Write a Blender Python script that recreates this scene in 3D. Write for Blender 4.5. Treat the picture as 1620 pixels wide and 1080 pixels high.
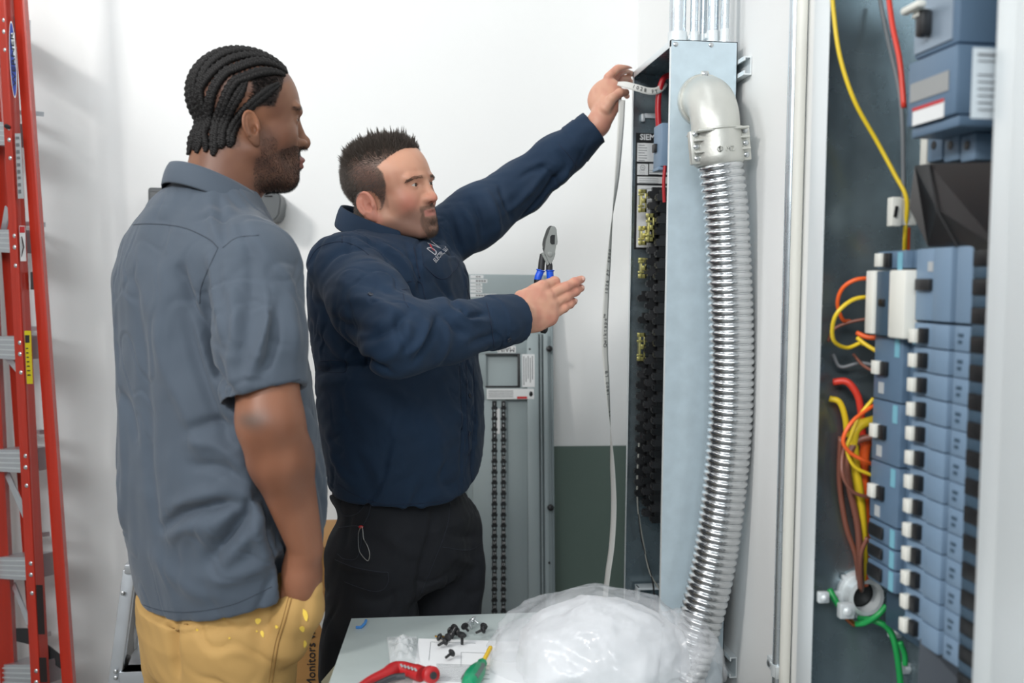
import bpy, bmesh, math, random
import numpy as np
from mathutils import Vector, Matrix
from mathutils.bvhtree import BVHTree
from mathutils import noise as mnoise
random.seed(7); np.random.seed(7)
SC = bpy.context.scene
COL = SC.collection
for _o in list(bpy.data.objects): bpy.data.objects.remove(_o)
PI = math.pi
# ------------------------------------------------------------ camera
FPX = 1575.0
CAMLOC = Vector((0.0, 0.0, 1.40))
YAW, PITCH, ROLL = math.radians(7.06), math.radians(-3.35), -0.0105
_fw = Vector((math.sin(YAW)*math.cos(PITCH), math.cos(YAW)*math.cos(PITCH), math.sin(PITCH)))
_rt = _fw.cross(Vector((0, 0, 1))).normalized()
_up = _rt.cross(_fw).normalized()
_r2 = _rt*math.cos(ROLL) - _up*math.sin(ROLL)
_u2 = _rt*math.sin(ROLL) + _up*math.cos(ROLL)
CR, CU, CF = _r2, _u2, _fw
cam_d = bpy.data.cameras.new('camera')
cam = bpy.data.objects.new('camera', cam_d); COL.objects.link(cam)
m = Matrix((( CR.x, CU.x, -CF.x, CAMLOC.x), (CR.y, CU.y, -CF.y, CAMLOC.y), (CR.z, CU.z, -CF.z, CAMLOC.z), (0, 0, 0, 1)))
cam.matrix_world = m
cam_d.sensor_width = 36.0; cam_d.sensor_fit = 'HORIZONTAL'
cam_d.lens = 36.0*FPX/1620.0
cam_d.clip_start = 0.02; cam_d.clip_end = 60
cam_d.dof.use_dof = True; cam_d.dof.focus_distance = 2.02; cam_d.dof.aperture_fstop = 3.4
SC.camera = cam
# ------------------------------------------------------------ world, lights, exposure
SC.view_settings.view_transform = 'Standard'; SC.view_settings.look = 'None'
SC.view_settings.gamma = 1.0; SC.view_settings.use_curve_mapping = False
SC.view_settings.exposure = 0.12
W = bpy.data.worlds.new('world'); SC.world = W; W.use_nodes = True
_n = W.node_tree.nodes; _l = W.node_tree.links
_bg = _n['Background']; _tc = _n.new('ShaderNodeTexCoord'); _sx = _n.new('ShaderNodeSeparateXYZ'); _cr = _n.new('ShaderNodeValToRGB')
_l.new(_tc.outputs['Generated'], _sx.inputs[0]); _l.new(_sx.outputs['Z'], _cr.inputs[0]); _l.new(_cr.outputs[0], _bg.inputs[0])
_mr = _cr.color_ramp; _mr.elements[0].position = 0.0; _mr.elements[0].color = (0.30, 0.31, 0.32, 1)
_mr.elements[1].position = 0.6; _mr.elements[1].color = (0.93, 0.97, 1.0, 1)
_e = _mr.elements.new(0.12); _e.color = (0.50, 0.53, 0.56, 1)
_bg.inputs[1].default_value = 0.42
def area_light(name, loc, target, sx, sy, power, color=(1, 1, 1)):
    d = bpy.data.lights.new(name, 'AREA'); d.shape = 'RECTANGLE'; d.size = sx; d.size_y = sy; d.energy = power; d.color = color
    o = bpy.data.objects.new(name, d); COL.objects.link(o); o.location = loc
    o.rotation_euler = (Vector(target)-Vector(loc)).to_track_quat('-Z', 'Y').to_euler()
    return o
area_light('key_light', (-2.6, -0.9, 3.5), (0.1, 2.6, 1.2), 0.55, 0.55, 80, (1.0, 0.97, 0.93))
area_light('fill_light', (-3.3, 1.5, 4.0), (0.7, 2.0, 1.2), 1.2, 1.2, 36, (0.96, 0.985, 1.0))  # side fill added on the left to brighten the right wall
area_light('fill_light', (-0.4, 1.6, 4.3), (-0.2, 2.0, 0), 0.5, 2.4, 10, (0.95, 0.98, 1.0))  # overhead bay lamp, out of view
area_light('fill_light', (-1.2, -2.3, 3.0), (0.5, 1.9, 1.2), 2.4, 0.9, 84, (0.95, 0.98, 1.0))  # soft frontal fill added behind the camera for right wall and enclosure side
# ------------------------------------------------------------ pixel -> place
def ray(px, py):
    return (CF*FPX + CR*(px-810.0) + CU*(540.0-py)).normalized()
def P(px, py, Y):
    d = ray(px, py); return CAMLOC + d*((Y-CAMLOC.y)/d.y)
def PX(px, py, X):
    d = ray(px, py); return CAMLOC + d*((X-CAMLOC.x)/d.x)
def PZ(px, py, Z):
    d = ray(px, py); return CAMLOC + d*((Z-CAMLOC.z)/d.z)
def proj(p):
    v = Vector(p)-CAMLOC; z = v.dot(CF)
    return (810+FPX*v.dot(CR)/z, 540-FPX*v.dot(CU)/z)
# ------------------------------------------------------------ materials
MATS = {}
def srgb(r, g, b):
    f = lambda c: (c/255/12.92 if c/255 <= 0.04045 else ((c/255+0.055)/1.055)**2.4)
    return (f(r), f(g), f(b))
def mat(name, col, rough=0.5, metal=0.0, bump=0.0, bscale=200.0, var=0.0, vscale=6.0, coat=0.0, alpha=1.0, sheen=0.0, trans=0.0, sss=0.0, vcol=False, stretch=None, emis=None, spec=None, bdist=0.001):
    if name in MATS: return MATS[name]
    m = bpy.data.materials.new(name); m.use_nodes = True; N = m.node_tree.nodes; L = m.node_tree.links
    b = N['Principled BSDF']
    b.inputs['Base Color'].default_value = (*col, 1); b.inputs['Roughness'].default_value = rough; b.inputs['Metallic'].default_value = metal
    b.inputs['Coat Weight'].default_value = coat; b.inputs['Alpha'].default_value = alpha
    b.inputs['Sheen Weight'].default_value = sheen; b.inputs['Transmission Weight'].default_value = trans
    if spec is not None: b.inputs['Specular IOR Level'].default_value = spec
    if sss: b.inputs['Subsurface Weight'].default_value = sss; b.inputs['Subsurface Radius'].default_value = (0.012, 0.004, 0.002); b.inputs['Subsurface Scale'].default_value = 1.0
    if emis: b.inputs['Emission Color'].default_value = (*emis[:3], 1); b.inputs['Emission Strength'].default_value = emis[3]
    tc = N.new('ShaderNodeTexCoord'); src = tc.outputs['Object']
    if stretch:
        mp = N.new('ShaderNodeMapping'); mp.inputs['Scale'].default_value = stretch; L.new(src, mp.inputs[0]); src = mp.outputs[0]
    colout = None
    if vcol:
        a = N.new('ShaderNodeAttribute'); a.attribute_name = 'Col'; colout = a.outputs['Color']
    if var:
        nz = N.new('ShaderNodeTexNoise'); nz.inputs['Scale'].default_value = vscale; nz.inputs['Detail'].default_value = 6; L.new(src, nz.inputs['Vector'])
        mr = N.new('ShaderNodeMapRange'); mr.inputs[1].default_value = 0.3; mr.inputs[2].default_value = 0.7; mr.inputs[3].default_value = 1-var; mr.inputs[4].default_value = 1+var
        L.new(nz.outputs[0], mr.inputs[0])
        mx = N.new('ShaderNodeMix'); mx.data_type = 'RGBA'; mx.blend_type = 'MULTIPLY'; mx.inputs[0].default_value = 1
        if colout: L.new(colout, mx.inputs[6])
        else: mx.inputs[6].default_value = (*col, 1)
        L.new(mr.outputs[0], mx.inputs[7]); colout = mx.outputs[2]
        mr2 = N.new('ShaderNodeMapRange'); mr2.inputs[3].default_value = max(0, rough-0.08); mr2.inputs[4].default_value = min(1, rough+0.08)
        L.new(nz.outputs[0], mr2.inputs[0]); L.new(mr2.outputs[0], b.inputs['Roughness'])
    if colout: L.new(colout, b.inputs['Base Color'])
    if bump:
        nb = N.new('ShaderNodeTexNoise'); nb.inputs['Scale'].default_value = bscale; nb.inputs['Detail'].default_value = 3; L.new(src, nb.inputs['Vector'])
        bp = N.new('ShaderNodeBump'); bp.inputs['Strength'].default_value = bump; bp.inputs['Distance'].default_value = bdist
        L.new(nb.outputs[0], bp.inputs['Height']); L.new(bp.outputs[0], b.inputs['Normal'])
    MATS[name] = m; return m
# ------------------------------------------------------------ mesh builder
ORG = {}
class MB:
    def __init__(s): s.bm = bmesh.new()
    def box(s, lo, hi, bev=0.0, M=None, segs=2):
        g = bmesh.ops.create_cube(s.bm, size=1.0); vs = g['verts']
        lo = Vector(lo); hi = Vector(hi)
        for v in vs: v.co = Vector(((lo[i]+hi[i])/2 + v.co[i]*(hi[i]-lo[i])) for i in range(3))
        if bev > 0:
            es = list({e for v in vs for e in v.link_edges})
            r = bmesh.ops.bevel(s.bm, geom=es, offset=bev, segments=segs, profile=0.5, affect='EDGES', clamp_overlap=True)
            vs = list({v for v in r['verts']} | {v for v in vs if v.is_valid})
            vs = list({w for v in vs for f in v.link_faces for w in f.verts})
        if M is not None:
            for v in vs: v.co = M @ v.co
        return s
    def obox(s, c, ax, ay, az, sx, sy, sz, bev=0.0):
        M = Matrix(((ax[0], ay[0], az[0], c[0]), (ax[1], ay[1], az[1], c[1]), (ax[2], ay[2], az[2], c[2]), (0, 0, 0, 1)))
        return s.box((-sx/2, -sy/2, -sz/2), (sx/2, sy/2, sz/2), bev, M)
    def beam(s, a, b, w, d, up=(0, 0, 1), bev=0.0):
        a = Vector(a); b = Vector(b); az = (b-a).normalized(); ax = Vector(up).cross(az)
        if ax.length < 1e-5: ax = Vector((1, 0, 0))
        ax.normalize(); ay = az.cross(ax)
        return s.obox((a+b)/2, ax, ay, az, w, d, (b-a).length, bev)
    def tube(s, pts, r, n=12, caps=True, closed=False):
        pts = [Vector(p) for p in pts]; k = len(pts)
        rs = r if hasattr(r, '__len__') else [r]*k
        T = []
        for i in range(k):
            a = pts[(i-1) % k] if (closed or i > 0) else pts[i]; b = pts[(i+1) % k] if (closed or i < k-1) else pts[i]
            T.append((b-a).normalized())
        nrm = T[0].orthogonal().normalized(); rings = []
        for i in range(k):
            nrm = (nrm - T[i]*nrm.dot(T[i])).normalized(); bn = T[i].cross(nrm)
            rings.append([s.bm.verts.new(pts[i]+(nrm*math.cos(2*PI*j/n)+bn*math.sin(2*PI*j/n))*rs[i]) for j in range(n)])
        rng = k if closed else k-1
        for i in range(rng):
            A = rings[i]; B = rings[(i+1) % k]
            for j in range(n):
                s.bm.faces.new((A[j], A[(j+1) % n], B[(j+1) % n], B[j]))
        if caps and not closed:
            s.bm.faces.new(rings[0][::-1]); s.bm.faces.new(rings[-1])
        return s
    def cyl(s, a, b, r, n=20, r2=None): return s.tube([a, b], [r, r if r2 is None else r2], n)
    def lathe(s, base, axis, prof, n=24, caps=True):
        base = Vector(base); ax = Vector(axis).normalized()
        return s.tube_prof([base+ax*t for t, _ in prof], [max(q, 1e-5) for _, q in prof], ax, n, caps)
    def tube_prof(s, pts, rs, ax, n, caps):
        nr = ax.orthogonal().normalized(); bn = ax.cross(nr); rings = []
        for p, r in zip(pts, rs): rings.append([s.bm.verts.new(p+(nr*math.cos(2*PI*j/n)+bn*math.sin(2*PI*j/n))*r) for j in range(n)])
        for A, B in zip(rings, rings[1:]):
            for j in range(n): s.bm.faces.new((A[j], A[(j+1) % n], B[(j+1) % n], B[j]))
        if caps: s.bm.faces.new(rings[0][::-1]); s.bm.faces.new(rings[-1])
        return s
    def prism(s, poly, vec):
        vec = Vector(vec); a = [s.bm.verts.new(Vector(p)) for p in poly]; b = [s.bm.verts.new(Vector(p)+vec) for p in poly]
        s.bm.faces.new(a[::-1]); s.bm.faces.new(b); n = len(a)
        for i in range(n): s.bm.faces.new((a[i], a[(i+1) % n], b[(i+1) % n], b[i]))
        return s
    def grid(s, rows, closed_u=False, closed_v=False):
        V = [[s.bm.verts.new(Vector(p)) for p in r] for r in rows]; R = len(V); C = len(V[0])
        for i in range(R if closed_v else R-1):
            for j in range(C if closed_u else C-1):
                s.bm.faces.new((V[i][j], V[i][(j+1) % C], V[(i+1) % R][(j+1) % C], V[(i+1) % R][j]))
        return s
    def ball(s, c, r, sc=(1, 1, 1), n=16):
        g = bmesh.ops.create_uvsphere(s.bm, u_segments=n, v_segments=max(6, n//2), radius=1.0)
        for v in g['verts']: v.co = Vector(c)+Vector((v.co.x*r*sc[0], v.co.y*r*sc[1], v.co.z*r*sc[2]))
        return s
    def build(s, name, mt, parent=None, smooth=None, solid=0.0, **kw):
        bmesh.ops.recalc_face_normals(s.bm, faces=s.bm.faces)
        me = bpy.data.meshes.new(name); s.bm.to_mesh(me); s.bm.free()
        return link(name, me, mt, parent, smooth, solid, **kw)
def link(name, me, mt, parent=None, smooth=None, solid=0.0, label=None, cat=None, group=None, kind=None):
    o = bpy.data.objects.new(name, me); COL.objects.link(o)
    if mt: me.materials.append(mt)
    if parent is not None:
        off = ORG.get(parent.name, Vector((0, 0, 0))); me.transform(Matrix.Translation(-off)); o.parent = parent; ORG[o.name] = off
    else:
        n = len(me.vertices); co = np.empty(n*3); me.vertices.foreach_get('co', co); co = co.reshape(-1, 3)
        lo = co.min(0); hi = co.max(0); off = Vector(((lo[0]+hi[0])/2, (lo[1]+hi[1])/2, lo[2]))
        me.transform(Matrix.Translation(-off)); o.location = off; ORG[o.name] = off
    if smooth is None:
        me.polygons.foreach_set('use_smooth', [True]*len(me.polygons)); me.set_sharp_from_angle(angle=math.radians(38))
    elif smooth: me.polygons.foreach_set('use_smooth', [True]*len(me.polygons))
    if solid:
        md = o.modifiers.new('thickness', 'SOLIDIFY'); md.thickness = solid; md.offset = 0
    tag(o, label, cat, group, kind)
    return o
def tag(o, label=None, cat=None, group=None, kind=None):
    if label: o['label'] = label
    if cat: o['category'] = cat
    if group: o['group'] = group
    if kind: o['kind'] = kind
    return o
def thing(name, loc, label, cat, group=None):
    o = bpy.data.objects.new(name, None); COL.objects.link(o); o.location = loc; o.empty_display_size = 0.05
    ORG[o.name] = Vector(loc); return tag(o, label, cat, group)
def wpos(o):
    "mesh world-space vertices"
    off = ORG[o.name]; return [v.co+off for v in o.data.vertices]
def copy_tree(o, loc, parent=None, rot=None, label=None):
    c = o.copy(); COL.objects.link(c)
    if parent is not None: c.parent = parent
    else:
        c.location = loc
        if rot is not None: c.rotation_euler = rot
        if label: c['label'] = label
    for ch in o.children: copy_tree(ch, None, c)
    return c
def text_mesh(s, size, M, name='lettering', mt=None, parent=None, ext=0.0004, align='CENTER', bold=0.0, **kw):
    cu = bpy.data.curves.new('txt', 'FONT'); cu.body = s; cu.size = size; cu.extrude = ext; cu.align_x = align; cu.align_y = 'CENTER'; cu.resolution_u = 2; cu.offset = bold*size
    t = bpy.data.objects.new('txt', cu); COL.objects.link(t)
    bpy.context.view_layer.update()
    me = bpy.data.meshes.new_from_object(t.evaluated_get(bpy.context.evaluated_depsgraph_get()))
    bpy.data.objects.remove(t); bpy.data.curves.remove(cu)
    me.transform(M)
    return link(name, me, mt, parent, smooth=False, **kw)
def frameM(o, ax, ay, az=None):
    ax = Vector(ax).normalized(); ay = Vector(ay); ay = (ay-ax*ay.dot(ax)).normalized(); az = ax.cross(ay)
    return Matrix(((ax[0], ay[0], az[0], o[0]), (ax[1], ay[1], az[1], o[1]), (ax[2], ay[2], az[2], o[2]), (0, 0, 0, 1)))
def catmull(pts, n=8, closed=False):
    pts = [Vector(p) for p in pts]; out = []; k = len(pts)
    for i in range(k if closed else k-1):
        p0 = pts[(i-1) % k] if (closed or i > 0) else pts[0]*2-pts[1]; p1 = pts[i]; p2 = pts[(i+1) % k]; p3 = pts[(i+2) % k] if (closed or i+2 < k) else p2*2-p1
        for j in range(n):
            t = j/n; out.append(0.5*((2*p1)+(p2-p0)*t+(2*p0-5*p1+4*p2-p3)*t*t+(3*p1-p0-3*p2+p3)*t**3))
    if not closed: out.append(pts[-1])
    return out
# ============================================================ materials used by the place
M_wall = mat('wall_paint', srgb(240, 241, 240), 0.5, bump=0.15, bscale=260, var=0.012, vscale=3)
M_green = mat('green_paint', srgb(98, 116, 108), 0.45, bump=0.12, bscale=240, var=0.02, vscale=4)
M_floor = mat('concrete', srgb(120, 120, 118), 0.4, bump=0.2, bscale=40, var=0.12, vscale=3)
M_base = mat('rubber_base', srgb(52, 54, 56), 0.45)
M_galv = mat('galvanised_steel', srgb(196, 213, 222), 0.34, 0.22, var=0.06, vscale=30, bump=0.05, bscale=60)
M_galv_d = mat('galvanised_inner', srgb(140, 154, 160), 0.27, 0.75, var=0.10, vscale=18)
M_galv_e = mat('galvanised_edge', srgb(224, 230, 232), 0.4, 0.3)
M_cast = mat('cast_zinc', srgb(205, 206, 200), 0.42, 0.55, bump=0.3, bscale=120, var=0.05, vscale=14)
M_emt = mat('conduit_steel', srgb(205, 214, 220), 0.28, 0.85, var=0.04, vscale=20)
M_alu = mat('aluminium', srgb(198, 203, 208), 0.35, 0.8, var=0.05, vscale=10)
M_flex = mat('flex_steel', srgb(205, 208, 210), 0.24, 0.95, var=0.05, vscale=60)
M_screw = mat('screw_zinc', srgb(196, 200, 202), 0.3, 0.9)
M_blk = mat('black_plastic', srgb(26, 27, 29), 0.4)
M_blk2 = mat('black_nylon', srgb(40, 41, 43), 0.45)
M_brass = mat('zinc_dichromate', srgb(190, 182, 112), 0.3, 0.75)
M_brk = mat('breaker_grey', srgb(92, 116, 140), 0.45, var=0.03)
M_brk2 = mat('breaker_light', srgb(118, 142, 166), 0.45)
M_brkd = mat('breaker_dark', srgb(60, 82, 100), 0.45)
M_teal = mat('teal_mark', srgb(120, 178, 196), 0.5)
M_white = mat('white_plastic', srgb(226, 226, 218), 0.45)
M_label = mat('label_white', srgb(226, 228, 228), 0.4)
M_lblg = mat('label_grey', srgb(176, 180, 182), 0.5)
M_ink = mat('ink', srgb(46, 48, 52), 0.6)
M_inkg = mat('ink_grey', srgb(120, 124, 128), 0.6)
M_red = mat('red_insulation', srgb(176, 24, 34), 0.35)
M_redp = mat('red_print', srgb(196, 40, 44), 0.5)
M_orange = mat('orange_wire', srgb(240, 100, 40), 0.4)
M_yellow = mat('yellow_wire', srgb(232, 200, 44), 0.4)
M_brown = mat('brown_wire', srgb(128, 80, 66), 0.4)
M_green_w = mat('green_wire', srgb(24, 150, 74), 0.4)
M_grw = mat('grey_wire', srgb(168, 168, 160), 0.4)
M_cop = mat('copper', srgb(190, 110, 70), 0.3, 0.9)
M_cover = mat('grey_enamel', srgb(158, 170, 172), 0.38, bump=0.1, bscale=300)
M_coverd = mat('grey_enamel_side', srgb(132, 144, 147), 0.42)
M_fib = mat('orange_fibreglass', srgb(180, 44, 24), 0.42, var=0.10, vscale=8, stretch=(8, 8, 0.6), coat=0.2)
M_smut = mat('black_smudge', srgb(44, 38, 38), 0.7)
# ============================================================ the setting
XW, YB = 0.772, 3.10
def struct(o): o['kind'] = 'structure'; return o
f = MB(); f.box((-4.5, -2.2, -0.12), (XW+0.2, YB+0.2, 0)); struct(f.build('floor', M_floor))
zg = P(930, 705, YB).z; xg = P(668, 705, YB).x
f = MB(); f.box((-4.5, YB, 0), (XW+0.2, YB+0.14, 4.6)); struct(f.build('wall_back', M_wall))
f = MB(); f.box((xg, YB-0.003, 0.13), (XW, YB, zg)); struct(f.build('trim_1', M_green))
f = MB(); f.box((XW, -2.2, 0), (XW+0.14, YB, 4.6)); struct(f.build('wall_right', M_wall))
f = MB(); f.box((-1.60, 1.50, 0), (-1.47, YB-0.001, 2.48)); struct(f.build('shade_wall_left', M_wall))  # unseen partition, added to cast shade on the left of the back wall
f = MB(); f.box((-4.5, YB-0.008, 0), (XW, YB, 0.115), 0.002); struct(f.build('baseboard_back', M_base))
# ============================================================ electrical enclosures
XF, XB = 0.605, 0.753
def screwhead(mb, c, n, r, t=0.0025):
    c = Vector(c); n = Vector(n).normalized()
    mb.lathe(c, n, [(0, r), (t*0.6, r*0.95), (t, r*0.6), (t*1.05, r*0.3)], 12)
def enclosure_shell(root, y0, y1, z0, z1, th=0.0016, lip=0.016, inner=M_galv_d, far_lip=None, near_lip=None):
    far_lip = far_lip or lip; near_lip = near_lip or lip
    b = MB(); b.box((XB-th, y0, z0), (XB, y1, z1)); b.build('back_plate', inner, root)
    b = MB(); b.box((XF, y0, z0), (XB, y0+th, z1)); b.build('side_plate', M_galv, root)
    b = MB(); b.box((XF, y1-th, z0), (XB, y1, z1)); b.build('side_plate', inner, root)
    b = MB(); b.box((XF, y0, z1-th), (XB, y1, z1)); b.build('top_plate', M_galv, root)
    b = MB(); b.box((XF, y0, z0), (XB, y1, z0+th)); b.build('bottom_plate', M_galv, root)
    b = MB()
    b.box((XF-th, y0, z0), (XF, y0+near_lip, z1), 0.0005); b.box((XF-th, y1-far_lip, z0), (XF, y1, z1), 0.0005)
    b.box((XF-th, y0, z1-lip*1.5), (XF, y1, z1), 0.0005); b.box((XF-th, y0, z0), (XF, y1, z0+lip*1.5), 0.0005)
    b.build('front_lip', M_galv_e, root)
EY0, EY1 = 2.13, 2.472
EZ1 = P(1054, 62, EY0).z; EZ0 = EZ1-1.52
E1 = thing('electrical_enclosure', ((XF+XB)/2, 2.3, EZ0), 'open galvanised electrical enclosure on the right wall, gripped by the man in navy', 'electrical panel', None)
enclosure_shell(E1, EY0, EY1, EZ0, EZ1, lip=0.010)
for px, py in ((1069, 70), (1125, 71)):
    b = MB(); screwhead(b, P(px, py, EY0), (0, -1, 0), 0.0056); b.build('cover_screw', M_screw, E1)
# labels on the far inner side wall
yl = EY1-0.0018
def farlabel(x0, y0, x1, y1, m, d=0.0004, name='label', Y=None, parent=None):
    Y = Y or yl; a = P(x0, y0, Y); c = P(x1, y1, Y); b = MB(); b.box((a.x, Y-d-0.0004, c.z), (c.x, Y-d, a.z)); return b.build(name, m, parent or E1)
L1 = farlabel(1006, 210, 1072, 395, M_blk, name='rating_label')
for (a, b_, c, d) in ((1008, 226, 1070, 257), (1008, 259, 1025, 277), (1027, 259, 1070, 277), (1008, 279, 1070, 291), (1008, 293, 1070, 392)):
    farlabel(a, b_, c, d, M_label, 0.0009, 'label_panel', parent=L1)
c = P(1027, 217.5, yl); c.y = yl-0.0016
text_mesh('SIEMENS', 0.020, frameM((c.x+0.013, c.y, c.z), (1, 0, 0), (0, 0, 1)), bold=0.03, mt=M_label, parent=L1)
b = MB()
for k in range(7):
    a = P(1010, 229.5+k*4, yl); b.box((a.x, yl-0.0016, a.z-0.0012), (a.x+0.022-0.006*(k % 3 == 0), yl-0.0013, a.z+0.0004))
for k in range(3): a = P(1011, 282+k*3.2, yl); b.box((a.x, yl-0.0016, a.z-0.0009), (a.x+0.05, yl-0.0013, a.z))
for k in range(3): a = P(1011, 269+k*3, yl); b.box((a.x, yl-0.0016, a.z-0.0009), (a.x+0.015, yl-0.0013, a.z)); b.box((a.x+0.026, yl-0.0016, a.z-0.0009), (a.x+0.05, yl-0.0013, a.z))
for k in range(4): a = P(1014, 298+k*5, yl); b.box((a.x, yl-0.0016, a.z-0.0009), (a.x+0.03, yl-0.0013, a.z))
b.build('print', M_inkg, L1)
b = MB(); cc = P(1016.5, 265, yl); b.tube([Vector((cc.x+math.cos(t)*0.006, yl-0.0015, cc.z+math.sin(t)*0.006)) for t in np.linspace(0, 2*PI, 20, endpoint=False)], 0.0005, 6, closed=True); b.build('certification_mark', M_ink, L1)
text_mesh('UL', 0.006, frameM((cc.x, yl-0.0016, cc.z), (1, 0, 0), (0, 0, 1)), mt=M_ink, parent=L1)
# wire clip high on the inner wall, screw
b = MB(); a = P(1017, 182, yl); b.box((a.x-0.006, yl-0.012, a.z-0.018), (a.x+0.003, yl-0.001, a.z+0.002), 0.002)
b.box((a.x+0.004, yl-0.006, a.z-0.008), (a.x+0.045, yl-0.001, a.z+0.004), 0.001); b.build('wire_clip', M_galv_e, E1)
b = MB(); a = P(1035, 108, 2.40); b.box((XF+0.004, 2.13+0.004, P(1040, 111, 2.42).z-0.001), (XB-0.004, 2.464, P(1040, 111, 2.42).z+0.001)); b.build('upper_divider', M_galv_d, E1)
# interior: bus assembly seen edge on
zt, zb = P(1025, 296, 2.37).z, P(1025, 826, 2.37).z
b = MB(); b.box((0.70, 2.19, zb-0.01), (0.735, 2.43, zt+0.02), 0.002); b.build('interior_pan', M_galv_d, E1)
def bus_block(x0, x1, y0, y1, z, h):
    b = MB()
    b.box((x0, y0, z), (x1, y1, z+h*0.62))
    b.box((x0-0.003, y0+0.004, z+h*0.16), (x0+0.006, y1-0.003, z+h*0.48))
    b.box((x0+0.008, y0+0.003, z+h*0.62), (x1, y1-0.006, z+h*0.98))
    return b
cols = ((1012, 2.425, 0.016), (1024, 2.40, 0.020), (1037, 2.37, 0.022))
pit = 0.0272
zk = zb; k = 0
clip_spans = ((300, 335), (355, 388), (408, 440), (526, 570))
while zk < zt-0.01:
    py = proj((0.63, 2.4, zk))[1]
    for ci, (px, Y, w) in enumerate(cols):
        if ci == 0 and (py > 795 or any(a-6 < py < b_+10 for a, b_ in clip_spans)): continue
        if ci == 0 and 445 < py < 525 and k % 2: continue
        xx = P(px-4.5, 600, Y).x+0.001*((k*7+ci*3) % 4)
        bus_block(xx, xx+0.075, Y-w/2, Y+w/2, zk+(0.009 if ci == 1 else 0), pit).build('neutral_clip', M_blk2 if (k+ci) % 2 else M_blk, E1)
    zk += pit; k += 1
for (ya, yb_, px, Y) in ((300, 336, 1016, 2.42), (338, 382, 1028, 2.39), (358, 388, 1016, 2.42), (408, 440, 1016, 2.42), (526, 570, 1014, 2.42)):
    z1_ = P(px, ya, Y).z; z0_ = P(px, yb_, Y).z; x0 = P(px-7, ya, Y).x; w = 0.020
    b = MB(); b.box((x0+0.006, Y-0.012, z0_), (x0+0.009, Y+0.012, z1_), 0.0008)
    b.box((x0-0.001, Y-0.012, z0_), (x0+w, Y-0.0105, z0_+0.010), 0.0004); b.box((x0-0.001, Y-0.012, z1_-0.010), (x0+w, Y-0.0105, z1_), 0.0004)
    h = (z1_-z0_)/2+z0_; b.box((x0+0.009, Y-0.012, h-0.006), (x0+w, Y-0.0105, h+0.006), 0.0004); b.box((x0+w-0.004, Y-0.012, z0_), (x0+w, Y-0.0105, z1_), 0.0004)
    for zz in (z0_+0.012, h+0.012): b.box((x0-0.002, Y-0.015, zz), (x0+0.013, Y-0.012, zz+0.005), 0.0006)
    b.build('bus_stab', M_brass, E1)
# main breaker block
b = MB(); a = P(1036, 200, 2.36); c = P(1052, 268, 2.36); b.box((a.x, 2.30, c.z), (a.x+0.07, 2.37, a.z), 0.003)
b.box((a.x-0.004, 2.305, c.z-0.008), (a.x+0.07, 2.36, c.z), 0.002); MBK = b.build('main_breaker', M_brk2, E1)
b = MB(); z = P(1036, 232, 2.36).z; b.box((a.x-0.008, 2.335, z-0.016), (a.x+0.004, 2.355, z+0.004), 0.002); b.build('breaker_toggle', M_blk, MBK)
# red cables bending into the breaker, grey wires low down
pts = [P(1062, 118, 2.36), P(1050, 124, 2.36), P(1043, 145, 2.36), P(1041, 170, 2.36), P(1042, 200, 2.36)]
b = MB(); b.tube(catmull(pts, 8), 0.0072, 14); b.build('red_cable', M_red, E1)
b = MB(); b.tube(catmull([P(1052, 262, 2.30), P(1050, 290, 2.30), P(1051, 320, 2.30)], 6), 0.004, 12); b.build('red_cable', M_red, E1)
for m_, pp in ((M_grw, [(1011, 700), (1008, 760), (1010, 810), (1018, 860), (1028, 905), (1042, 930)]), (M_blk2, [(1013, 720), (1009, 780), (1013, 840), (1022, 880), (1034, 930), (1036, 1000)])):
    b = MB(); b.tube(catmull([P(x, y, 2.42) for x, y in pp], 8), 0.0022, 8); b.build('thin_wire', m_, E1)
b = MB(); a = P(1007, 928, 2.44); b.box((a.x, 2.42, a.z-0.003), (XB-0.005, 2.46, a.z+0.002), 0.0006); b.box((a.x-0.001, 2.425, a.z-0.03), (a.x+0.006, 2.455, a.z+0.002), 0.002)
b.build('lower_bracket', M_galv_e, E1)
# wall struts carrying the enclosure
def strut(px0, px1, py0, py1, Y, label):
    a = P(px0, py0, Y); c = P(px1, py1, Y); x0, x1, z1_, z0_ = XB+0.001, XW-0.001, a.z, c.z; t = 0.003; r = 0.009
    poly = [(x0, z1_), (x1, z1_), (x1, z0_), (x0, z0_), (x0, z0_+r), (x0+t, z0_+r), (x0+t, z0_+t), (x1-t, z0_+t), (x1-t, z1_-t), (x0+t, z1_-t), (x0+t, z1_-r), (x0, z1_-r)]
    b = MB(); b.prism([(x, Y, z) for x, z in poly], (0, 0.62, 0))
    return tag(b.build('strut_channel', M_galv_e, None), label, 'strut channel', 'strut channels behind the enclosure')
strut(1165, 1180, 88, 118, 2.09, 'upper steel strut channel on the wall behind the open enclosure')
strut(1140, 1160, 1040, 1072, 2.09, 'lower steel strut channel on the wall beside the ribbed conduit foot')
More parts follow.
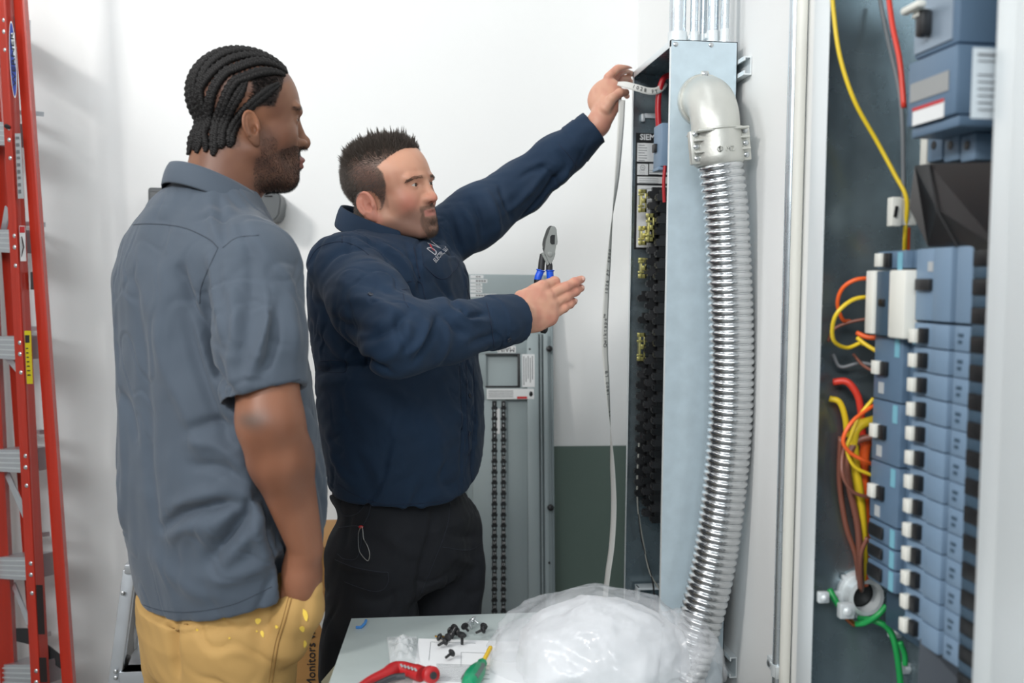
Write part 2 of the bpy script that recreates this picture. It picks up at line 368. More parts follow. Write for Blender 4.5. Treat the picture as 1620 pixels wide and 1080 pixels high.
# conduits rising from the top of the enclosure
cg = 'conduits rising from the top of the enclosure'
for i, (px, Y, r, lab) in enumerate(((1072, 2.19, 0.0185, 'widest steel conduit rising from the enclosure top, leftmost of the row'), (1098, 2.18, 0.0088, 'thin steel conduit standing beside the widest one on the enclosure top'), (1128, 2.165, 0.0125, 'nearest steel conduit on the enclosure top with a bulky connector'), (1112, 2.20, 0.0088, 'thin steel conduit just left of the bulky connector on the enclosure top'), (1147, 2.145, 0.0088, 'thin steel conduit just right of the bulky connector on the enclosure top'), (1160, 2.20, 0.0088, 'rightmost steel conduit tight to the wall above the enclosure'))):
    x = min(max(P(px, 40, Y).x, XF+r), XB-r)
    t = thing('steel_conduit', (x, Y, EZ1), lab, 'conduit', cg)
    b = MB(); b.cyl((x, Y, EZ1+0.002), (x, Y, 3.2), r, 24); b.build('tube', M_emt, t)
    b = MB(); b.lathe((x, Y, EZ1), (0, 0, 1), [(0, r*1.35), (0.006, r*1.35), (0.006, r*1.15), (0.03, r*1.15), (0.031, r*1.02)], 20)
    if i in (1, 2): b.box((x-r*1.6, Y-r*0.6, EZ1+0.012), (x-r*0.9, Y+r*0.6, EZ1+0.024), 0.002)
    b.build('connector', M_galv_e, t)
# ============================================================ ribbed flexible conduit with its elbow
ec = P(1113, 160, EY0)-Vector((0, 0, 0.018)); HY = 2.045; ee_ = P(1132, 210, HY)
t = thing('flexible_conduit', (ec.x, HY, 0.25), 'thick ribbed metal conduit hanging from a cast elbow on the side of the open enclosure', 'conduit')
b = MB(); R = 0.052
path = []
for k in range(13):
    a = k/12*PI/2
    path.append(Vector((ec.x+(ee_.x-ec.x)*(1-math.cos(a)), EY0-0.003-0.082*math.sin(a), ec.z+0.018-(ec.z+0.018-ee_.z)*(1-math.cos(a)))))
path.append(path[-1]+Vector((0.001, 0, -0.010)))
b.tube(path, [R*(1.04 if k < 1 else 1.0-0.02*k/12) for k in range(len(path))], 40); ELB = b.build('elbow', M_cast, t)
b = MB()                                                      # mounting flange with its screw ear
b.tube([ec+Vector((0, -0.001, 0.018)), ec+Vector((0, -0.008, 0.018))], [R*1.13, R*1.10], 40)
b.box((ec.x-0.009, EY0-0.008, ec.z+R*1.0), (ec.x+0.009, EY0-0.001, ec.z+R*1.0+0.030), 0.003); FL = b.build('elbow_flange', M_cast, t)
b = MB(); screwhead(b, (ec.x-0.001, EY0-0.008, ec.z+R+0.023), (0, -1, 0), 0.0065, 0.004); b.build('flange_screw', M_screw, FL)
e = path[-1]; tl = math.radians(-6)
ax = Vector((math.cos(tl), 0, -math.sin(tl))); az = Vector((math.sin(tl), 0, math.cos(tl))); ay = Vector((0, 1, 0))
cc = e+Vector((0.004, 0, -0.018))
b = MB()
b.lathe(cc+az*0.036, -az, [(0, R*1.0), (0.001, R*1.06), (0.004, R*1.06), (0.006, R*1.0), (0.044, R*1.02), (0.058, R*1.04), (0.066, R*1.03), (0.072, R*0.99), (0.076, R*0.9)], 40)
for s in (-1, 1):
    b.obox(cc+ax*(s*R*1.02)+ay*(-0.012)+az*-0.001, ax, ay, az, 0.024, 0.020, 0.070, 0.004)
    for q in (0.012, -0.012): b.obox(cc+ax*(s*R*0.86)+ay*(-0.030)+az*q, ax, ay, az, 0.03, 0.010, 0.004, 0.001)
b.obox(cc+ay*-0.006+az*0.030, ax, ay, az, R*2.1, 0.085, 0.005, 0.002)
CL = b.build('clamp', M_cast, t)
for s in (-1, 1):
    for q in (0.026, 0.0, -0.024):
        b = MB(); screwhead(b, cc+ax*(s*R*1.03)+ay*-0.022+az*q, (0, -1, 0), 0.0062, 0.004); b.build('clamp_screw', M_screw, CL)
text_mesh('Φ M2', 0.016, frameM((cc.x, cc.y-R*1.035, cc.z-0.012), ax, az), mt=M_cast, parent=CL, ext=0.0012)
hp = [(1137, 236), (1140, 262), (1148, 330), (1153, 420), (1156, 500), (1157, 580), (1155, 660), (1149, 740), (1140, 820), (1127, 900), (1108, 980), (1084, 1060), (1058, 1130)]
hc = catmull([P(x, y, HY-0.004) for x, y in hp], 60)
cum = [0.0]
for p, q in zip(hc, hc[1:]): cum.append(cum[-1]+(q-p).length)
pitch = 0.0152; n_r = int(cum[-1]/(pitch/10)); pr = []; rr = []; j = 0
for k in range(n_r):
    s_ = k*pitch/10
    while cum[j+1] < s_: j += 1
    u = (s_-cum[j])/(cum[j+1]-cum[j]); pr.append(hc[j].lerp(hc[j+1], u))
    w = abs(math.sin(PI*s_/pitch)); rr.append(0.0432+0.0050*(w**0.75))
b = MB(); b.tube(pr, rr, 40); b.build('ribbed_hose', M_flex, t, smooth=True)
# ============================================================ grey panel cover leaning on the back wall
DT = P(800, 433, 3.06); DBY = 2.88; DBZ = 0.02
dn = Vector((0, -(DT.z-DBZ), (3.06-DBY))).normalized()       # faces the room
dn = Vector((0, -abs(dn.y), abs(dn.z)))
dup_ = Vector((0, 3.06-DBY, DT.z-DBZ)).normalized(); dx = Vector((1, 0, 0))
def D(px, py, d=0.0):
    r = ray(px, py); p0 = DT+dn*d; return CAMLOC + r*((p0-CAMLOC).dot(dn)/r.dot(dn))
def dplate(mb, x0, y0, x1, y1, d0, d1, bev=0.0006):
    a = D(x0, y0, d1); c = D(x1, y1, d1); u0, u1 = a.x, c.x; v0 = (c-DT).dot(dup_); v1 = (a-DT).dot(dup_)
    M = Matrix(((1, dup_.x, dn.x, 0), (0, dup_.y, dn.y, DT.y), (0, dup_.z, dn.z, DT.z), (0, 0, 0, 1)))
    if M.to_3x3().determinant() < 0: pass
    return mb.box((u0, v0, d0), (u1, v1, d1), bev, M)
T = thing('panel_cover', (DT.x, DBY, 0), 'tall grey electrical panel cover leaning against the back wall beside the green dado', 'panel cover')
def dpart(name, m, rects, parent=T, bev=0.0006):
    b = MB()
    for r in rects: dplate(b, *r, bev=bev)
    return b.build(name, m, parent)
dpart('back_sheet', M_cover, [(700, 433, 880, 1165, -0.004, 0.0)])
dpart('top_plate', M_cover, [(700, 434, 862, 529, 0.0, 0.006)])
dpart('face_plate', M_cover, [(700, 530, 834, 560, 0.0, 0.012), (822, 560, 834, 612, 0.0, 0.012), (700, 612, 834, 632, 0.0, 0.012), (700, 560, 769, 612, 0.0, 0.012), (748, 632, 803, 1165, 0.0, 0.012), (700, 632, 736, 1165, 0.0, 0.012)])
dpart('side_flange', M_cover, [(834, 528, 856, 1165, 0.0, 0.020), (856, 528, 859.5, 1165, 0.0, 0.026), (859.5, 528, 871, 1165, 0.0, 0.018)])
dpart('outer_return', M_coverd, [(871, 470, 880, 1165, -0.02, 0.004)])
dpart('window_frame', M_blk2, [(768, 559, 822, 562, 0.012, 0.013), (819, 559, 823, 613, 0.004, 0.0135), (768, 610, 822, 613, 0.012, 0.013)])
lp = dpart('rating_label', M_label, [(826, 560, 846, 612, 0.020, 0.0206)], bev=0)
dpart('print', M_inkg, [(828+k*3.4, 563+(k % 2)*3, 829.6+k*3.4, 609-(k*5) % 11, 0.0206, 0.0208) for k in range(5)], lp, 0)
wl = dpart('warning_label', M_label, [(770, 615, 845, 631, 0.020, 0.0206)], bev=0)
dpart('red_band', M_redp, [(818, 627, 834, 630.5, 0.0206, 0.0209)], wl, 0)
dpart('print', M_inkg, [(773, 618+k*3, 812, 619+k*3, 0.0206, 0.0208) for k in range(4)], wl, 0)
b = MB(); c_ = D(840, 623, 0.0215); b.ball(c_, 0.008, (0.7, 0.15, 1)); b.build('lock', M_blk, wl)
for i, (x0, y0, x1, y1) in enumerate(((744, 435, 765, 440), (744, 441.5, 771, 447), (744, 448, 763, 452.5), (744, 453.5, 763, 457.5), (744, 458.5, 763, 463), (744, 464.5, 786, 470))):
    t_ = dpart('label_strip', M_label, [(x0, y0, x1, y1, 0.006, 0.0066)], bev=0)
    dpart('print', M_ink, [(x0+9+k*4.2, y0+1.7, x0+12+k*4.2, y1-1.7, 0.0066, 0.0068) for k in range(int((x1-x0-10)/4.2))], t_, 0)
c_ = D(800, 552, 0.0125)
ml = dpart('main_label', M_label, [(787, 547, 816, 558, 0.012, 0.0126)], bev=0)
text_mesh('MAIN', 0.021, frameM(D(801, 552.5, 0.0131), (-1, 0, 0), -dup_), mt=M_ink, parent=ml)
# the two toothed strips with circuit numbers
y = 634; i = 0
while y < 975:
    for j, (x0, x1) in enumerate(((777.5, 787), (792, 801))):
        cell = dpart('knockout', M_blk, [(x0+1.2, y, x1-1.2, y+9.5, 0.0122, 0.0135), (x0, y+9.5, x1, y+13.5, 0.0122, 0.0135), (x0+1.5, y+13.5, x0+3.2, y+16.7, 0.0122, 0.0135), (x1-3.2, y+13.5, x1-1.5, y+16.7, 0.0122, 0.0135)], bev=0)
        if y < 960: text_mesh(str(2*i+1+j), 0.0105, frameM(D((x0+x1)/2, y+5, 0.0139), (1, 0, 0), dup_), name='circuit_number', mt=M_label, parent=cell, ext=0.0002)
    y += 16.9; i += 1
dpart('number_strip', M_label, [(785, 646, 791, 686, 0.012, 0.0124)], bev=0)
for px, py in ((868, 552), (870, 802)):
    b = MB(); c_ = D(px, py, 0.018); b.lathe(c_, dn, [(0, 0.004), (0.008, 0.004), (0.008, 0.010), (0.018, 0.010), (0.020, 0.007)], 8); b.build('thumb_screw', M_blk, T)
for px, py in ((869, 890), (838, 552)):
    b = MB(); b.ball(D(px, py, 0.0185), 0.0035); b.build('small_plug', M_blk, T)
# ============================================================ dark grey emergency light behind the left man
el = thing('emergency_light', tuple(P(340, 320, 3.05)), 'dark grey fixture on the back wall, mostly hidden behind the left man’s shoulders', 'wall light')
M_dg = mat('dark_grey_housing', srgb(84, 88, 90), 0.5)
a = P(236, 297, 3.0); c = P(300, 345, 3.0); b = MB(); b.box((a.x, 2.98, c.z), (c.x, YB-0.001, a.z), 0.008, segs=3); b.box((a.x+0.006, 2.978, a.z-0.012), (c.x, 2.985, a.z-0.009)); b.build('housing', M_dg, el)
a = P(300, 318, 3.06); c = P(400, 345, 3.06); b = MB(); b.box((a.x, 3.06, c.z), (c.x, YB-0.001, a.z), 0.006); b.build('bracket', M_dg, el)
b = MB(); o_ = P(400, 303, 2.95); q = lambda x, y: P(x, y, 2.95)
b.prism([q(396, 304), q(430, 299), q(441, 304), q(445, 314), q(442, 340), q(434, 349), q(418, 348), q(396, 330)], (0, 0.17, 0))
bmesh.ops.bevel(b.bm, geom=list(b.bm.edges), offset=0.004, segments=2, affect='EDGES')
h_ = b.build('lamp_head', M_dg, el)
b = MB(); a = q(418, 309); c = q(431, 311); b.box((a.x, 2.946, c.z), (c.x, 2.952, a.z), 0.001); b.build('slot', M_blk, h_)
# ============================================================ orange fibreglass stepladder
LY, LYF = 2.74, 3.00
def lad(px, py, Y): return P(px, py, Y)
LD = thing('stepladder', (P(49, 1080, LY).x, 2.85, 0), 'tall orange fibreglass stepladder at the left edge, before the white wall', 'ladder')
def rail(pts0, pts1, split, Y, depth, mt, name='rail', webdir=1):
    """channel section: flange (left face) and web (right face) meeting at an edge; pixel tracks at two heights"""
    b = MB()
    (xt, yt), (xb_, yb_) = pts0; (xt1, _), (xb1, _) = pts1; (st, sb) = split
    A = [P(xt, yt, Y), P(st, yt, Y-0.010), P(xt1, yt, Y+depth)]
    B_ = [P(xb_, yb_, Y), P(sb, yb_, Y-0.010), P(xb1, yb_, Y+depth)]
    th = Vector((0.004, 0.012, 0))
    for (p, q_, r, s_) in ((A[0], A[1], B_[1], B_[0]), (A[1], A[2], B_[2], B_[1])):
        n = (q_-p).cross(s_-p).normalized(); n = n if n.y > 0 else -n
        b.prism([p, q_, r, s_], n*0.0045)
    return b.build(name, mt, LD, smooth=False)
YT, YBt = -320, 1300
ext = lambda x0, x1, y: x0+(x1-x0)*y/1080.0
def track(x0, x540, x1080):   # linear in y through ends
    s = (x1080-x0)/1080.0
    return ((x0+s*YT, YT), (x1080+s*(YBt-1080), YBt))
Rb = rail(track(-4, 21, 49), track(22, 50, 79), (8+(-320)*0.0505, 63+220*0.0505), LY, 0.03, M_fib)
Rc = rail(track(21, 59, 98), track(41, 79.5, 118), (35-320*0.0715, 113+220*0.0715), LY+0.02, 0.02, M_fib)
Ra = rail(track(-52, -26, 0), track(-26, 1, 27), (-33-320*0.049, 21+220*0.049), LYF, 0.03, M_fib)
Rd = rail(track(-26, 11, 50), track(-6, 32, 70), (-10-320*0.0715, 65+220*0.0715), LYF+0.02, 0.02, M_fib)
for y in (39, 210, 380, 549, 728, 898, 1068, 1235):
    xb_ = -4+53*y/1080.0; 
    a = P(xb_+6, y-17, LY+0.004); c = P(xb_-44, y-17, LYF+0.004)
    a2 = P(xb_+6, y+20, LY+0.004)
    h = a.z-a2.z
    b = MB(); dvec = (c-a); 
    b.prism([a, c, c+Vector((0.0, 0.0, -h)), a+Vector((0, 0, -h))], (0.05, 0.055, 0))
    st = b.build('step', M_alu, LD)
    b = MB()
    for k in range(4): b.beam(a+Vector((-0.001, -0.001, -h*(0.15+0.22*k))), c+Vector((-0.001, -0.001, -h*(0.15+0.22*k))), 0.004, 0.003)
    b.build('tread_rib', M_galv_e, st)
    for q_ in (-7, 11):
        b = MB(); p = P(xb_+9.5, y+q_, LY-0.006); b.ball(p, 0.0065, (1, 0.5, 1)); b.build('rivet', M_screw, LD)
    b = MB(); p = P(xb_+11, y+40 if y < 900 else y+28, LY-0.006); b.ball(p, 0.006, (1, 0.5, 1)); b.build('rivet', M_screw, LD)
# diagonal braces under steps, rear bars and black spreader
for (x0, y0, x1, y1) in ((8, 560, 33, 590), (12, 750, 40, 815), (22, 925, 46, 985), (4, 375, 12, 330)):
    b = MB(); b.beam(P(x0, y0, LYF-0.02), P(x1, y1, LY+0.03), 0.018, 0.004, (0, 1, 0)); b.build('brace', M_alu, LD)
for y in (180, 355, 520, 683, 845, 1003):
    b = MB(); b.beam(P(60+0.07*y/1.0*0.2, y, LY+0.07), P(22+0.07*y*0.3, y-2, LYF+0.06), 0.022, 0.012); b.build('rear_bar', M_alu, LD)
b = MB(); b.prism([P(25, 994, LY+0.06), P(50, 994, LY+0.05), P(50, 1020, LY+0.05), P(26, 1014, LY+0.06)], (0, 0.004, 0)); b.prism([P(60, 1010, LY+0.04), P(78, 1022, LY+0.04), P(97, 1037, LY+0.05), P(97, 1058, LY+0.05), P(60, 1034, LY+0.04)], (0, 0.004, 0)); b.build('spreader', M_blk2, LD)
b = MB()
def onweb(x0, y0, x1, y1, xs0, xs1, t=0.0008, Y=LY-0.012):
    return [P(x0, y0, Y), P(x1, y0, Y+0.012), P(xs1, y1, Y+0.012), P(xs0, y1, Y)]
for (x0, y0, x1, y1, s0, s1) in ((57, 925, 67.5, 1003, 60.5, 71), (62, 1040, 73, 1079, 64, 75)):
    b = MB(); b.prism(onweb(x0, y0, x1, y1, s0, s1, Y=LY-0.0125), (0, 0.0006, 0)); b.build('scuff', M_smut, Rb, smooth=False)
b = MB(); b.tube([P(-1, 199, LY-0.012)+Vector((0.02, 0, 0)), P(11, 201, LY-0.014)], 0.008, 10); b.build('bumper', M_blk, LD)
# labels on the ladder rail
M_blue = mat('logo_blue', srgb(52, 72, 160), 0.4)
def weblabel(x0, y0, x1, y1, s0, s1, m, name, par=Rb, Y=LY-0.0145):
    b = MB(); b.prism(onweb(x0, y0, x1, y1, s0, s1, Y=Y), (0, 0.0008, 0)); return b.build(name, m, par, smooth=False)
lg = []
for t_ in np.linspace(0, 2*PI, 36, endpoint=False):
    yy = 94+61*math.sin(t_); lg.append(P(20.5+(yy-94)*0.052+5.3*math.cos(t_), yy, LY-0.0145+0.004*math.cos(t_)))
b = MB(); b.prism(lg, (0, 0.0008, 0)); LG = b.build('logo_badge', M_label, Rb, smooth=False)
lg2 = [LG] ; b = MB(); c0 = P(20.5, 94, LY-0.0155)
pts_ = [P(20.5+(y_-94)*0.052+4.3*math.cos(t_), y_, LY-0.0155+0.004*math.cos(t_)) for t_ in np.linspace(0, 2*PI, 36, endpoint=False) for y_ in (94+58*math.sin(t_),)]
b.prism(pts_, (0, 0.0006, 0)); b.build('badge_field', M_blue, LG, smooth=False)
pts_ = [P(20.8+(y_-94)*0.052+3.9*math.cos(t_), y_, LY-0.0162+0.004*math.cos(t_)) for t_ in np.linspace(0, 2*PI, 8, endpoint=False) for y_ in (94+43*(1 if math.sin(t_+0.39) > 0 else -1)*min(1, abs(math.sin(t_))*2),)]
b = MB(); b.prism([P(17.6, 52, LY-0.0165), P(23.0, 52, LY-0.0125), P(25.2, 136, LY-0.0125), P(19.6, 136, LY-0.0165)], (0, 0.0005, 0)); b.build('badge_band', M_label, LG, smooth=False)
rx = (P(23, 94, LY-0.01)-P(17.5, 94, LY-0.016)).normalized(); rd = (P(18, 50, LY)-P(22.4, 136, LY)).normalized()
text_mesh('WERNER', 0.034, frameM(P(21.2, 94, LY-0.0162), rd, -rx)@Matrix.Diagonal((1.0, 0.36, 1, 1)), mt=M_ink, parent=LG)
serial = weblabel(23.5, 211, 32.5, 314, 28.5, 38, M_lblg, 'serial_label')
for k in range(9):
    b = MB(); b.prism(onweb(25+k*0.5, 216+k*10.5, 31.5+k*0.5, 220+k*10.5+(k % 3), 25.2+k*0.5, 31.8+k*0.5, Y=LY-0.0155), (0, 0.0005, 0)); b.build('barcode', M_inkg, serial, smooth=False)
sl = weblabel(30.2, 357, 39.5, 413, 32.5, 41.5, M_label, 'safety_label')
b = MB(); b.prism(onweb(30.8, 358, 39, 368, 31.2, 39.3, Y=LY-0.0155), (0, 0.0005, 0)); b.build('red_header', M_redp, sl, smooth=False)
b = MB(); b.prism(onweb(33.5, 374, 36.5, 392, 36.5, 39.2, Y=LY-0.0155), (0, 0.0005, 0)); b.prism(onweb(36, 392, 38.5, 406, 33.5, 36.2, Y=LY-0.0155), (0, 0.0005, 0)); b.build('pictogram', M_ink, sl, smooth=False)
yw = weblabel(38.5, 523, 48.8, 607, 42.5, 52, mat('label_yellow', srgb(222, 206, 40), 0.45), 'warning_label')
b = MB(); b.prism(onweb(39.5, 530, 48, 542, 40, 48.5, Y=LY-0.0155), (0, 0.0005, 0))
for k in range(7): b.prism(onweb(41+k*0.4, 550+k*7, 47.5+k*0.4, 552+k*7, 41.1+k*0.4, 47.7+k*0.4, Y=LY-0.0155), (0, 0.0005, 0))
b.build('print', M_ink, yw, smooth=False)
for (x, y_) in ((81, 440), ):
    b = MB(); a = P(48, 430, LY+0.03); c = P(51.5, 458, LY+0.03); b.box((a.x, LY+0.03, c.z), (c.x+0.004, LY+0.05, a.z)); b.build('hinge_tab', M_blk2, LD)
# ============================================================ small aluminium step stool
st = thing('step_stool', (P(220, 1080, 2.45).x+0.15, 2.5, 0), 'small aluminium step stool standing behind the left man’s yellow trousers', 'step stool')
def z0(p): return Vector((p.x, p.y, 0))
for dx_ in (0, 0.30):
    for nm, (xt, yt, Yt), (xb_, Yb), w in (('front_leg', (206, 900, 2.42), (176, 2.42), 0.030), ('rear_leg', (219, 905, 2.46), (200, 2.66), 0.024)):
        a = P(xt, yt, Yt)+Vector((dx_ if nm else 0, 0, 0)); g = P(xb_, 1130, Yb)+Vector((dx_, 0, 0)); g = a+(g-a)*((a.z-0.004)/(a.z-g.z))
        b = MB(); b.beam(a, g, w, 0.022, (0, 1, 0), 0.003); b.build(nm, M_alu if nm == 'front_leg' else mat('aluminium_dark', srgb(150, 150, 150), 0.4, 0.8), st)
a = P(190, 1061, 2.41); b = MB(); b.box((a.x, 2.40, a.z-0.042), (a.x+0.31, 2.45, a.z), 0.003); b.box((a.x, 2.40, a.z-0.003), (a.x+0.31, 2.62, a.z), 0.001); b.build('step', M_alu, st)
a = P(208, 902, 2.42); b = MB(); b.box((a.x-0.012, 2.40, a.z-0.004), (a.x+0.315, 2.56, a.z+0.020), 0.004); b.build('top_step', M_alu, st)
for py in (1062, 1072):
    b = MB(); b.ball(P(183, py, 2.40), 0.0055, (1, 0.5, 1)); b.build('rivet', M_screw, st)
b = MB(); b.ball(P(194, 938, 2.40), 0.0055, (1, 0.5, 1)); b.build('rivet', M_screw, st)
b = MB(); b.beam(P(203, 1037, 2.44), P(195, 1058, 2.44), 0.014, 0.02, (0, 1, 0), 0.004); b.build('rubber_clip', M_blk, st)
# ============================================================ cardboard carton behind the men
M_card = mat('cardboard', srgb(176, 132, 78), 0.8, bump=0.15, bscale=90, var=0.05, vscale=7, stretch=(1, 1, 10))
M_cardl = mat('pale_board', srgb(196, 190, 160), 0.8, var=0.04)
ct = thing('cardboard_box', (P(470, 900, 2.45).x, 2.55, 0), 'brown cardboard box with a shipping label, standing between the two men', 'box')
a = P(462, 866, 2.40); c = P(575, 866, 2.40)
b = MB(); b.box((a.x, 2.40, 0), (c.x, 2.68, a.z), 0.003); b.build('carton', M_card, ct)
t1 = P(492.5, 1032, 2.398)
text_mesh('Monitors with', 0.030, frameM(t1, (0, 0, 1), (-1, 0, 0)), mt=M_ink, parent=ct)
t1 = P(543, 1012, 2.398)
lb = []
for (x, y) in ((502, 978), (548, 935), (572, 985), (525, 1032)): lb.append(P(x, y, 2.397))
b = MB(); b.prism(lb, (0, 0.001, 0)); sh = b.build('shipping_label', M_label, ct, smooth=False)
b = MB(); u = (lb[1]-lb[0]).normalized(); v = (lb[3]-lb[0]).normalized()
for k in range(8):
    o_ = lb[0]+u*0.012+v*(0.014+0.006*k); b.beam(o_+Vector((0, -0.001, 0)), o_+u*(0.018+0.006*(k % 3))+Vector((0, -0.001, 0)), 0.0007, 0.0022 if k > 3 else 0.0012, (0, 1, 0))
b.build('print', M_inkg, sh)
text_mesh('G', 0.04, frameM(P(541, 1022, 2.398), (0, 0, 1), (-1, 0, 0)), mt=M_ink, parent=ct)
# ============================================================ conduit on the right wall with its strap
CX = XW-0.013
t = thing('wall_conduit', (CX, 1.95, 0.3), 'slim steel conduit running up the right wall beside the near enclosure', 'conduit')
c = PX(1245, 540, CX)
b = MB(); b.cyl((CX, c.y, 0.02), (CX, c.y, 3.2), 0.0115, 24); b.build('tube', M_emt, t)
cz = PX(1238, 1066, CX).z
b = MB(); b.lathe((CX, c.y, cz-0.012), (0, 0, 1), [(0, 0.0135), (0.024, 0.0135)], 20); b.box((CX-0.004, c.y+0.012, cz-0.012), (XW, c.y+0.05, cz+0.012), 0.002); b.box((CX-0.012, c.y-0.018, cz-0.012), (XW, c.y-0.013, cz+0.012), 0.001)
s_ = b.build('strap', M_galv_e, t)
b = MB(); screwhead(b, (CX-0.004, c.y+0.036, cz), (-1, 0, 0), 0.007, 0.004); b.build('strap_screw', M_screw, s_)
b = MB(); 
t = thing('wall_conduit', (CX, 2.05, 0.3), 'second conduit between the slim steel conduit and the near enclosure, its lit edges drawn as white', 'conduit')
b.cyl((CX, 1.80, 0.02), (CX, 1.80, 3.2), 0.010, 24); b.build('tube', M_white, t)  # white tube colour stands in for light along the pipe's edges
# ============================================================ near enclosure full of breakers
NY0, NY1 = 0.905, 1.388
E2 = thing('electrical_enclosure', ((XF+XB)/2, 1.2, 0.45), 'near electrical enclosure at the right edge, filled with blue-grey breakers and coloured wires', 'electrical panel')
enclosure_shell(E2, NY0, NY1, 0.45, 1.985, lip=0.012, far_lip=0.050, near_lip=0.042)
b = MB(); b.box((XF-0.012, 0.60, 0.45), (XF-0.004, NY0-0.004, 1.985), 0.003); b.box((XF-0.004, 0.60, 0.45), (XF+0.02, NY0-0.02, 1.985), 0.001); b.build('side_gutter', M_galv_e, E2)
def yb(px, X): return PX(px, 500, X).y
def zz(px, py, X): return PX(px, py, X).z
XD = 0.665
def blk(mb, x0, x1, px0, px1, za, zb_, bev=0.0012, Xr=XD):
    ya, yc = yb(px0, Xr), yb(px1, Xr); mb.box((x0, min(ya, yc), min(za, zb_)), (x1, max(ya, yc), max(za, zb_)), bev); return mb
Z = lambda py: zz(1440, py, XD)
# deck behind everything
b = MB(); blk(b, XD+0.030, XD+0.06, 1384, 1572, Z(1040), Z(398)); b.build('breaker_deck', M_brkd, E2)
def breaker1(y0, y1, handle=True):
    b = MB(); blk(b, XD, XD+0.04, 1385, 1430, Z(y1)+0.0008, Z(y0)-0.0008, 0.002); blk(b, XD+0.010, XD+0.04, 1431, 1446, Z(y1)+0.0008, Z(y0)-0.0008, 0.001)
    o = b.build('breaker', M_brk, E2); zc = (Z(y0)+Z(y1))/2
    if handle:
        b = MB(); blk(b, XD-0.010, XD, 1391, 1400, zc-0.009, zc+0.009, 0.001); b.build('handle', M_white, o)
        b = MB(); blk(b, XD-0.006, XD, 1400.5, 1409, zc-0.010, zc+0.009, 0.001); b.build('handle_slot', M_blk, o)
        b = MB(); blk(b, XD-0.0008, XD, 1418, 1425, Z(y0)-0.027, Z(y0)-0.003, 0); b.build('mark', M_teal, o)
        b = MB(); blk(b, XD-0.0008, XD, 1394, 1402, zc-0.035, zc-0.02, 0); b.build('rating', M_lblg, o)
    return o
breaker1(394, 425)
for a, c in ((535, 643), (643, 748), (748, 848)): breaker1(a, c)
for a, c in ((849, 884), (885, 918), (919, 956)):
    o = breaker1(a, c, False); b = MB(); blk(b, XD-0.005, XD, 1388, 1410, Z(c)+0.006, Z(a)-0.005, 0.003); b.build('rocker', M_blk, o)
    b = MB(); blk(b, XD-0.0008, XD, 1420, 1427, Z(c)+0.002, Z(a)-0.002, 0); b.build('mark', M_teal, o)
b = MB(); blk(b, XD-0.014, XD+0.02, 1383, 1396, Z(533), Z(427), 0.002); blk(b, XD-0.014, XD+0.02, 1420, 1446, Z(536), Z(427), 0.003); o = b.build('ground_fault_module', M_white, E2)
b = MB(); blk(b, XD-0.010, XD+0.02, 1396, 1420, Z(534), Z(428), 0.001); o2 = b.build('module_face', M_brkd, o)
b = MB(); blk(b, XD-0.013, XD-0.009, 1402, 1411, Z(486), Z(474), 0.001); b.build('test_button', M_blk, o2)
def breaker2(y0, y1, big=False):
    za, zc_ = Z(y1)+0.0006, Z(y0)-0.0006
    b = MB(); blk(b, XD, XD+0.04, 1447, 1478, za, zc_, 0.0015); blk(b, XD-0.004, XD+0.04, 1478.5, 1507, za, zc_, 0.002); blk(b, XD-0.001, XD+0.04, 1512, 1537, za, zc_, 0.001)
    o = b.build('breaker', M_brk2, E2); zm = (za+zc_)/2
    if big:
        b = MB(); blk(b, XD-0.006, XD, 1452, 1474, Z(459), Z(441), 0.001); b.build('window', M_blk2, o)
        b = MB(); blk(b, XD-0.0008, XD, 1466, 1474, Z(430), Z(415), 0); b.build('rating', M_lblg, o)
    else:
        b = MB(); blk(b, XD-0.012, XD, 1452, 1461.5, zm-0.010, zm+0.007, 0.001); b.build('handle', M_white, o)
        b = MB(); blk(b, XD-0.008, XD, 1462, 1471, zm-0.010, zm+0.009, 0.001); b.build('handle_slot', M_blk, o)
        b = MB(); blk(b, XD-0.0008, XD, 1446.5, 1450, za+0.002, zc_-0.010, 0); b.build('mark', M_teal, o)
        b = MB(); blk(b, XD-0.0018, XD, 1519, 1525, zm-0.006, zm-0.002, 0); blk(b, XD-0.0018, XD, 1519, 1527, zm+0.002, zm+0.006, 0); b.build('print', M_brkd, o)
    return o
breaker2(394, 506, True)
y = 508.5
while y < 1000:
    breaker2(y, y+38); y += 38.2
y = 401
while y < 1010:
    b = MB(); blk(b, XD-0.002, XD+0.03, 1538, 1570, Z(y+23), Z(y), 0.001); b.build('terminal', M_blk, E2)
    b = MB(); blk(b, XD-0.001, XD+0.03, 1538, 1570, Z(y+40), Z(y+23.5), 0.001); b.build('terminal_barrier', M_brkd, E2)
    y += 40.5
# main breaker above
XM = 0.632
def rXY(px): return math.tan(YAW+math.atan((px-810)/FPX))
def mY(px): return XM/rXY(px)
ZM = lambda py: zz(1465, py, XM)
b = MB(); b.box((XM, mY(1500), ZM(88)), (XB-0.03, mY(1432), ZM(-160)), 0.003)
b.box((XM-0.006, mY(1506), ZM(196)), (XB-0.03, mY(1430), ZM(92)), 0.004); b.box((XM-0.002, mY(1508), ZM(214)), (XB-0.03, mY(1434), ZM(198)), 0.002)
MM = b.build('main_breaker', M_brk, E2)
b = MB(); b.box((XM-0.002, mY(1492), ZM(80)), (XM, mY(1434), ZM(-90))); b.build('face_plate', mat('plate_grey', srgb(140, 156, 172), 0.35, 0.3), MM)
b = MB(); b.box((XM-0.007, mY(1496), ZM(158)), (XM-0.0065, mY(1436), ZM(128))); b.build('rating_plate', mat('rating_grey', srgb(150, 152, 152), 0.5), MM)
b = MB(); b.box((XM-0.007, mY(1490), ZM(196)), (XM-0.0065, mY(1441), ZM(170))); wl = b.build('warning_label', M_label, MM)
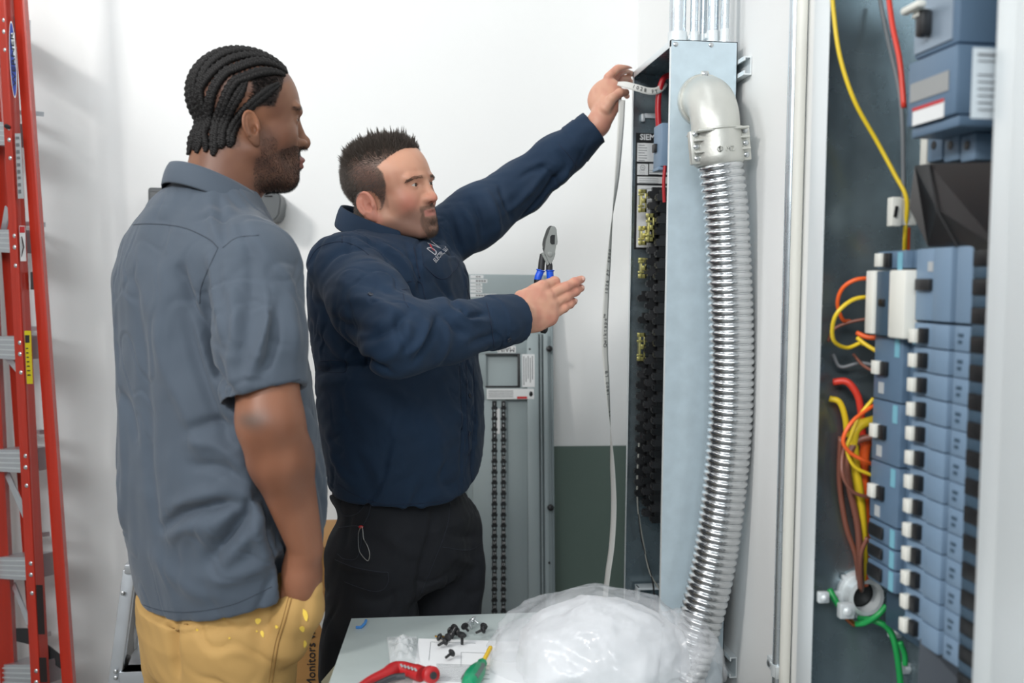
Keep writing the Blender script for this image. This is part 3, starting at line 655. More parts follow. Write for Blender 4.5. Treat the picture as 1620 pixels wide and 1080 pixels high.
b = MB(); b.box((XM-0.0076, mY(1490), ZM(173)), (XM-0.007, mY(1441), ZM(168))); b.build('red_stripe', M_redp, wl)
b = MB()
hy = mY(1452)
b.beam((XM, hy, ZM(28)), (XM-0.016, hy, ZM(22)), 0.016, 0.012, (0, 0, 1), 0.002); b.box((XM-0.026, mY(1468), ZM(22)), (XM-0.014, mY(1438), ZM(10)), 0.004); h_ = b.build('switch_handle', M_white, MM)
b = MB(); b.box((XM-0.016, mY(1462), ZM(62)), (XM-0.002, mY(1450), ZM(20)), 0.004); b.build('handle_stem', M_blk, h_)
for i, px in enumerate((1468, 1494, 1520)):
    b = MB(); ya, yc = 0.67/rXY(px-12), 0.67/rXY(px+12); b.box((0.67, yc, zz(px, 258, 0.67)), (0.71, ya, zz(px, 214, 0.67)), 0.004); tt = b.build('terminal_lug', M_brk2, MM)
    b = MB(); b.lathe((0.671, (ya+yc)/2, zz(px, 232, 0.67)), (-1, 0, 0), [(0, 0.0055), (0.002, 0.0055), (0.0021, 0.004)], 12); b.build('lug_screw', M_blk, tt)
b = MB(); b.box((0.675, 0.675/rXY(1456), zz(1455, 262, 0.675)), (0.70, 0.675/rXY(1446), zz(1455, 210, 0.675)), 0.001); b.build('side_barrier', M_white, MM)
M_shield = mat('black_shield', srgb(20, 20, 22), 0.3)
yq = 1.10
pf = lambda x, y, Y=yq: P(x, y, Y)
b = MB()
far = [P(1449, 262, 1.24), P(1475, 260, 1.24), P(1490, 392, 1.24), P(1470, 390, 1.24), P(1438, 328, 1.24)]
b.prism([P(1447, 262, 1.20), P(1470, 259, 1.16), P(1482, 330, 1.13), P(1516, 392, 1.11), P(1468, 390, 1.18), P(1438, 328, 1.20)], (0.02, 0.0, 0))
b.prism([P(1470, 259, 1.16), P(1585, 256, 1.01), P(1585, 396, 1.01), P(1516, 394, 1.11), P(1482, 330, 1.13)], (0.01, 0.008, 0))
b.build('black_shield', M_shield, E2, smooth=False)
b = MB(); b.tube([P(1470, 262, 1.157), P(1481, 330, 1.127), P(1514, 390, 1.107)], 0.0012, 6); b.build('shield_edge', M_blk2, E2)
# hanging paper label
b = MB(); b.box((P(1540, 75, 0.96).x, 0.96, P(1540, 187, 0.96).z), (XF+0.02, 0.9608, P(1540, 75, 0.96).z)); pl = b.build('paper_label', mat('paper_blueish', srgb(196, 206, 212), 0.6), E2)
b = MB()
for k, w in enumerate((30, 30, 0, 24, 30, 26, 28, 22, 30)):
    if w: a = P(1547, 84+k*11, 0.9595); c = P(1547+w, 89+k*11 if k < 1 else 87+k*11, 0.9595); b.box((a.x, 0.9590, c.z), (c.x, 0.9598, a.z))
b.build('print', M_inkg, pl)
# wires
def wire(name, m_, pts, r, par=E2, n=10):
    b = MB(); b.tube(catmull([P(x, y, Y-0.034) for x, y, Y in pts], 8), r, n); return b.build(name, m_, par, smooth=True)
wire('yellow_wire', M_yellow, [(1313, -60, 1.36), (1319, 20, 1.36), (1329, 90, 1.355), (1352, 160, 1.35), (1388, 225, 1.35), (1415, 275, 1.34), (1434, 314, 1.33), (1432, 365, 1.34), (1431, 400, 1.36)], 0.0030)
wire('orange_wire', M_orange, [(1437, 360, 1.35), (1436, 400, 1.36)], 0.0030)
wire('orange_wire', M_orange, [(1386, 440, 1.35), (1355, 442, 1.35), (1333, 456, 1.36), (1325, 480, 1.37), (1333, 505, 1.38), (1345, 508, 1.39)], 0.0028)
wire('yellow_wire', M_yellow, [(1386, 469, 1.35), (1352, 473, 1.34), (1326, 493, 1.34), (1317, 517, 1.35), (1320, 540, 1.36), (1340, 550, 1.37), (1362, 542, 1.37), (1366, 545, 1.37)], 0.0028)
wire('brown_wire', M_brown, [(1386, 503, 1.36), (1350, 508, 1.38), (1320, 520, 1.39), (1310, 540, 1.395)], 0.0024)
wire('orange_wire', M_orange, [(1355, 526, 1.37), (1372, 533, 1.36), (1388, 534, 1.35)], 0.0034)
wire('yellow_wire', M_yellow, [(1356, 534, 1.37), (1370, 545, 1.36), (1388, 556, 1.35)], 0.0030)
wire('brown_wire', M_brown, [(1388, 590, 1.35), (1366, 578, 1.37), (1350, 560, 1.39)], 0.0022)
wire('red_wire', mat('red_wire', srgb(216, 62, 46), 0.4), [(1318, 604, 1.40), (1340, 604, 1.39), (1356, 624, 1.385), (1362, 650, 1.385), (1366, 700, 1.39), (1370, 760, 1.39)], 0.0052)
wire('yellow_wire', M_yellow, [(1312, 630, 1.40), (1328, 636, 1.395), (1337, 660, 1.395), (1340, 690, 1.40)], 0.0045)
wire('yellow_wire', M_yellow, [(1382, 630, 1.35), (1362, 655, 1.35), (1346, 690, 1.35), (1340, 712, 1.35), (1352, 738, 1.35), (1380, 752, 1.35)], 0.0026)
wire('orange_wire', M_orange, [(1384, 640, 1.35), (1350, 665, 1.34), (1334, 695, 1.34), (1344, 715, 1.34), (1366, 728, 1.34), (1382, 735, 1.35)], 0.0028)
wire('yellow_wire', M_yellow, [(1384, 664, 1.36), (1362, 672, 1.36), (1351, 690, 1.36), (1354, 740, 1.37), (1362, 800, 1.38), (1366, 870, 1.39), (1364, 925, 1.40)], 0.0068)
wire('orange_wire', M_orange, [(1386, 690, 1.37), (1370, 705, 1.375), (1366, 760, 1.38), (1369, 830, 1.39), (1366, 925, 1.40)], 0.0075)
wire('brown_wire', M_brown, [(1384, 690, 1.35), (1356, 698, 1.36), (1340, 730, 1.36), (1344, 770, 1.37), (1358, 840, 1.38), (1362, 930, 1.39)], 0.0050)
wire('brown_wire', M_brown, [(1382, 788, 1.35), (1350, 778, 1.35), (1333, 750, 1.35), (1334, 715, 1.36), (1344, 695, 1.37)], 0.0026)
wire('brown_wire', M_brown, [(1330, 690, 1.40), (1328, 760, 1.40), (1338, 830, 1.40), (1354, 880, 1.40), (1360, 930, 1.40)], 0.0040)
wire('brown_wire', M_brown, [(1372, 850, 1.35), (1362, 880, 1.36), (1363, 935, 1.39)], 0.0030)
wire('grey_wire', M_inkg, [(1318, 560, 1.40), (1330, 580, 1.40), (1360, 574, 1.39), (1386, 578, 1.37)], 0.0026)
wire('grey_wire', M_inkg, [(1392, 0, 1.40), (1404, 60, 1.38), (1422, 140, 1.34), (1428, 200, 1.32), (1430, 330, 1.34)], 0.0030)
wire('red_wire', mat('red_wire', (0, 0, 0)), [(1404, -20, 1.32), (1412, 40, 1.30), (1424, 100, 1.28), (1430, 170, 1.27)], 0.0036)
# connector on the far inner side with green grounds
hb = P(1357, 936, NY1-0.002)
b = MB(); b.lathe(hb, (0, -1, 0), [(0, 0.034), (0.006, 0.034), (0.007, 0.028), (0.028, 0.027), (0.029, 0.021), (0.008, 0.020)], 28, False); hub = b.build('conduit_hub', M_galv_e, E2)
b = MB(); b.lathe(hb+Vector((0, -0.004, 0)), (0, -1, 0), [(0, 0.020), (0.002, 0.020)], 20); b.build('hub_opening', M_blk, hub)
for k in range(8):
    a_ = k*PI/4; b = MB(); b.box((hb.x+math.cos(a_)*0.034-0.004, hb.y-0.007, hb.z+math.sin(a_)*0.034-0.004), (hb.x+math.cos(a_)*0.034+0.004, hb.y-0.001, hb.z+math.sin(a_)*0.034+0.004), 0.001); b.build('locknut_tooth', M_galv_e, hub)
wire('green_wire', M_green_w, [(1352, 987, 1.38), (1368, 985, 1.37), (1388, 973, 1.36), (1402, 958, 1.36)], 0.0042)
wire('green_wire', M_green_w, [(1358, 978, 1.39), (1385, 982, 1.37), (1408, 998, 1.36), (1420, 1040, 1.35), (1428, 1120, 1.35)], 0.0045)
wire('green_wire', M_green_w, [(1312, 932, 1.39), (1322, 950, 1.38), (1330, 962, 1.38)], 0.0045)
wire('green_wire', M_green_w, [(1424, 1015, 1.30), (1431, 1035, 1.30), (1432, 1052, 1.30)], 0.0038)
wire('copper_end', M_cop, [(1330, 958, 1.38), (1338, 975, 1.38), (1352, 988, 1.38)], 0.0042)
for (x, y_, s_) in ((1338, 965, 0.011), (1302, 944, 0.008), (1415, 998, 0.009), (1434, 1056, 0.008), (1420, 975, 0.006)):
    b = MB(); p = P(x, y_, 1.335); b.box(p-Vector((s_, s_*0.6, s_)), p+Vector((s_, s_*0.6, s_)), 0.002); screwhead(b, p+Vector((0, -s_*0.6, 0)), (0, -1, 0), s_*0.6, 0.004); b.build('ground_lug', M_galv_e, E2)
b = MB(); b.prism([P(1455, 1010, 1.15), P(1490, 1005, 1.12), P(1542, 1052, 1.06), P(1540, 1075, 1.06), P(1560, 1120, 1.06), P(1450, 1120, 1.15)], (0.03, 0, 0)); b.build('lower_lug_cover', mat('lug_cover', srgb(70, 76, 84), 0.45), E2, smooth=False)
b = MB(); a = P(1536, 1030, 1.10); b.box((a.x-0.006, 1.095, a.z-0.012), (a.x+0.004, 1.105, a.z+0.010), 0.001); b.build('white_tab', M_white, E2)
b = MB(); a = P(1418, 335, 1.30); b.box((a.x-0.009, 1.295, a.z-0.020), (a.x+0.006, 1.31, a.z+0.020), 0.002); b.box((a.x+0.006, 1.30, a.z-0.018), (a.x+0.03, 1.308, a.z+0.018), 0.001); lg_ = b.build('ground_lug', M_white, E2)
b = MB(); b.beam(P(1416, 343, 1.293), P(1419, 326, 1.293), 0.004, 0.002, (0, 1, 0)); b.build('lug_slot', M_blk, lg_)
# ============================================================ metal table top and the things on it
TZ = 0.78
tl = PZ(556, 978, TZ); tr = Vector((0.455, tl.y+0.004, TZ)); fl = PZ(517, 1090, TZ); dv = (fl-tl).normalized(); fl = tl+dv*0.62; fr = tr+Vector((0, -0.62, 0))
M_tab = mat('table_steel', srgb(186, 197, 196), 0.42, 0.15, var=0.05, vscale=14, bump=0.1, bscale=120)
tb = thing('work_table', ((tl.x+tr.x)/2, tl.y-0.3, 0), 'grey sheet-metal table top in the foreground with tools and papers', 'table')
b = MB(); b.prism([tl, tr, fr, fl], (0, 0, -0.003)); b.prism([tl+Vector((0.0, -0.002, -0.003)), tr+Vector((0, -0.002, -0.003)), tr+Vector((0, 0, -0.003)), tl+Vector((0, 0, -0.003))], (0, 0, -0.03))
b.prism([tl+Vector((0, 0, -0.003)), tl+Vector((0.003, 0, -0.003)), fl+Vector((0.003, 0, -0.003)), fl+Vector((0, 0, -0.003))], (0, 0, -0.03)); b.build('table_top', M_tab, tb, smooth=False)
for p in (tl, tr, fl, fr):
    q_ = p+((tl+tr+fl+fr)/4-p)*0.09; b = MB(); b.box((q_.x-0.015, q_.y-0.015, 0), (q_.x+0.015, q_.y+0.015, TZ-0.004), 0.002); b.build('leg', M_alu, tb)
# pale board carton below the table's left corner
BZ = 0.66
q0 = PZ(552, 1026, BZ); q1 = PZ(508, 1078, BZ)
b = MB(); b.prism([q0, q1, q1+Vector((0.02, -0.05, 0)), Vector((tl.x-0.012-0.02, q1.y-0.05, BZ)), Vector((tl.x-0.008, q0.y, BZ))], (0, 0, -BZ)); pc = b.build('carton', M_cardl, None, smooth=False)
tag(pc, 'pale beige board carton peeking out below the left corner of the table', 'box')
# paper sheet
p00, p10, p01 = PZ(662, 1010, TZ+0.001), PZ(792, 1014, TZ+0.001), PZ(652, 1085, TZ+0.001)
u = (p10-p00).normalized(); v = (p01-p00).normalized()
b = MB(); b.prism([p00, p00+u*0.216, p00+u*0.216+v*0.279, p00+v*0.279], (0, 0, 0.0006)); pap = b.build('paper_sheet', mat('paper', srgb(236, 238, 240), 0.7), None, smooth=False)
tag(pap, 'white printed paper sheet lying on the metal table under the black screws', 'paper')
b = MB(); up = Vector((0, 0, 0.0010))
L_ = lambda a, c, d, e, w=0.0006: b.beam(p00+u*a+v*c+up, p00+u*d+v*e+up, w, 0.0003)
L_(0.022, 0.016, 0.10, 0.016); L_(0.022, 0.016, 0.022, 0.10); L_(0.075, 0.06, 0.075, 0.12); L_(0.075, 0.06, 0.12, 0.06)
for k in range(12): L_(0.035, 0.115+0.006*k, 0.12-0.01*(k % 3), 0.115+0.006*k, 0.0012)
b.build('print', M_inkg, pap)
# screws
def screw(px, py, ang, tilt, s, m_, lab, grp, Y0=TZ+0.0016):
    p = PZ(px, py, Y0); hd = Vector((math.cos(ang)*math.cos(tilt), math.sin(ang)*math.cos(tilt), math.sin(tilt)))
    b = MB(); r = 0.006*s
    c = p+Vector((0, 0, r*0.9 if tilt < 0.9 else 0.001))
    b.lathe(c, hd, [(0, 0.0), (0.001*s, 0.0022*s), (0.011*s, 0.0024*s), (0.0112*s, 0.0045*s), (0.013*s, r*1.15), (0.0155*s, r*1.15), (0.018*s, r*0.75), (0.0182*s, r*0.3)], 14)
    return tag(b.build('screw', m_, None), lab, 'screw', grp)
gb = 'black screws scattered on the paper and table'; gs = 'small silver screws on the table'
screw(704, 1046, 0.5, 0.45, 1.0, M_blk, 'black screw lying nearest the viewer on the paper', gb)
screw(692, 1026, 0.2, 0.4, 1.0, M_blk, 'black screw left of the pile, above the nearest one', gb)
screw(731, 1021, 1.5, 1.45, 1.1, M_blk, 'black screw standing upside up at the right of the pile', gb)
for i, (x, y_, a_) in enumerate(((704, 1010, 0.1), (712, 1005, 0.9), (722, 1008, 2.4), (716, 1014, 4.0), (735, 1007, 3.3), (752, 1006, 0.2), (760, 1003, 1.0), (741, 1003, 2.0), (707, 1018, 2.8))):
    screw(x, y_, a_, 0.35, 1.0, M_blk, 'black screw in the dark pile on the edge of the paper', 'black screws in the pile', TZ+0.0016+(0.006 if i % 2 else 0))
b = MB(); c = PZ(712, 1008, TZ+0.004); b.lathe(c, (0.5, 0.1, 0.9), [(0, 0.006), (0.012, 0.004), (0.020, 0.003)], 12); tag(b.build('plastic_anchor', M_blk, None), 'tall black plastic anchor at the left of the screw pile', 'anchor')
for (x, y_, a_, l_) in ((757, 990, 2.6, 'silver screw nearest the back edge of the table'), (738, 994, 0.4, 'silver screw just left of the one by the back edge'), (746, 999, 1.8, 'silver screw right behind the black pile')):
    screw(x, y_, a_, 0.5, 0.85, M_screw, l_, gs)
b = MB(); b.beam(PZ(688, 1006, TZ+0.005), PZ(706, 1009, TZ+0.005), 0.003, 0.003, (0, 0, 1), 0.001); b.beam(PZ(700, 1006, TZ+0.0055), PZ(704, 1012, TZ+0.0055), 0.005, 0.003, (0, 0, 1), 0.001); tag(b.build('driver_bit', mat('gold', srgb(206, 160, 74), 0.3, 0.8), None), 'small gold bit at the left of the black screw pile', 'bit')
# scrap of blue tape
b = MB(); pts_ = [PZ(563, 992, TZ+0.002), PZ(571, 992, TZ+0.002), PZ(577, 986, TZ+0.004), PZ(579, 981, TZ+0.006)]
b.tube(pts_, 0.0028, 6); tag(b.build('tape_scrap', mat('tape_blue', srgb(60, 130, 200), 0.4), None), 'tiny scrap of blue tape on the back left corner of the table', 'tape')
# little crumpled clear bag
random.seed(3)
M_film = mat('clear_film', (0.92, 0.94, 0.96), 0.08, trans=0.0, alpha=0.30, bump=0.5, bscale=60, spec=0.9, bdist=0.004)
rows = []
for i in range(26):
    row = []
    for j in range(26):
        p = PZ(612+j*1.9+i*0.2, 1007+i*1.7, TZ+0.0015); u1 = (i-12.5)/12.5; v1 = (j-12.5)/12.5; e_ = max(0, 1-u1*u1)*max(0, 1-v1*v1)
        p.z += 0.020*e_*(0.5+0.9*abs(mnoise.noise(Vector((i*0.22, j*0.22, 5)))))+0.004*e_*abs(mnoise.noise(Vector((i*0.6, j*0.6, 9)))); row.append(p)
    rows.append(row)
b = MB(); b.grid(rows); tag(b.build('clear_bag', M_film, None, smooth=True, solid=0.0004), 'small crumpled clear plastic bag left of the printed paper', 'bag')
# red cable cutter / multi tool in the foreground
M_redt = mat('red_handle', srgb(176, 30, 34), 0.42, bump=0.1, bscale=90)
rt = thing('wire_stripper', tuple(PZ(630, 1075, TZ)), 'red wire stripping tool with grey jaws at the bottom edge of the table', 'hand tool')
g = lambda x, y, h=0.012: PZ(x, y, TZ+h)+Vector((0, 0, 0))
b = MB(); b.tube(catmull([g(556, 1096), g(585, 1078), g(612, 1067), g(628, 1058), g(650, 1062), g(668, 1068)], 6), [0.006]*4+[0.0065+0.0006*k for k in range(10)]+[0.0125]*6+[0.013]*6+[0.0145]*5, 16)
for v_ in b.bm.verts: v_.co.z = TZ+0.002+(v_.co.z-TZ-0.012)*0.8+0.012
b.build('handle', M_redt, rt)
b = MB(); b.tube(catmull([g(560, 1100, 0.02), g(590, 1086, 0.02), g(620, 1072, 0.022), g(640, 1069, 0.022)], 6), [0.004]*6+[0.005]*13, 10); b.build('jaw', mat('tool_steel', srgb(84, 84, 88), 0.35, 0.7), rt)
b = MB(); b.lathe(g(679, 1066, 0.015), (0.35, -0.9, 0.25), [(0, 0.013), (0.012, 0.013), (0.014, 0.010), (0.0142, 0.004)], 20); b.build('pivot', M_redt, rt)
b = MB(); b.lathe(g(680, 1067, 0.015)+Vector((0.005, -0.0125, 0.0035)), (0.35, -0.9, 0.25), [(0, 0.006), (0.002, 0.005)], 14); b.build('pivot_screw', M_blk2, rt)
for k in range(5):
    b = MB(); p = g(634+k*5.5, 1050.5+k*1.6, 0.024); b.beam(p, p+Vector((0.002, -0.012, 0.001)), 0.0028, 0.0015, (0, 0, 1)); b.build('grip_mark', M_lblg, rt)
# screwdriver
sd = thing('screwdriver', tuple(PZ(765, 1065, TZ)), 'screwdriver with green and grey handle and yellow shaft on the paper', 'screwdriver')
a = PZ(776, 1024, TZ+0.016); e = PZ(764, 1047, TZ+0.014); h2 = PZ(744, 1078, TZ+0.013); ax_ = (h2-e).normalized()
b = MB(); b.tube([a+Vector((0, 0, 0)), e], 0.0036, 12); b.build('shaft', mat('yellow_sleeve', srgb(238, 196, 30), 0.4), sd)
b = MB(); b.tube([a-(e-a).normalized()*0.006, a], [0.0012, 0.002], 8); b.build('tip', M_blk2, sd)
M_grn = mat('green_grip', srgb(20, 140, 96), 0.35)
b = MB(); b.lathe(e, ax_, [(0, 0.005), (0.003, 0.008), (0.010, 0.0085), (0.016, 0.0075), (0.022, 0.0105), (0.045, 0.0145), (0.070, 0.0150), (0.085, 0.0125), (0.090, 0.008)], 8); hd = b.build('handle', M_grn, sd)
b = MB()
for k in (0, 3, 5):
    an = k*2*PI/6; n1 = ax_.orthogonal().normalized(); n2 = ax_.cross(n1); o_ = n1*math.cos(an)+n2*math.sin(an)
    b.tube([e+ax_*0.026+o_*0.0085, e+ax_*0.05+o_*0.0115, e+ax_*0.078+o_*0.0115], 0.0042, 8)
b.build('grey_grip', mat('grip_grey', srgb(92, 104, 100), 0.5), hd)
# ============================================================ big white plastic bag
bc = PZ(925, 1052, TZ); 
BG = thing('plastic_bag', (bc.x, bc.y, TZ), 'large crumpled translucent white plastic bag heaped on the metal table', 'plastic bag')
def crumple(p, s, seed):
    v = 0; a = 1; q = Vector(p)*s
    for o in range(4):
        v += a*(1-2*abs(mnoise.noise(q+Vector((seed, seed*2, o*7.3))))); q *= 2.0; a *= 0.44
    return v/1.72
def lump(cx, cy, rx, ry, h, amp, seed, n=110, m_=52, pw=0.55, zoff=0.002):
    rows = []
    for i in range(m_+1):
        phi = i/m_*PI/2; row = []
        for j in range(n):
            th = 2*PI*j/n; d = Vector((math.cos(th)*math.cos(phi), math.sin(th)*math.cos(phi), math.sin(phi)))
            c = crumple((d.x*1.4, d.y*1.4, d.z*0.9), 1.15, seed)
            r_ = 1+amp*c+0.06*math.sin(3*th+seed)+0.03*math.cos(5*th)
            x = math.copysign(abs(d.x), d.x)*rx*r_; y_ = d.y*ry*r_; z_ = (abs(d.z)**pw)*h*(1+amp*0.6*c)
            if i == 0: z_ = 0
            row.append(Vector((cx+x, cy+y_, TZ+zoff+z_)))
        rows.append(row)
    b = MB(); b.grid(rows, closed_u=True); b.bm.faces.new([v for v in b.bm.verts][-n:]); return b
M_bag = mat('bag_film', (0.82, 0.84, 0.87), 0.16, alpha=0.30, bump=0.5, bscale=22, spec=0.8, bdist=0.012)
M_bagi = mat('bag_inner', srgb(216, 218, 221), 0.5, bump=0.3, bscale=20, bdist=0.006, sheen=0.2)
lump(bc.x+0.020, bc.y-0.005, 0.124, 0.108, 0.099, 0.19, 2.2, pw=0.85).build('inner_wrap', M_bagi, BG, smooth=True)
lump(bc.x+0.022, bc.y, 0.150, 0.130, 0.114, 0.20, 5.1, pw=0.85, zoff=0.001).build('outer_film', M_bag, BG, smooth=True)
lump(bc.x+0.150, bc.y-0.03, 0.055, 0.10, 0.080, 0.26, 8.4, n=70, m_=30, pw=0.85).build('film_fold', M_bag, BG, smooth=True)
lump(bc.x-0.062, bc.y+0.068, 0.080, 0.055, 0.048, 0.24, 3.4, n=70, m_=30, pw=0.9).build('film_fold', M_bag, BG, smooth=True)
# ============================================================ implicit surfaces (continuous bodies and clothing)
f32 = np.float32
def A3(v): return np.array([v[0], v[1], v[2]], dtype=f32)
def cap(p, a, b, ra, rb):
    a = A3(a); b = A3(b); ab = b-a; t = np.clip(((p-a)@ab)/max(float(ab@ab), 1e-9), 0, 1)
    return np.linalg.norm(p-a-t[:, None]*ab, axis=1)-(ra+(rb-ra)*t)
def chain(p, pts, rs, k=0.0):
    d = None
    for i in range(len(pts)-1):
        e = cap(p, pts[i], pts[i+1], rs[i], rs[i+1]); d = e if d is None else (smin(d, e, k) if k else np.minimum(d, e))
    return d
def ell(p, c, r, R=None):
    q = p-A3(c)
    if R is not None: q = q@R
    r = A3(r); k0 = np.linalg.norm(q/r, axis=1); k1 = np.linalg.norm(q/(r*r), axis=1)+1e-9
    return k0*(k0-1)/k1
def sph(p, c, r): return np.linalg.norm(p-A3(c), axis=1)-r
def smin(a, b, k):
    h = np.clip(0.5+0.5*(b-a)/k, 0, 1); return b+(a-b)*h-k*h*(1-h)
def smax(a, b, k): return -smin(-a, -b, k)
def rotm(ax, deg):
    return np.array(Matrix.Rotation(math.radians(deg), 3, ax), dtype=f32)
def loft(p, lev, F, R, zs=1.0):
    """elliptical column; lev rows: z, cx, cy, a (along R), b (along F)"""
    L = np.array(lev, dtype=f32); L = L[np.argsort(L[:, 0])]
    z = p[:, 2]; P_ = [np.interp(z, L[:, 0], L[:, i]) for i in range(1, 5)]
    x = p[:, 0]-P_[0]; y = p[:, 1]-P_[1]
    u = x*R[0]+y*R[1]; v = x*F[0]+y*F[1]; a, b = P_[2], P_[3]
    k0 = np.sqrt((u/a)**2+(v/b)**2); k1 = np.sqrt((u/a**2)**2+(v/b**2)**2)+1e-6
    d = k0*(k0-1)/k1
    d = np.where(k0 < 0.3, -np.minimum(a, b)*0.8, d)
    zt, zb_ = L[-1, 0], L[0, 0]
    return smax(smax(d, z-zt, 0.04), zb_-z, 0.02)
def smooth_levels(lev, n=70, w=7):
    L = np.array(lev, dtype=np.float64); L = L[np.argsort(L[:, 0])]; z = np.linspace(L[0, 0], L[-1, 0], n); k = np.hanning(2*w+3)[1:-1]; k /= k.sum(); out = [z]
    for i in range(1, 5):
        y = np.interp(z, L[:, 0], L[:, i]); yp = np.concatenate([2*y[0]-y[w:0:-1], y, 2*y[-1]-y[-2:-w-2:-1]]); out.append(np.convolve(yp, k, 'valid'))
    return np.stack(out, 1)
def sparse_mesh(f, lo, hi, h, chunk=400000, newton=2):
    n = 8; H = h*n; lo = np.array(lo, dtype=np.float64); hi = np.array(hi, dtype=np.float64)
    nb = np.ceil((hi-lo)/H).astype(int)+1
    g = np.stack(np.meshgrid(*[np.arange(k) for k in nb], indexing='ij'), -1).reshape(-1, 3)
    cen = (lo+(g+0.5)*H).astype(f32)
    d = np.concatenate([f(cen[i:i+chunk]) for i in range(0, len(cen), chunk)])
    act = g[np.abs(d) < H*1.25]
    o = np.stack(np.meshgrid(*[np.arange(n+1)]*3, indexing='ij'), -1).reshape(-1, 3)
    step = max(1, chunk//len(o)); cells = []; verts = []; edges = []
    corner = np.array([(i, j, k) for i in (0, 1) for j in (0, 1) for k in (0, 1)])
    E = [(a, b) for a in range(8) for b in range(a+1, 8) if np.abs(corner[a]-corner[b]).sum() == 1]
    for i in range(0, len(act), step):
        B = act[i:i+step]; pts = (lo+(B[:, None, :]*n+o[None])*h)
        V = f(pts.reshape(-1, 3).astype(f32)).reshape(len(B), n+1, n+1, n+1)
        C = np.stack([V[:, a:a+n, b:b+n, c:c+n] for a, b, c in corner], -1)
        neg = C < 0; m_ = neg.any(-1) & ~neg.all(-1); bi, x, y, z = np.nonzero(m_)
        if len(bi) == 0: continue
        cv = C[bi, x, y, z]; s_ = np.zeros((len(bi), 3)); cnt = np.zeros(len(bi))
        for a, b in E:
            va, vb = cv[:, a], cv[:, b]; c = (va < 0) != (vb < 0); t = np.where(c, va/np.where(c, va-vb, 1), 0)
            pt = corner[a]+(corner[b]-corner[a])*t[:, None]; s_ += np.where(c[:, None], pt, 0); cnt += c
        gc = B[bi]*n+np.stack([x, y, z], -1); cells.append(gc); verts.append(lo+(gc+s_/cnt[:, None])*h)
        for axn, ci in ((0, 4), (1, 2), (2, 1)):
            c = (cv[:, 0] < 0) != (cv[:, ci] < 0); edges.append(np.concatenate([gc[c], np.full((c.sum(), 1), axn), (cv[c, 0] < 0)[:, None].astype(int)], 1))
    cells = np.concatenate(cells); verts = np.concatenate(verts); edges = np.concatenate(edges)
    BIG = 1 << 20; key = lambda c: (c[:, 0].astype(np.int64)*BIG+c[:, 1])*BIG+c[:, 2]
    k = key(cells); order = np.argsort(k); ks = k[order]
    def look(c):
        q = key(c); i = np.searchsorted(ks, q); i = np.clip(i, 0, len(ks)-1); ok = ks[i] == q; return np.where(ok, order[i], -1)
    faces = []
    for axn in range(3):
        e = edges[edges[:, 3] == axn]; c = e[:, :3]; u = np.zeros(3, int); v = np.zeros(3, int); u[(axn+1) % 3] = 1; v[(axn+2) % 3] = 1
        q = np.stack([look(c), look(c-u), look(c-u-v), look(c-v)], -1); ok = (q >= 0).all(1); q = q[ok]; s_ = e[ok, 4] == 1
        q[s_] = q[s_][:, ::-1]; faces.append(q)
    faces = np.concatenate(faces)[:, ::-1]
    for _ in range(newton):
        v = verts.astype(f32); e = h*0.5; d0 = f(v); gr = np.stack([f(v+A3([e, 0, 0]))-f(v-A3([e, 0, 0])), f(v+A3([0, e, 0]))-f(v-A3([0, e, 0])), f(v+A3([0, 0, e]))-f(v-A3([0, 0, e]))], -1)/(2*e)
        g2 = (gr**2).sum(1)+1e-3; stp = -(d0/g2)[:, None]*gr; ln = np.linalg.norm(stp, axis=1, keepdims=True); stp *= np.minimum(1, h*0.5/np.maximum(ln, 1e-9)); verts = verts+stp
    return verts, faces
def vnormals(v, f_):
    n = np.cross(v[f_[:, 2]]-v[f_[:, 0]], v[f_[:, 3]]-v[f_[:, 1]]); o = np.zeros_like(v)
    for i in range(4): np.add.at(o, f_[:, i], n)
    return o/(np.linalg.norm(o, axis=1, keepdims=True)+1e-12)
def orient(v, f_):
    # flip all faces when the volume is negative
    a, b, c = v[f_[:, 0]], v[f_[:, 1]], v[f_[:, 2]]; vol = np.einsum('ij,ij->i', a, np.cross(b, c)).sum()
    return f_ if vol > 0 else f_[:, ::-1]
def np_mesh(name, v, f_, col=None):
    me = bpy.data.meshes.new(name); me.vertices.add(len(v)); me.vertices.foreach_set('co', np.asarray(v, dtype=f32).ravel())
    me.loops.add(len(f_)*4); me.polygons.add(len(f_)); me.loops.foreach_set('vertex_index', np.asarray(f_, dtype=np.int32).ravel())
    me.polygons.foreach_set('loop_start', np.arange(0, len(f_)*4, 4, dtype=np.int32)); me.polygons.foreach_set('loop_total', np.full(len(f_), 4, dtype=np.int32))
    me.update(calc_edges=True); me.validate()
    if col is not None:
        at = me.color_attributes.new('Col', 'FLOAT_COLOR', 'POINT'); c4 = np.ones((len(v), 4), dtype=f32); c4[:, :3] = col; at.data.foreach_set('color', c4.ravel())
    return me
def nz(p, s, seed=0.0):
    "cheap smooth pseudo noise in -1..1 from rotated sines"
    x = p*s; r = np.zeros(len(p))
    rng = np.random.RandomState(int(seed*10)+5)
    for k in range(6):
        d = rng.randn(3); d /= np.linalg.norm(d); r += np.sin(x@d*(1+0.35*k)+rng.rand()*6.28+1.3*np.sin(x@np.roll(d, 1)*0.7+k))
    return r/6*1.6
def crease(p, s, seed, h):
    'sharp shallow creases: thin grooves with a soft ridge beside them'
    n = nz(p+0.03*np.stack([nz(p, s*0.6, seed+3), nz(p, s*0.6, seed+4), nz(p, s*0.6, seed+5)], 1), s, seed)
    m_ = smoothstep(-0.2, 0.5, nz(p, s*0.35, seed+7)); return h*m_*(-np.exp(-(n/0.13)**2)+0.6*np.exp(-((n-0.32)/0.20)**2))
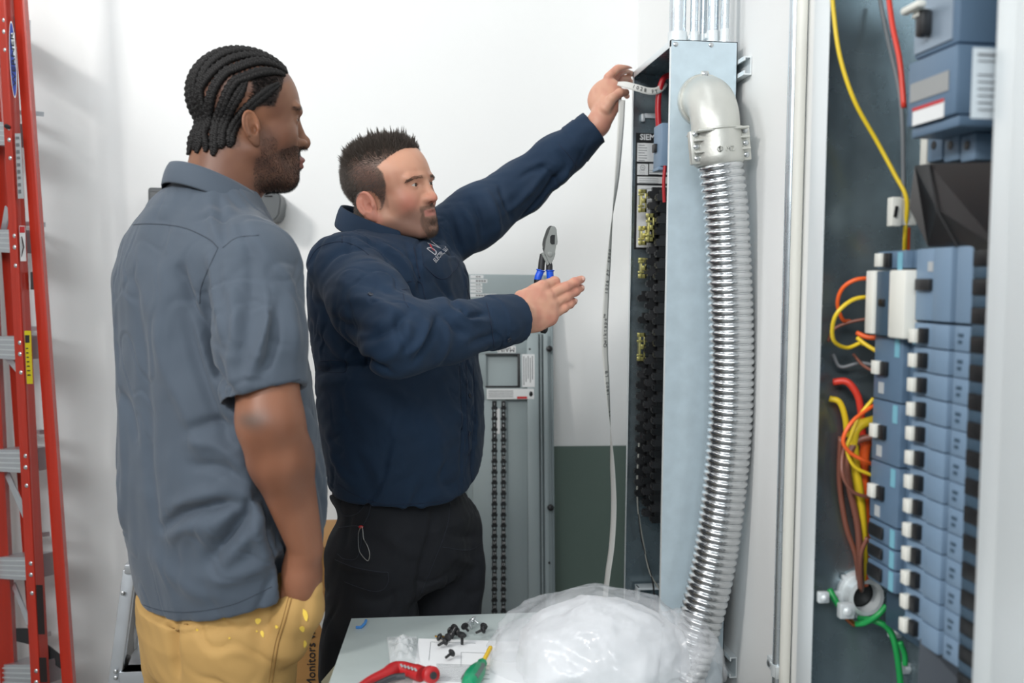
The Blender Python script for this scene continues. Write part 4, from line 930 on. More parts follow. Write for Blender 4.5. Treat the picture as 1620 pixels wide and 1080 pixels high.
def smoothstep(a, b, x): t = np.clip((x-a)/(b-a), 0, 1); return t*t*(3-2*t)
# ------------------------------------------------------------ camera rays onto a mesh: pixel track -> points lying on the cloth or skin
def bvh_of(v, f_): return BVHTree.FromPolygons([tuple(x) for x in v], [tuple(int(i) for i in x) for x in f_])
def on_surf(bvh, px, py, off=0.0):
    r = bvh.ray_cast(CAMLOC, ray(px, py)); 
    if r[0] is None: return None
    n = r[1] if r[1].dot(ray(px, py)) < 0 else -r[1]
    return r[0]+n*off
def surf_line(bvh, pts, off=0.0, step=6):
    out = []
    q = catmull([Vector((x, y, 0)) for x, y in pts], max(2, int(max((Vector(a)-Vector(b)).length for a, b in zip(pts, pts[1:]))/step)))
    for w in q:
        s_ = on_surf(bvh, w.x, w.y, off)
        if s_ is not None: out.append(s_)
    return out
def folds(v, nrm, bvh, strokes):
    """strokes: (pixel track, width m, height m); a ridge (+) or valley (-) pressed into the cloth along the track"""
    disp = np.zeros(len(v))
    for pts, w, h in strokes:
        L = surf_line(bvh, pts)
        if len(L) < 2: continue
        L = np.array([list(x) for x in L]); best = np.full(len(v), 1e9); tt = np.zeros(len(v))
        lo = L.min(0)-3*w; hi = L.max(0)+3*w; idx = np.nonzero(((v > lo) & (v < hi)).all(1))[0]
        if len(idx) == 0: continue
        q = v[idx]; bd = np.full(len(idx), 1e9); bt = np.zeros(len(idx)); n = len(L)-1
        for i in range(n):
            a, b = L[i], L[i+1]; ab = b-a; t = np.clip(((q-a)@ab)/max(ab@ab, 1e-12), 0, 1); d = np.linalg.norm(q-a-t[:, None]*ab, axis=1); m_ = d < bd; bd[m_] = d[m_]; bt[m_] = (i+t[m_])/n
        taper = np.sin(np.clip(bt, 0.02, 0.98)*PI)**0.5
        disp[idx] += h*np.exp(-(bd/w)**2)*taper
    return v+nrm*disp[:, None]
def seam(bvh, pts, name, m_, par, r=0.0009, off=0.0006, dash=False, n=5):
    L = surf_line(bvh, pts, off, 5)
    runs = [[]]
    for q in L:                                                # stay on one piece of cloth: stop where the surface steps away
        if runs[-1] and (q-runs[-1][-1]).length > 0.022: runs.append([])
        runs[-1].append(q)
    L = max(runs, key=len)
    if len(L) < 3: return None
    b = MB(); b.tube(L, r, n); return b.build(name, m_, par, smooth=True)
# ============================================================ heads
def head_sdf(q, P_):
    """q: points in the head's own frame: x forward, y left, z up, origin between the eyes' level and the ears"""
    g = P_.get; ay = np.abs(q[:, 1]); s = q.copy(); s[:, 1] = ay          # mirrored copy
    w = g('w', 1.0)
    bk = g('back', 0.0)
    d = ell(q, (-0.014+bk, 0, 0.040), (0.093-bk, 0.074*w, 0.076))
    d = smin(d, ell(q, (0.026+g('fh', 0), 0, 0.014), (0.062, 0.061*w, 0.080)), 0.03)
    d = smin(d, ell(q, (0.020, 0, -0.052), (0.060, 0.054*w, 0.048)), 0.03)
    d = smin(d, cap(s, (0.000, 0.050*w, -0.060), (0.062, 0.018+g('jaw', 0), -0.098), 0.018+g('jaw', 0), 0.015+g('chinr', 0)), 0.025)
    d = smin(d, ell(q, (0.070, 0, -0.098), (0.018, 0.022, 0.017+g('chinr', 0))), 0.02)
    d = smin(d, ell(s, (0.050, 0.036*w, -0.030), (0.028, 0.025, 0.026)), 0.02)
    d = smin(d, ell(q, (0.066+g('lx', 0)*0.8, 0, -0.068), (0.024, 0.032, 0.030)), 0.02)
    # sockets and brow
    d = smax(d, -ell(s, (0.100, 0.031, 0.000), (0.018, 0.018, 0.012)), 0.012)
    br = g('brow', 0.0); bz = g('browz', 0.0); d = smin(d, cap(s, (0.0835+br, 0.010, 0.017+bz), (0.0745+br*0.7, 0.046, 0.019+bz), 0.0065, 0.006), 0.012)
    d = smax(d, -ell(q, (0.112, 0, 0.005), (0.018, 0.020, 0.010)), 0.010)
    # nose
    q0 = q; s0 = s; ns_ = g('nose_up', 0.0); q = q-A3((0, 0, ns_)); s = s-A3((0, 0, ns_))
    nl = g('nl', 0.0)
    nose = cap(q, (0.083, 0, 0.008), (0.104+nl, 0, -0.036), 0.0055+g('nb', 0), 0.0085)
    nose = smin(nose, sph(q, (0.107+nl, 0, -0.040), 0.0098+g('nt', 0)), 0.006)
    nose = smin(nose, ell(s, (0.095+nl*0.7, 0.0125+g('nw', 0), -0.0435), (0.011, 0.0075, 0.0075)), 0.007)
    nose = smin(nose, ell(q, (0.093, 0, -0.046), (0.014, 0.012, 0.006)), 0.008)
    d = smin(d, nose, 0.009)
    d = smax(d, -ell(s, (0.101+nl*0.8, 0.0078, -0.0505), (0.006, 0.0034, 0.004)), 0.002)
    q = q0; s = s0
    # lips
    up = g('lip', 1.0); lx = g('lx', 0.0)
    mz = g('mz', -0.0715); op = g('open', 0.0)
    d = smax(d, -ell(q, (0.108+lx, 0, mz), (0.016, 0.022, 0.0022+op)), 0.004)
    bow = 0.05*(np.abs(np.abs(q[:, 1])-0.006))
    ql = q.copy(); ql[:, 2] = q[:, 2]+bow*0.3+6.0*q[:, 1]**2; ql[:, 0] = q[:, 0]+14*q[:, 1]**2
    d = smin(d, ell(ql, (0.0885+lx, 0, mz+0.0052+op*0.5), (0.0085*up, 0.024, 0.0052*up)), 0.0045)
    qm = q.copy(); qm[:, 0] = q[:, 0]+14*q[:, 1]**2; qm[:, 2] = q[:, 2]-7.0*q[:, 1]**2
    d = smin(d, ell(qm, (0.0870+lx*0.8, 0, mz-0.0068-op), (0.0085*up, 0.020, 0.0062*up)), 0.0045)
    d = smax(d, -ell(q, (0.100, 0, -0.090), (0.014, 0.020, 0.0055)), 0.010)
    # eyelids
    ec = g('eye', (0.0705, 0.0315, -0.001))
    lid = sph(s, ec, 0.0139)
    zz_ = s[:, 2]-ec[2]; yy = s[:, 1]-ec[1]
    cut = np.maximum(zz_-(g('lu', 0.0048)-34*yy*yy), (-g('ll', 0.0040)+26*yy*yy)-zz_); cut = np.maximum(cut, ec[0]+0.002-s[:, 0])
    d = smin(d, lid, 0.004)
    d = smax(d, -np.maximum(cut, sph(s, ec, 0.030)), 0.0012)
    # ears
    er = np.radians(g('ear_tilt', 12)); ca, sa = math.cos(er), math.sin(er)
    e = s-A3((-0.006+g('ex', 0), 0.0735*w, -0.004+g('ez', 0))); ex = e[:, 0]*ca+e[:, 2]*sa; ez = -e[:, 0]*sa+e[:, 2]*ca
    flare = g('flare', 0.45); ey = e[:, 1]+ex*flare; es = g('es', 1.0); eq = np.stack([ex, ey, ez], 1)/es
    outline = ell(eq, (0, 0.004, 0.003), (0.0185, 0.0065, 0.031))
    lobe = ell(eq, (0.004, 0.002, -0.025), (0.010, 0.005, 0.011))
    ear = smin(outline, lobe, 0.006)
    ear = smax(ear, -ell(eq, (0.000, 0.0125, 0.004), (0.0125, 0.0085, 0.0235)), 0.003)
    th = np.linspace(-0.35, PI+0.9, 12); rim = [(math.cos(t)*0.0160, 0.0075, 0.006+math.sin(t)*0.0255) for t in th]
    ear = smin(ear, chain(eq, rim, [0.0029]*12), 0.003)
    anti = [(-0.006, 0.007, 0.018), (-0.0085, 0.0075, 0.004), (-0.006, 0.007, -0.010), (0.002, 0.006, -0.016)]
    ear = smin(ear, chain(eq, anti, [0.0020, 0.0026, 0.0026, 0.002]), 0.004)
    ear = smin(ear, ell(eq, (0.0125, 0.006, -0.004), (0.0045, 0.0045, 0.0065)), 0.003)
    ear = smax(ear, -ell(eq, (0.004, 0.008, -0.003), (0.0065, 0.007, 0.0085)), 0.003)
    if not g('noear'): d = smin(d, ear*es, 0.004)
    # neck
    nk = g('neck', 0.060)
    d = smin(d, cap(q, (-0.030, 0, -0.055), g('neck_to', (-0.050, 0, -0.20)), nk, nk*1.08), 0.02)
    if g('folds'): d = smin(d, ell(q, (0.020, 0, -0.100), (0.045, 0.045, 0.022)), 0.03)
    return d
def head_matrix(origin, yaw, pitch, roll, sc=1.0):
    M = Matrix.Translation(origin) @ Matrix.Rotation(math.radians(yaw), 4, 'Z') @ Matrix.Rotation(math.radians(-pitch), 4, 'Y') @ Matrix.Rotation(math.radians(roll), 4, 'X')
    return M @ Matrix.Scale(sc, 4)
def xf(M, v):
    R = np.array(M.to_3x3()); t = np.array(M.translation); return np.asarray(v)@R.T+t
def make_eyes(M, par, iris, ec=(0.0705, 0.0315, -0.001), look=(1, 0, 0)):
    me_w = mat('eye_white', srgb(214, 206, 200), 0.12, coat=0.5); mi = mat('iris_'+str(int(iris[0]*1000)), iris, 0.15); mp = mat('pupil', (0.004, 0.004, 0.004), 0.1)
    lk = Vector(look).normalized()
    for sgn in (-1, 1):
        c = Vector((ec[0], ec[1]*sgn, ec[2])); b = MB(); b.ball(c, 0.0124, n=24)
        for v in b.bm.verts: v.co = M@v.co
        e = b.build('eye', me_w, par, smooth=True)
        b = MB(); b.lathe(c+lk*0.0108, lk, [(0, 0.0062), (0.0012, 0.0060), (0.0018, 0.0045), (0.0021, 0.002)], 20)
        for v in b.bm.verts: v.co = M@v.co
        i_ = b.build('iris', mi, e, smooth=True)
        b = MB(); b.lathe(c+lk*0.0119, lk, [(0, 0.0028), (0.0012, 0.0024), (0.0013, 0.001)], 14)
        for v in b.bm.verts: v.co = M@v.co
        b.build('pupil', mp, i_, smooth=True)
def strands(v, nrm, dirf, lenf, rad, name, m_, par, bend=0.3, seg=2, jit=0.25, seed=1):
    """tapered hairs growing from surface points v"""
    rng = np.random.RandomState(seed); N = len(v); d = dirf(v, nrm); d = d+rng.randn(N, 3)*jit; d /= np.linalg.norm(d, axis=1, keepdims=True)
    L = lenf(v, nrm)*(0.7+0.6*rng.rand(N)); a = np.cross(d, rng.randn(N, 3)); a /= np.linalg.norm(a, axis=1, keepdims=True); b_ = np.cross(d, a)
    base = v-nrm*0.001; g = np.array([0, 0, -1.0]); vs = []
    for k in range(seg+1):
        t = k/seg; c = base+d*(L*t)[:, None]+g*(bend*L*t*t)[:, None]; r = rad*(1-t*0.92)
        for j in range(3): an = 2*PI*j/3; vs.append(c+(a*math.cos(an)+b_*math.sin(an))*r)
    V = np.stack(vs, 1).reshape(-1, 3); per = 3*(seg+1); base_i = (np.arange(N)*per)[:, None]; q = []
    for k in range(seg):
        for j in range(3): q.append([3*k+j, 3*k+(j+1) % 3, 3*k+3+(j+1) % 3, 3*k+3+j])
    F = (base_i[:, :, None]+np.array(q)[None]).reshape(-1, 4)
    return link(name, np_mesh(name, V, F), m_, par, smooth=True)
def skin_points(v, f_, mask, count, seed=2):
    rng = np.random.RandomState(seed); ok = np.nonzero(mask)[0]
    if len(ok) == 0: return np.zeros(0, int)
    return rng.choice(ok, min(count, len(ok)) if count < len(ok) else count, replace=count > len(ok))
# ============================================================ left man: grey work shirt, yellow trousers, cornrows
def skin_mat(name, rough=0.45, sss=0.12): return mat(name, (0.5, 0.5, 0.5), rough, vcol=True, bump=0.25, bscale=420, sss=sss, bdist=0.0006, spec=0.4)
YA = 1.78
FA = (math.cos(math.radians(35)), math.sin(math.radians(35))); RA = (FA[1], -FA[0])
oA = P(389, 189, YA)
MA = head_matrix(oA, 20, 1, 0, 0.99)
iMA = MA.inverted(); 
PA = dict(w=1.0, back=0.007, brow=0.006, fh=0.005, nose_up=0.006, ez=-0.021, ex=-0.002, lx=0.0035, es=0.86, nl=-0.004, nb=0.001, nt=0.001, nw=0.003, lip=1.25, open=0.0006, chinr=0.002, neck=0.062, neck_to=(-0.060, -0.01, -0.20), ear_tilt=10, flare=0.40, lu=0.0036, ll=0.0036, folds=True)
vA, fA = sparse_mesh(lambda p: head_sdf(p, PA), (-0.15, -0.12, -0.215), (0.14, 0.12, 0.135), 0.0016)
def lin(*c): return np.array(srgb(*c))
def mixc(a, b, t): return a*(1-t[:, None])+b*t[:, None]
def fbm(p, s, seed=0): return nz(p, s, seed)*0.6+nz(p, s*2.3, seed+1)*0.3+nz(p, s*5, seed+2)*0.2
def colA(v):
    ay = np.abs(v[:, 1]); n = len(v)
    c = np.tile(lin(134, 94, 72), (n, 1)); c = mixc(c, np.tile(lin(112, 74, 56), (n, 1)), smoothstep(-0.4, 0.6, fbm(v, 25, 1)))
    c = mixc(c, np.tile(lin(172, 116, 84), (n, 1)), 0.6*smoothstep(0.05, 0.0, np.linalg.norm(v-np.array([-0.005, 0, -0.002])*1.0-np.stack([0*ay, np.sign(v[:, 1])*0.08, 0*ay], 1), axis=1)-0.0))
    # scalp
    hl = 0.055-0.35*np.clip(ay-0.045, 0, 1)
    scalp = smoothstep(0.0, 0.006, (v[:, 2]-0.060)+np.clip(0.075-v[:, 0], -0.03, 0.2)*0.50-0.0*ay-np.clip(v[:, 0]-0.03, 0, 1)*0.2)
    scalp = np.where((v[:, 0] < -0.025), smoothstep(-0.062, -0.056, v[:, 2]), scalp); scalp = scalp*(1-smoothstep(-0.045, -0.020, v[:, 0])*(v[:, 2] < 0.035))
    c = mixc(c, np.tile(lin(128, 94, 80), (n, 1)), scalp)
    tmw = smoothstep(0.010, 0.018, v[:, 2])*smoothstep(0.078, 0.070, v[:, 2])*smoothstep(0.0, 0.008, 0.036+0.42*(v[:, 2]-0.012)-v[:, 0])*smoothstep(-0.008, 0.0, v[:, 0])*(ay > 0.03)
    c = mixc(c, np.tile(lin(40, 32, 30), (n, 1)), tmw*0.9)
    # beard
    b1 = smoothstep(-0.052, -0.070, v[:, 2]+0.35*np.clip(0.03-v[:, 0], -0.05, 0.06)); b1 *= smoothstep(-0.012, 0.010, v[:, 0])*smoothstep(-0.135, -0.118, v[:, 2])
    side = smoothstep(-0.020, -0.045, v[:, 2])*smoothstep(0.0, 0.016, v[:, 0])*smoothstep(0.050, 0.030, v[:, 0])*smoothstep(0.03, 0.045, ay)
    mus = smoothstep(-0.052, -0.057, v[:, 2])*smoothstep(-0.0705, -0.066, v[:, 2])*smoothstep(0.075, 0.082, v[:, 0])*smoothstep(0.034, 0.026, ay)
    liparea = smoothstep(0.090, 0.093, v[:, 0]+14*v[:, 1]**2-0.4*np.abs(v[:, 2]+0.0715))*smoothstep(0.0145, 0.0125, np.abs(v[:, 2]+0.0720))*smoothstep(0.026, 0.022, ay)
    beard = np.clip(np.maximum(b1*0.62, side*0.45), 0, 1)*(0.75+0.25*fbm(v, 160, 3)); beard = np.maximum(beard, mus)
    c = mixc(c, np.tile(lin(44, 34, 30), (n, 1)), np.clip(beard, 0, 0.92)*(1-liparea))
    c = mixc(c, np.tile(lin(132, 84, 76), (n, 1)), liparea)
    brow = smoothstep(0.0045, 0.002, np.abs(v[:, 2]-(0.0235-0.10*np.clip(ay-0.03, 0, 1)*3)+0.0))*smoothstep(0.008, 0.014, ay)*smoothstep(0.056, 0.048, ay)*(v[:, 0] > 0.04)
    c = mixc(c, np.tile(lin(36, 28, 26), (n, 1)), brow*0.9)
    line = (np.linalg.norm((v-np.stack([0*ay+0.0705, np.sign(v[:, 1])*0.0315, 0*ay-0.001], 1)), axis=1) < 0.0134)*(v[:, 0] > 0.07)
    c = mixc(c, np.tile(lin(60, 40, 34), (n, 1)), line*0.8)
    return c, beard*(1-np.clip(liparea*3, 0, 1)), scalp
cA, beardA, scalpA = colA(vA)
# body: arms, torso core and legs, grown as one piece (meets the neck under the collar)
ShR = P(405, 425, 1.60); ElR = P(428, 668, 1.535); WrR = P(484, 866, 1.600)
def handpts(w, d, up, L=0.19): return w+d*L
fdir = (P(462, 1010, 1.655)-WrR).normalized()
KnR = P(372, 1330, 1.70); KnR.z = 0.50; 
cxA, cyA = P(330, 700, YA).x, YA
nkA = MA @ Vector((-0.055, -0.008, -0.17))
levA = []
for py, L_x, R_x in ((400, 172, 462), (440, 160, 474), (520, 168, 486), (600, 166, 500), (680, 170, 511), (745, 168, 523), (810, 176, 521), (860, 184, 514), (900, 190, 510), (960, 206, 505), (1010, 212, 500)):
    a_ = P(L_x, py, YA); c_ = P(R_x, py, YA); hw = (c_.x-a_.x)/2/0.767; levA.append((a_.z, (a_.x+c_.x)/2, YA, hw, hw*0.62))
_l0 = levA[0]; levA[0] = (_l0[0], _l0[1], YA, _l0[3]*0.97, _l0[4]*0.97); levA.insert(0, (_l0[0]+0.03, _l0[1], YA, _l0[3]*0.90, _l0[4]*0.90)); levA.insert(0, (_l0[0]+0.055, _l0[1], YA, _l0[3]*0.76, _l0[4]*0.78)); levA.insert(0, (_l0[0]+0.075, _l0[1], YA, _l0[3]*0.55, _l0[4]*0.62))
def bodyA(p):
    d = cap(p, nkA, (cxA, cyA, 1.44), 0.060, 0.075)
    d = smin(d, cap(p, (cxA+RA[0]*0.15, cyA+RA[1]*0.15, 1.44), (cxA-RA[0]*0.15, cyA-RA[1]*0.15, 1.44), 0.06, 0.06), 0.05)
    d = smin(d, ell(p, (cxA, cyA, 1.22), (0.15, 0.13, 0.26)), 0.05)
    d = smin(d, ell(p, (cxA, cyA, 0.92), (0.11, 0.10, 0.12)), 0.05)
    d = np.maximum(d, loft(p, [(z-0.0, x, y, a*0.90, b*0.90) for z, x, y, a, b in levA], FA, RA)-(p[:, 2] > 1.40)*0.3-(p[:, 2] < 0.86)*0.3)
    a = chain(p, [ShR, ShR.lerp(ElR, 0.55), ElR, ElR.lerp(WrR, 0.28), WrR], [0.042, 0.050, 0.0475, 0.0475, 0.0275], 0.02)
    a = smin(a, cap(p, ElR+Vector((-0.018, -0.004, 0.008)), ElR+Vector((-0.010, -0.004, -0.03)), 0.022, 0.02), 0.02)
    d = smin(d, a, 0.02)
    pal = WrR+fdir*0.05; d = smin(d, ell(p, tuple(pal), (0.033, 0.036, 0.052)), 0.02)
    for k, (o, l) in enumerate(((-0.026, 0.12), (-0.009, 0.135), (0.009, 0.128), (0.026, 0.108))):
        b0 = WrR+fdir*0.075+Vector((o*0.8, o*0.5, 0)); b1 = b0+fdir*(l-0.06)
        d = smin(d, cap(p, b0, b1, 0.0095, 0.0075), 0.005)
    d = smin(d, cap(p, WrR+fdir*0.03+Vector((0.005, 0.02, 0)), WrR+fdir*0.09+Vector((0.012, 0.035, 0)), 0.012, 0.009), 0.008)
    # far arm hangs on the other side
    sl = (cxA-RA[0]*0.20, cyA-RA[1]*0.20, 1.40); el_ = (cxA-RA[0]*0.22, cyA-RA[1]*0.22, 1.13); wl_ = (cxA-RA[0]*0.13+FA[0]*0.10, cyA-RA[1]*0.13+FA[1]*0.10, 0.88)
    d = smin(d, chain(p, [sl, el_, wl_], [0.05, 0.042, 0.027], 0.02), 0.02)
    for s_ in (-1, 1):
        hx, hy = cxA+RA[0]*0.095*s_+0.03, cyA+RA[1]*0.095*s_
        d = smin(d, chain(p, [(hx, hy, 0.84), (hx, hy, 0.50), (hx-0.02, hy, 0.10)], [0.065, 0.055, 0.04], 0.02), 0.02)
    return d
bv, bf = sparse_mesh(bodyA, (cxA-0.5, cyA-0.5, 0.04), (cxA+0.5, cyA+0.5, 1.56), 0.0045)
bf = orient(bv, bf); fA = orient(vA, fA)
def skinA_body(v):
    n = len(v); c = np.tile(lin(146, 98, 74), (n, 1)); c = mixc(c, np.tile(lin(120, 78, 58), (n, 1)), smoothstep(-0.3, 0.7, fbm(v, 14, 5)))
    e = np.array(P(399, 664, 1.50)); t = np.exp(-(((v-e)/np.array([0.024, 0.05, 0.014]))**2).sum(1)); c = mixc(c, np.tile(lin(82, 76, 72), (n, 1)), 0.75*t)
    return c
V = np.concatenate([xf(MA, vA), bv]); F_ = np.concatenate([fA, bf+len(vA)]); C_ = np.concatenate([cA, skinA_body(bv)])
GA = thing('person', (cxA, cyA, 0), 'man with braided cornrows, dark grey short-sleeved work shirt and yellow trousers, hand in pocket', 'person')
bodA = link('body', np_mesh('body', V, F_, C_), skin_mat('skin_brown'), GA, smooth=True)
make_eyes(MA, bodA, (0.035, 0.018, 0.010), look=(1, 0.05, -0.05))
hA = xf(MA, vA); nA = vnormals(hA, fA)
# beard hairs
M_hairb = mat('hair_black', (0.009, 0.008, 0.008), 0.6, spec=0.3)
idx = skin_points(vA, fA, (beardA > 0.22), 8000, 3)
strands(hA[idx], nA[idx], lambda v, n: n*0.6+np.array([0.15, 0, -0.7]), lambda v, n: np.full(len(v), 0.0034), 0.00032, 'beard', M_hairb, bodA, seed=4)
ab = np.abs(vA[:, 1]); browm = (np.abs(vA[:, 2]-0.0235+0.3*np.clip(ab-0.03, 0, 1)) < 0.0035) & (ab > 0.010) & (ab < 0.054) & (vA[:, 0] > 0.05)
idx = skin_points(vA, fA, browm, 900, 5)
strands(hA[idx], nA[idx], lambda v, n: n*0.4+np.array([-0.6, -0.2, 0.1]), lambda v, n: np.full(len(v), 0.0042), 0.0004, 'eyebrow', M_hairb, bodA, seed=6, jit=0.12)
# cornrows
_ne = sparse_mesh(lambda p: head_sdf(p, dict(PA, noear=True)), (-0.15, -0.12, -0.215), (0.14, 0.12, 0.135), 0.003, newton=1)
bvhH = bvh_of(_ne[0], orient(*_ne))
def scalp_pt(x, y, z, off):
    c = Vector((-0.010, 0, 0.03)); d = (Vector((x, y, z))-c).normalized(); r = bvhH.ray_cast(c+d*0.2, -d)
    return (r[0]+r[1].normalized()*off) if r[0] is not None else Vector((x, y, z))
def braid(ctrl, name, tail=0.0, r0=0.0078, off=0.0025):
    pts = catmull([Vector(c) for c in ctrl], 26); S = [scalp_pt(p.x, p.y, p.z, off) for p in pts]
    if tail:
        d = (S[-1]-S[-4]).normalized(); e = S[-1]
        for k in range(1, 16): e = e+(d*0.55+Vector((-0.25, 0, -0.75))).normalized()*tail/15; S.append(e.copy())
    cum = [0]; 
    for a, b_ in zip(S, S[1:]): cum.append(cum[-1]+(b_-a).length)
    mb = MB(); n = int(cum[-1]/0.0016)
    ctr = []; j = 0
    for k in range(n):
        s_ = cum[-1]*k/max(1, n-1)*0.9999
        while cum[j+1] < s_: j += 1
        ctr.append(S[j].lerp(S[j+1], (s_-cum[j])/max(1e-9, cum[j+1]-cum[j])))
    cc0 = Vector((-0.014, 0, 0.03))
    for st_ in range(3):
        tr = []; rs = []
        for k in range(n):
            t = (ctr[min(k+1, n-1)]-ctr[max(k-1, 0)]).normalized(); up_ = (ctr[k]-cc0); up_ = (up_-t*up_.dot(t)).normalized(); sd_ = t.cross(up_)
            ph = 2*PI*(k*0.0016/0.0115)+2*PI*st_/3; u = k/n; gr = min(1, 0.45+u*3.0)*min(1, (1-u)*9+0.35)
            tr.append(ctr[k]+sd_*math.sin(ph)*r0*0.70*gr+up_*math.sin(2*ph)*r0*0.38*gr); rs.append(r0*0.50*gr)
        mb.tube(tr, rs, 7)
    for v in mb.bm.verts: v.co = MA@v.co
    return mb.build(name, M_hairb, bodA, smooth=True)
bvhW = bvh_of(xf(MA, _ne[0]), orient(*_ne))
BR = [
 [(1062, 165), (960, 95), (850, 58), (690, 46), (590, 75), (500, 130), (420, 225), (372, 380), (362, 520), (365, 650), (385, 725)],
 [(1062, 165), (960, 95), (850, 58), (690, 46), (590, 75), (500, 130), (420, 225), (372, 380), (362, 520), (365, 650), (385, 725)],
 [(1052, 192), (960, 130), (870, 98), (740, 92), (640, 120), (550, 180), (460, 285), (415, 420), (405, 580), (428, 735)],
 [(1046, 205), (950, 150), (850, 130), (770, 145), (690, 175), (620, 205), (545, 300), (505, 430), (485, 570), (482, 725)],
 [(1030, 222), (950, 200), (850, 205), (760, 235), (690, 262), (640, 330), (600, 430), (560, 540), (540, 640), (535, 752)],
 [(760, 262), (725, 330), (690, 390), (640, 480), (600, 590), (585, 700)],
 [(990, 285), (920, 330), (850, 385), (770, 455), (700, 545), (660, 630), (650, 690)],
]
BR.insert(2, [((a[0]+c[0])/2, (a[1]+c[1])/2) for a, c in zip(BR[1][:10], BR[2][:10])])
for bi, tr in enumerate(BR):
    loc_ = []
    for x, y_ in tr:
        px, py = 220+x/4.5, 70+y_/4.5; r_ = bvhW.ray_cast(CAMLOC, ray(px, py))
        if r_[0] is not None and bi > 2: q_ = iMA@r_[0]
        else:
            w_ = P(px, py, YA); q_ = iMA@w_; q_ = Vector((q_.x, (-0.006, -0.021, -0.036)[bi] if bi < 3 else -0.04, q_.z))
        loc_.append(q_)
    for sgn in (1, -1):
        braid([(q_.x, q_.y*sgn, q_.z) for q_ in loc_], 'braid', 0.010, 0.0079 if bi < 4 else 0.0084)
# soft dark stubble beside the braids and at the temple
ay_ = np.abs(vA[:, 1]); tm = (vA[:, 2] > 0.014) & (vA[:, 2] < 0.074) & (vA[:, 0] > -0.006+0.2*(vA[:, 2]-0.014)) & (vA[:, 0] < 0.036+0.42*(vA[:, 2]-0.012)) & (ay_ > 0.03) & (ay_ < 0.078)
idx = skin_points(vA, fA, tm, 5200, 8)
strands(hA[idx], nA[idx], lambda v, n: n*0.35+np.array([-0.8, -0.3, 0.25]), lambda v, n: np.full(len(v), 0.010), 0.0004, 'temple_hair', M_hairb, bodA, seed=9, bend=0.1)
sc_i = skin_points(vA, fA, (scalpA > 0.5) & (vA[:, 2] > -0.055), 6000, 11)
strands(hA[sc_i], nA[sc_i], lambda v, n: n*0.3+np.array([-0.9, -0.2, 0.0]), lambda v, n: np.full(len(v), 0.0030), 0.0003, 'scalp_stubble', M_hairb, bodA, seed=12, bend=0.1)
# ---- shirt
cA_top = levA[3][1]; levA = smooth_levels(levA)
def hemA(p):
    f_ = (p[:, 0]-cxA)*FA[0]+(p[:, 1]-cyA)*FA[1]
    r_ = (p[:, 0]-cxA)*RA[0]+(p[:, 1]-cyA)*RA[1]
    return 0.872+0.26*f_+0.10*np.clip(np.abs(r_)-0.10, 0, 1)
SlE = P(420, 655, 1.545)
def shirtA(p):
    t = loft(p, levA, FA, RA)
    shl = [(cA_top+RA[0]*0.155, cyA+RA[1]*0.155, 1.445), (cA_top, cyA-0.01, 1.490), (cA_top-RA[0]*0.170, cyA-RA[1]*0.170, 1.455)]
    t = smin(t, chain(p, shl, [0.062, 0.075, 0.055], 0.02), 0.06)
    t = smin(t, cap(p, (nkA[0], nkA[1], 1.515), (cA_top, cyA, 1.42), 0.072, 0.10), 0.04)
    d0 = t+0.0
    hz = hemA(p); inner = t+0.010
    t = smax(t, -np.maximum(inner, p[:, 2]-(hz+0.02)), 0.003)
    t = smax(t, hz-p[:, 2], 0.004)
    s_ = chain(p, [ShR+Vector((0.0, 0.02, 0.0)), ShR.lerp(SlE, 0.5), SlE], [0.070, 0.069, 0.066], 0.02)
    ax_ = np.array((SlE-ShR).normalized()); e_ = np.array(SlE); tt = (p-e_.astype(f32))@ax_.astype(f32)+0.030
    # slanted cuff: lower at the back
    tt = tt-0.25*(p[:, 0]-e_[0])*0+0.30*(p[:, 0]-float(e_[0]))*0
    cut = tt+0.14*(p[:, 0]-float(e_[0]))/0.06*0.06*1.2
    s_ = smax(s_, -np.maximum(s_+0.010, -(cut+0.022)), 0.003)
    s_ = smax(s_, cut, 0.004)
    sl = chain(p, [(cxA-RA[0]*0.19, cyA-RA[1]*0.19, 1.42), (cxA-RA[0]*0.235, cyA-RA[1]*0.235, 1.20)], [0.065, 0.065]); sl = np.maximum(sl, 1.19-p[:, 2])
    t = smin(t, sl, 0.03)
    t = smax(t, -(chain(p, [ElR+Vector((0, -0.01, 0.03)), ElR, ElR.lerp(WrR, 0.28), WrR, WrR+fdir*0.10], [0.052, 0.052, 0.053, 0.036, 0.036])-0.004), 0.015)
    # the arm bridges the opening between sleeve and flank only at the shoulder
    k = 0.030*np.clip((p[:, 2]-1.28)/0.12, 0.10, 1)
    h = np.clip(0.5+0.5*(s_-t)/k, 0, 1); t = s_+(t-s_)*h-k*h*(1-h)
    # neck opening
    t = np.maximum(t, -cap(p, (nkA[0]+0.002, nkA[1], 1.60), (nkA[0], nkA[1], 1.50), 0.060, 0.056))
    return t
sv, sf = sparse_mesh(shirtA, (cxA-0.5, cyA-0.5, 0.80), (cxA+0.5, cyA+0.5, 1.60), 0.0040)
sf = orient(sv, sf); sn = vnormals(sv, sf); sb = bvh_of(sv, sf)
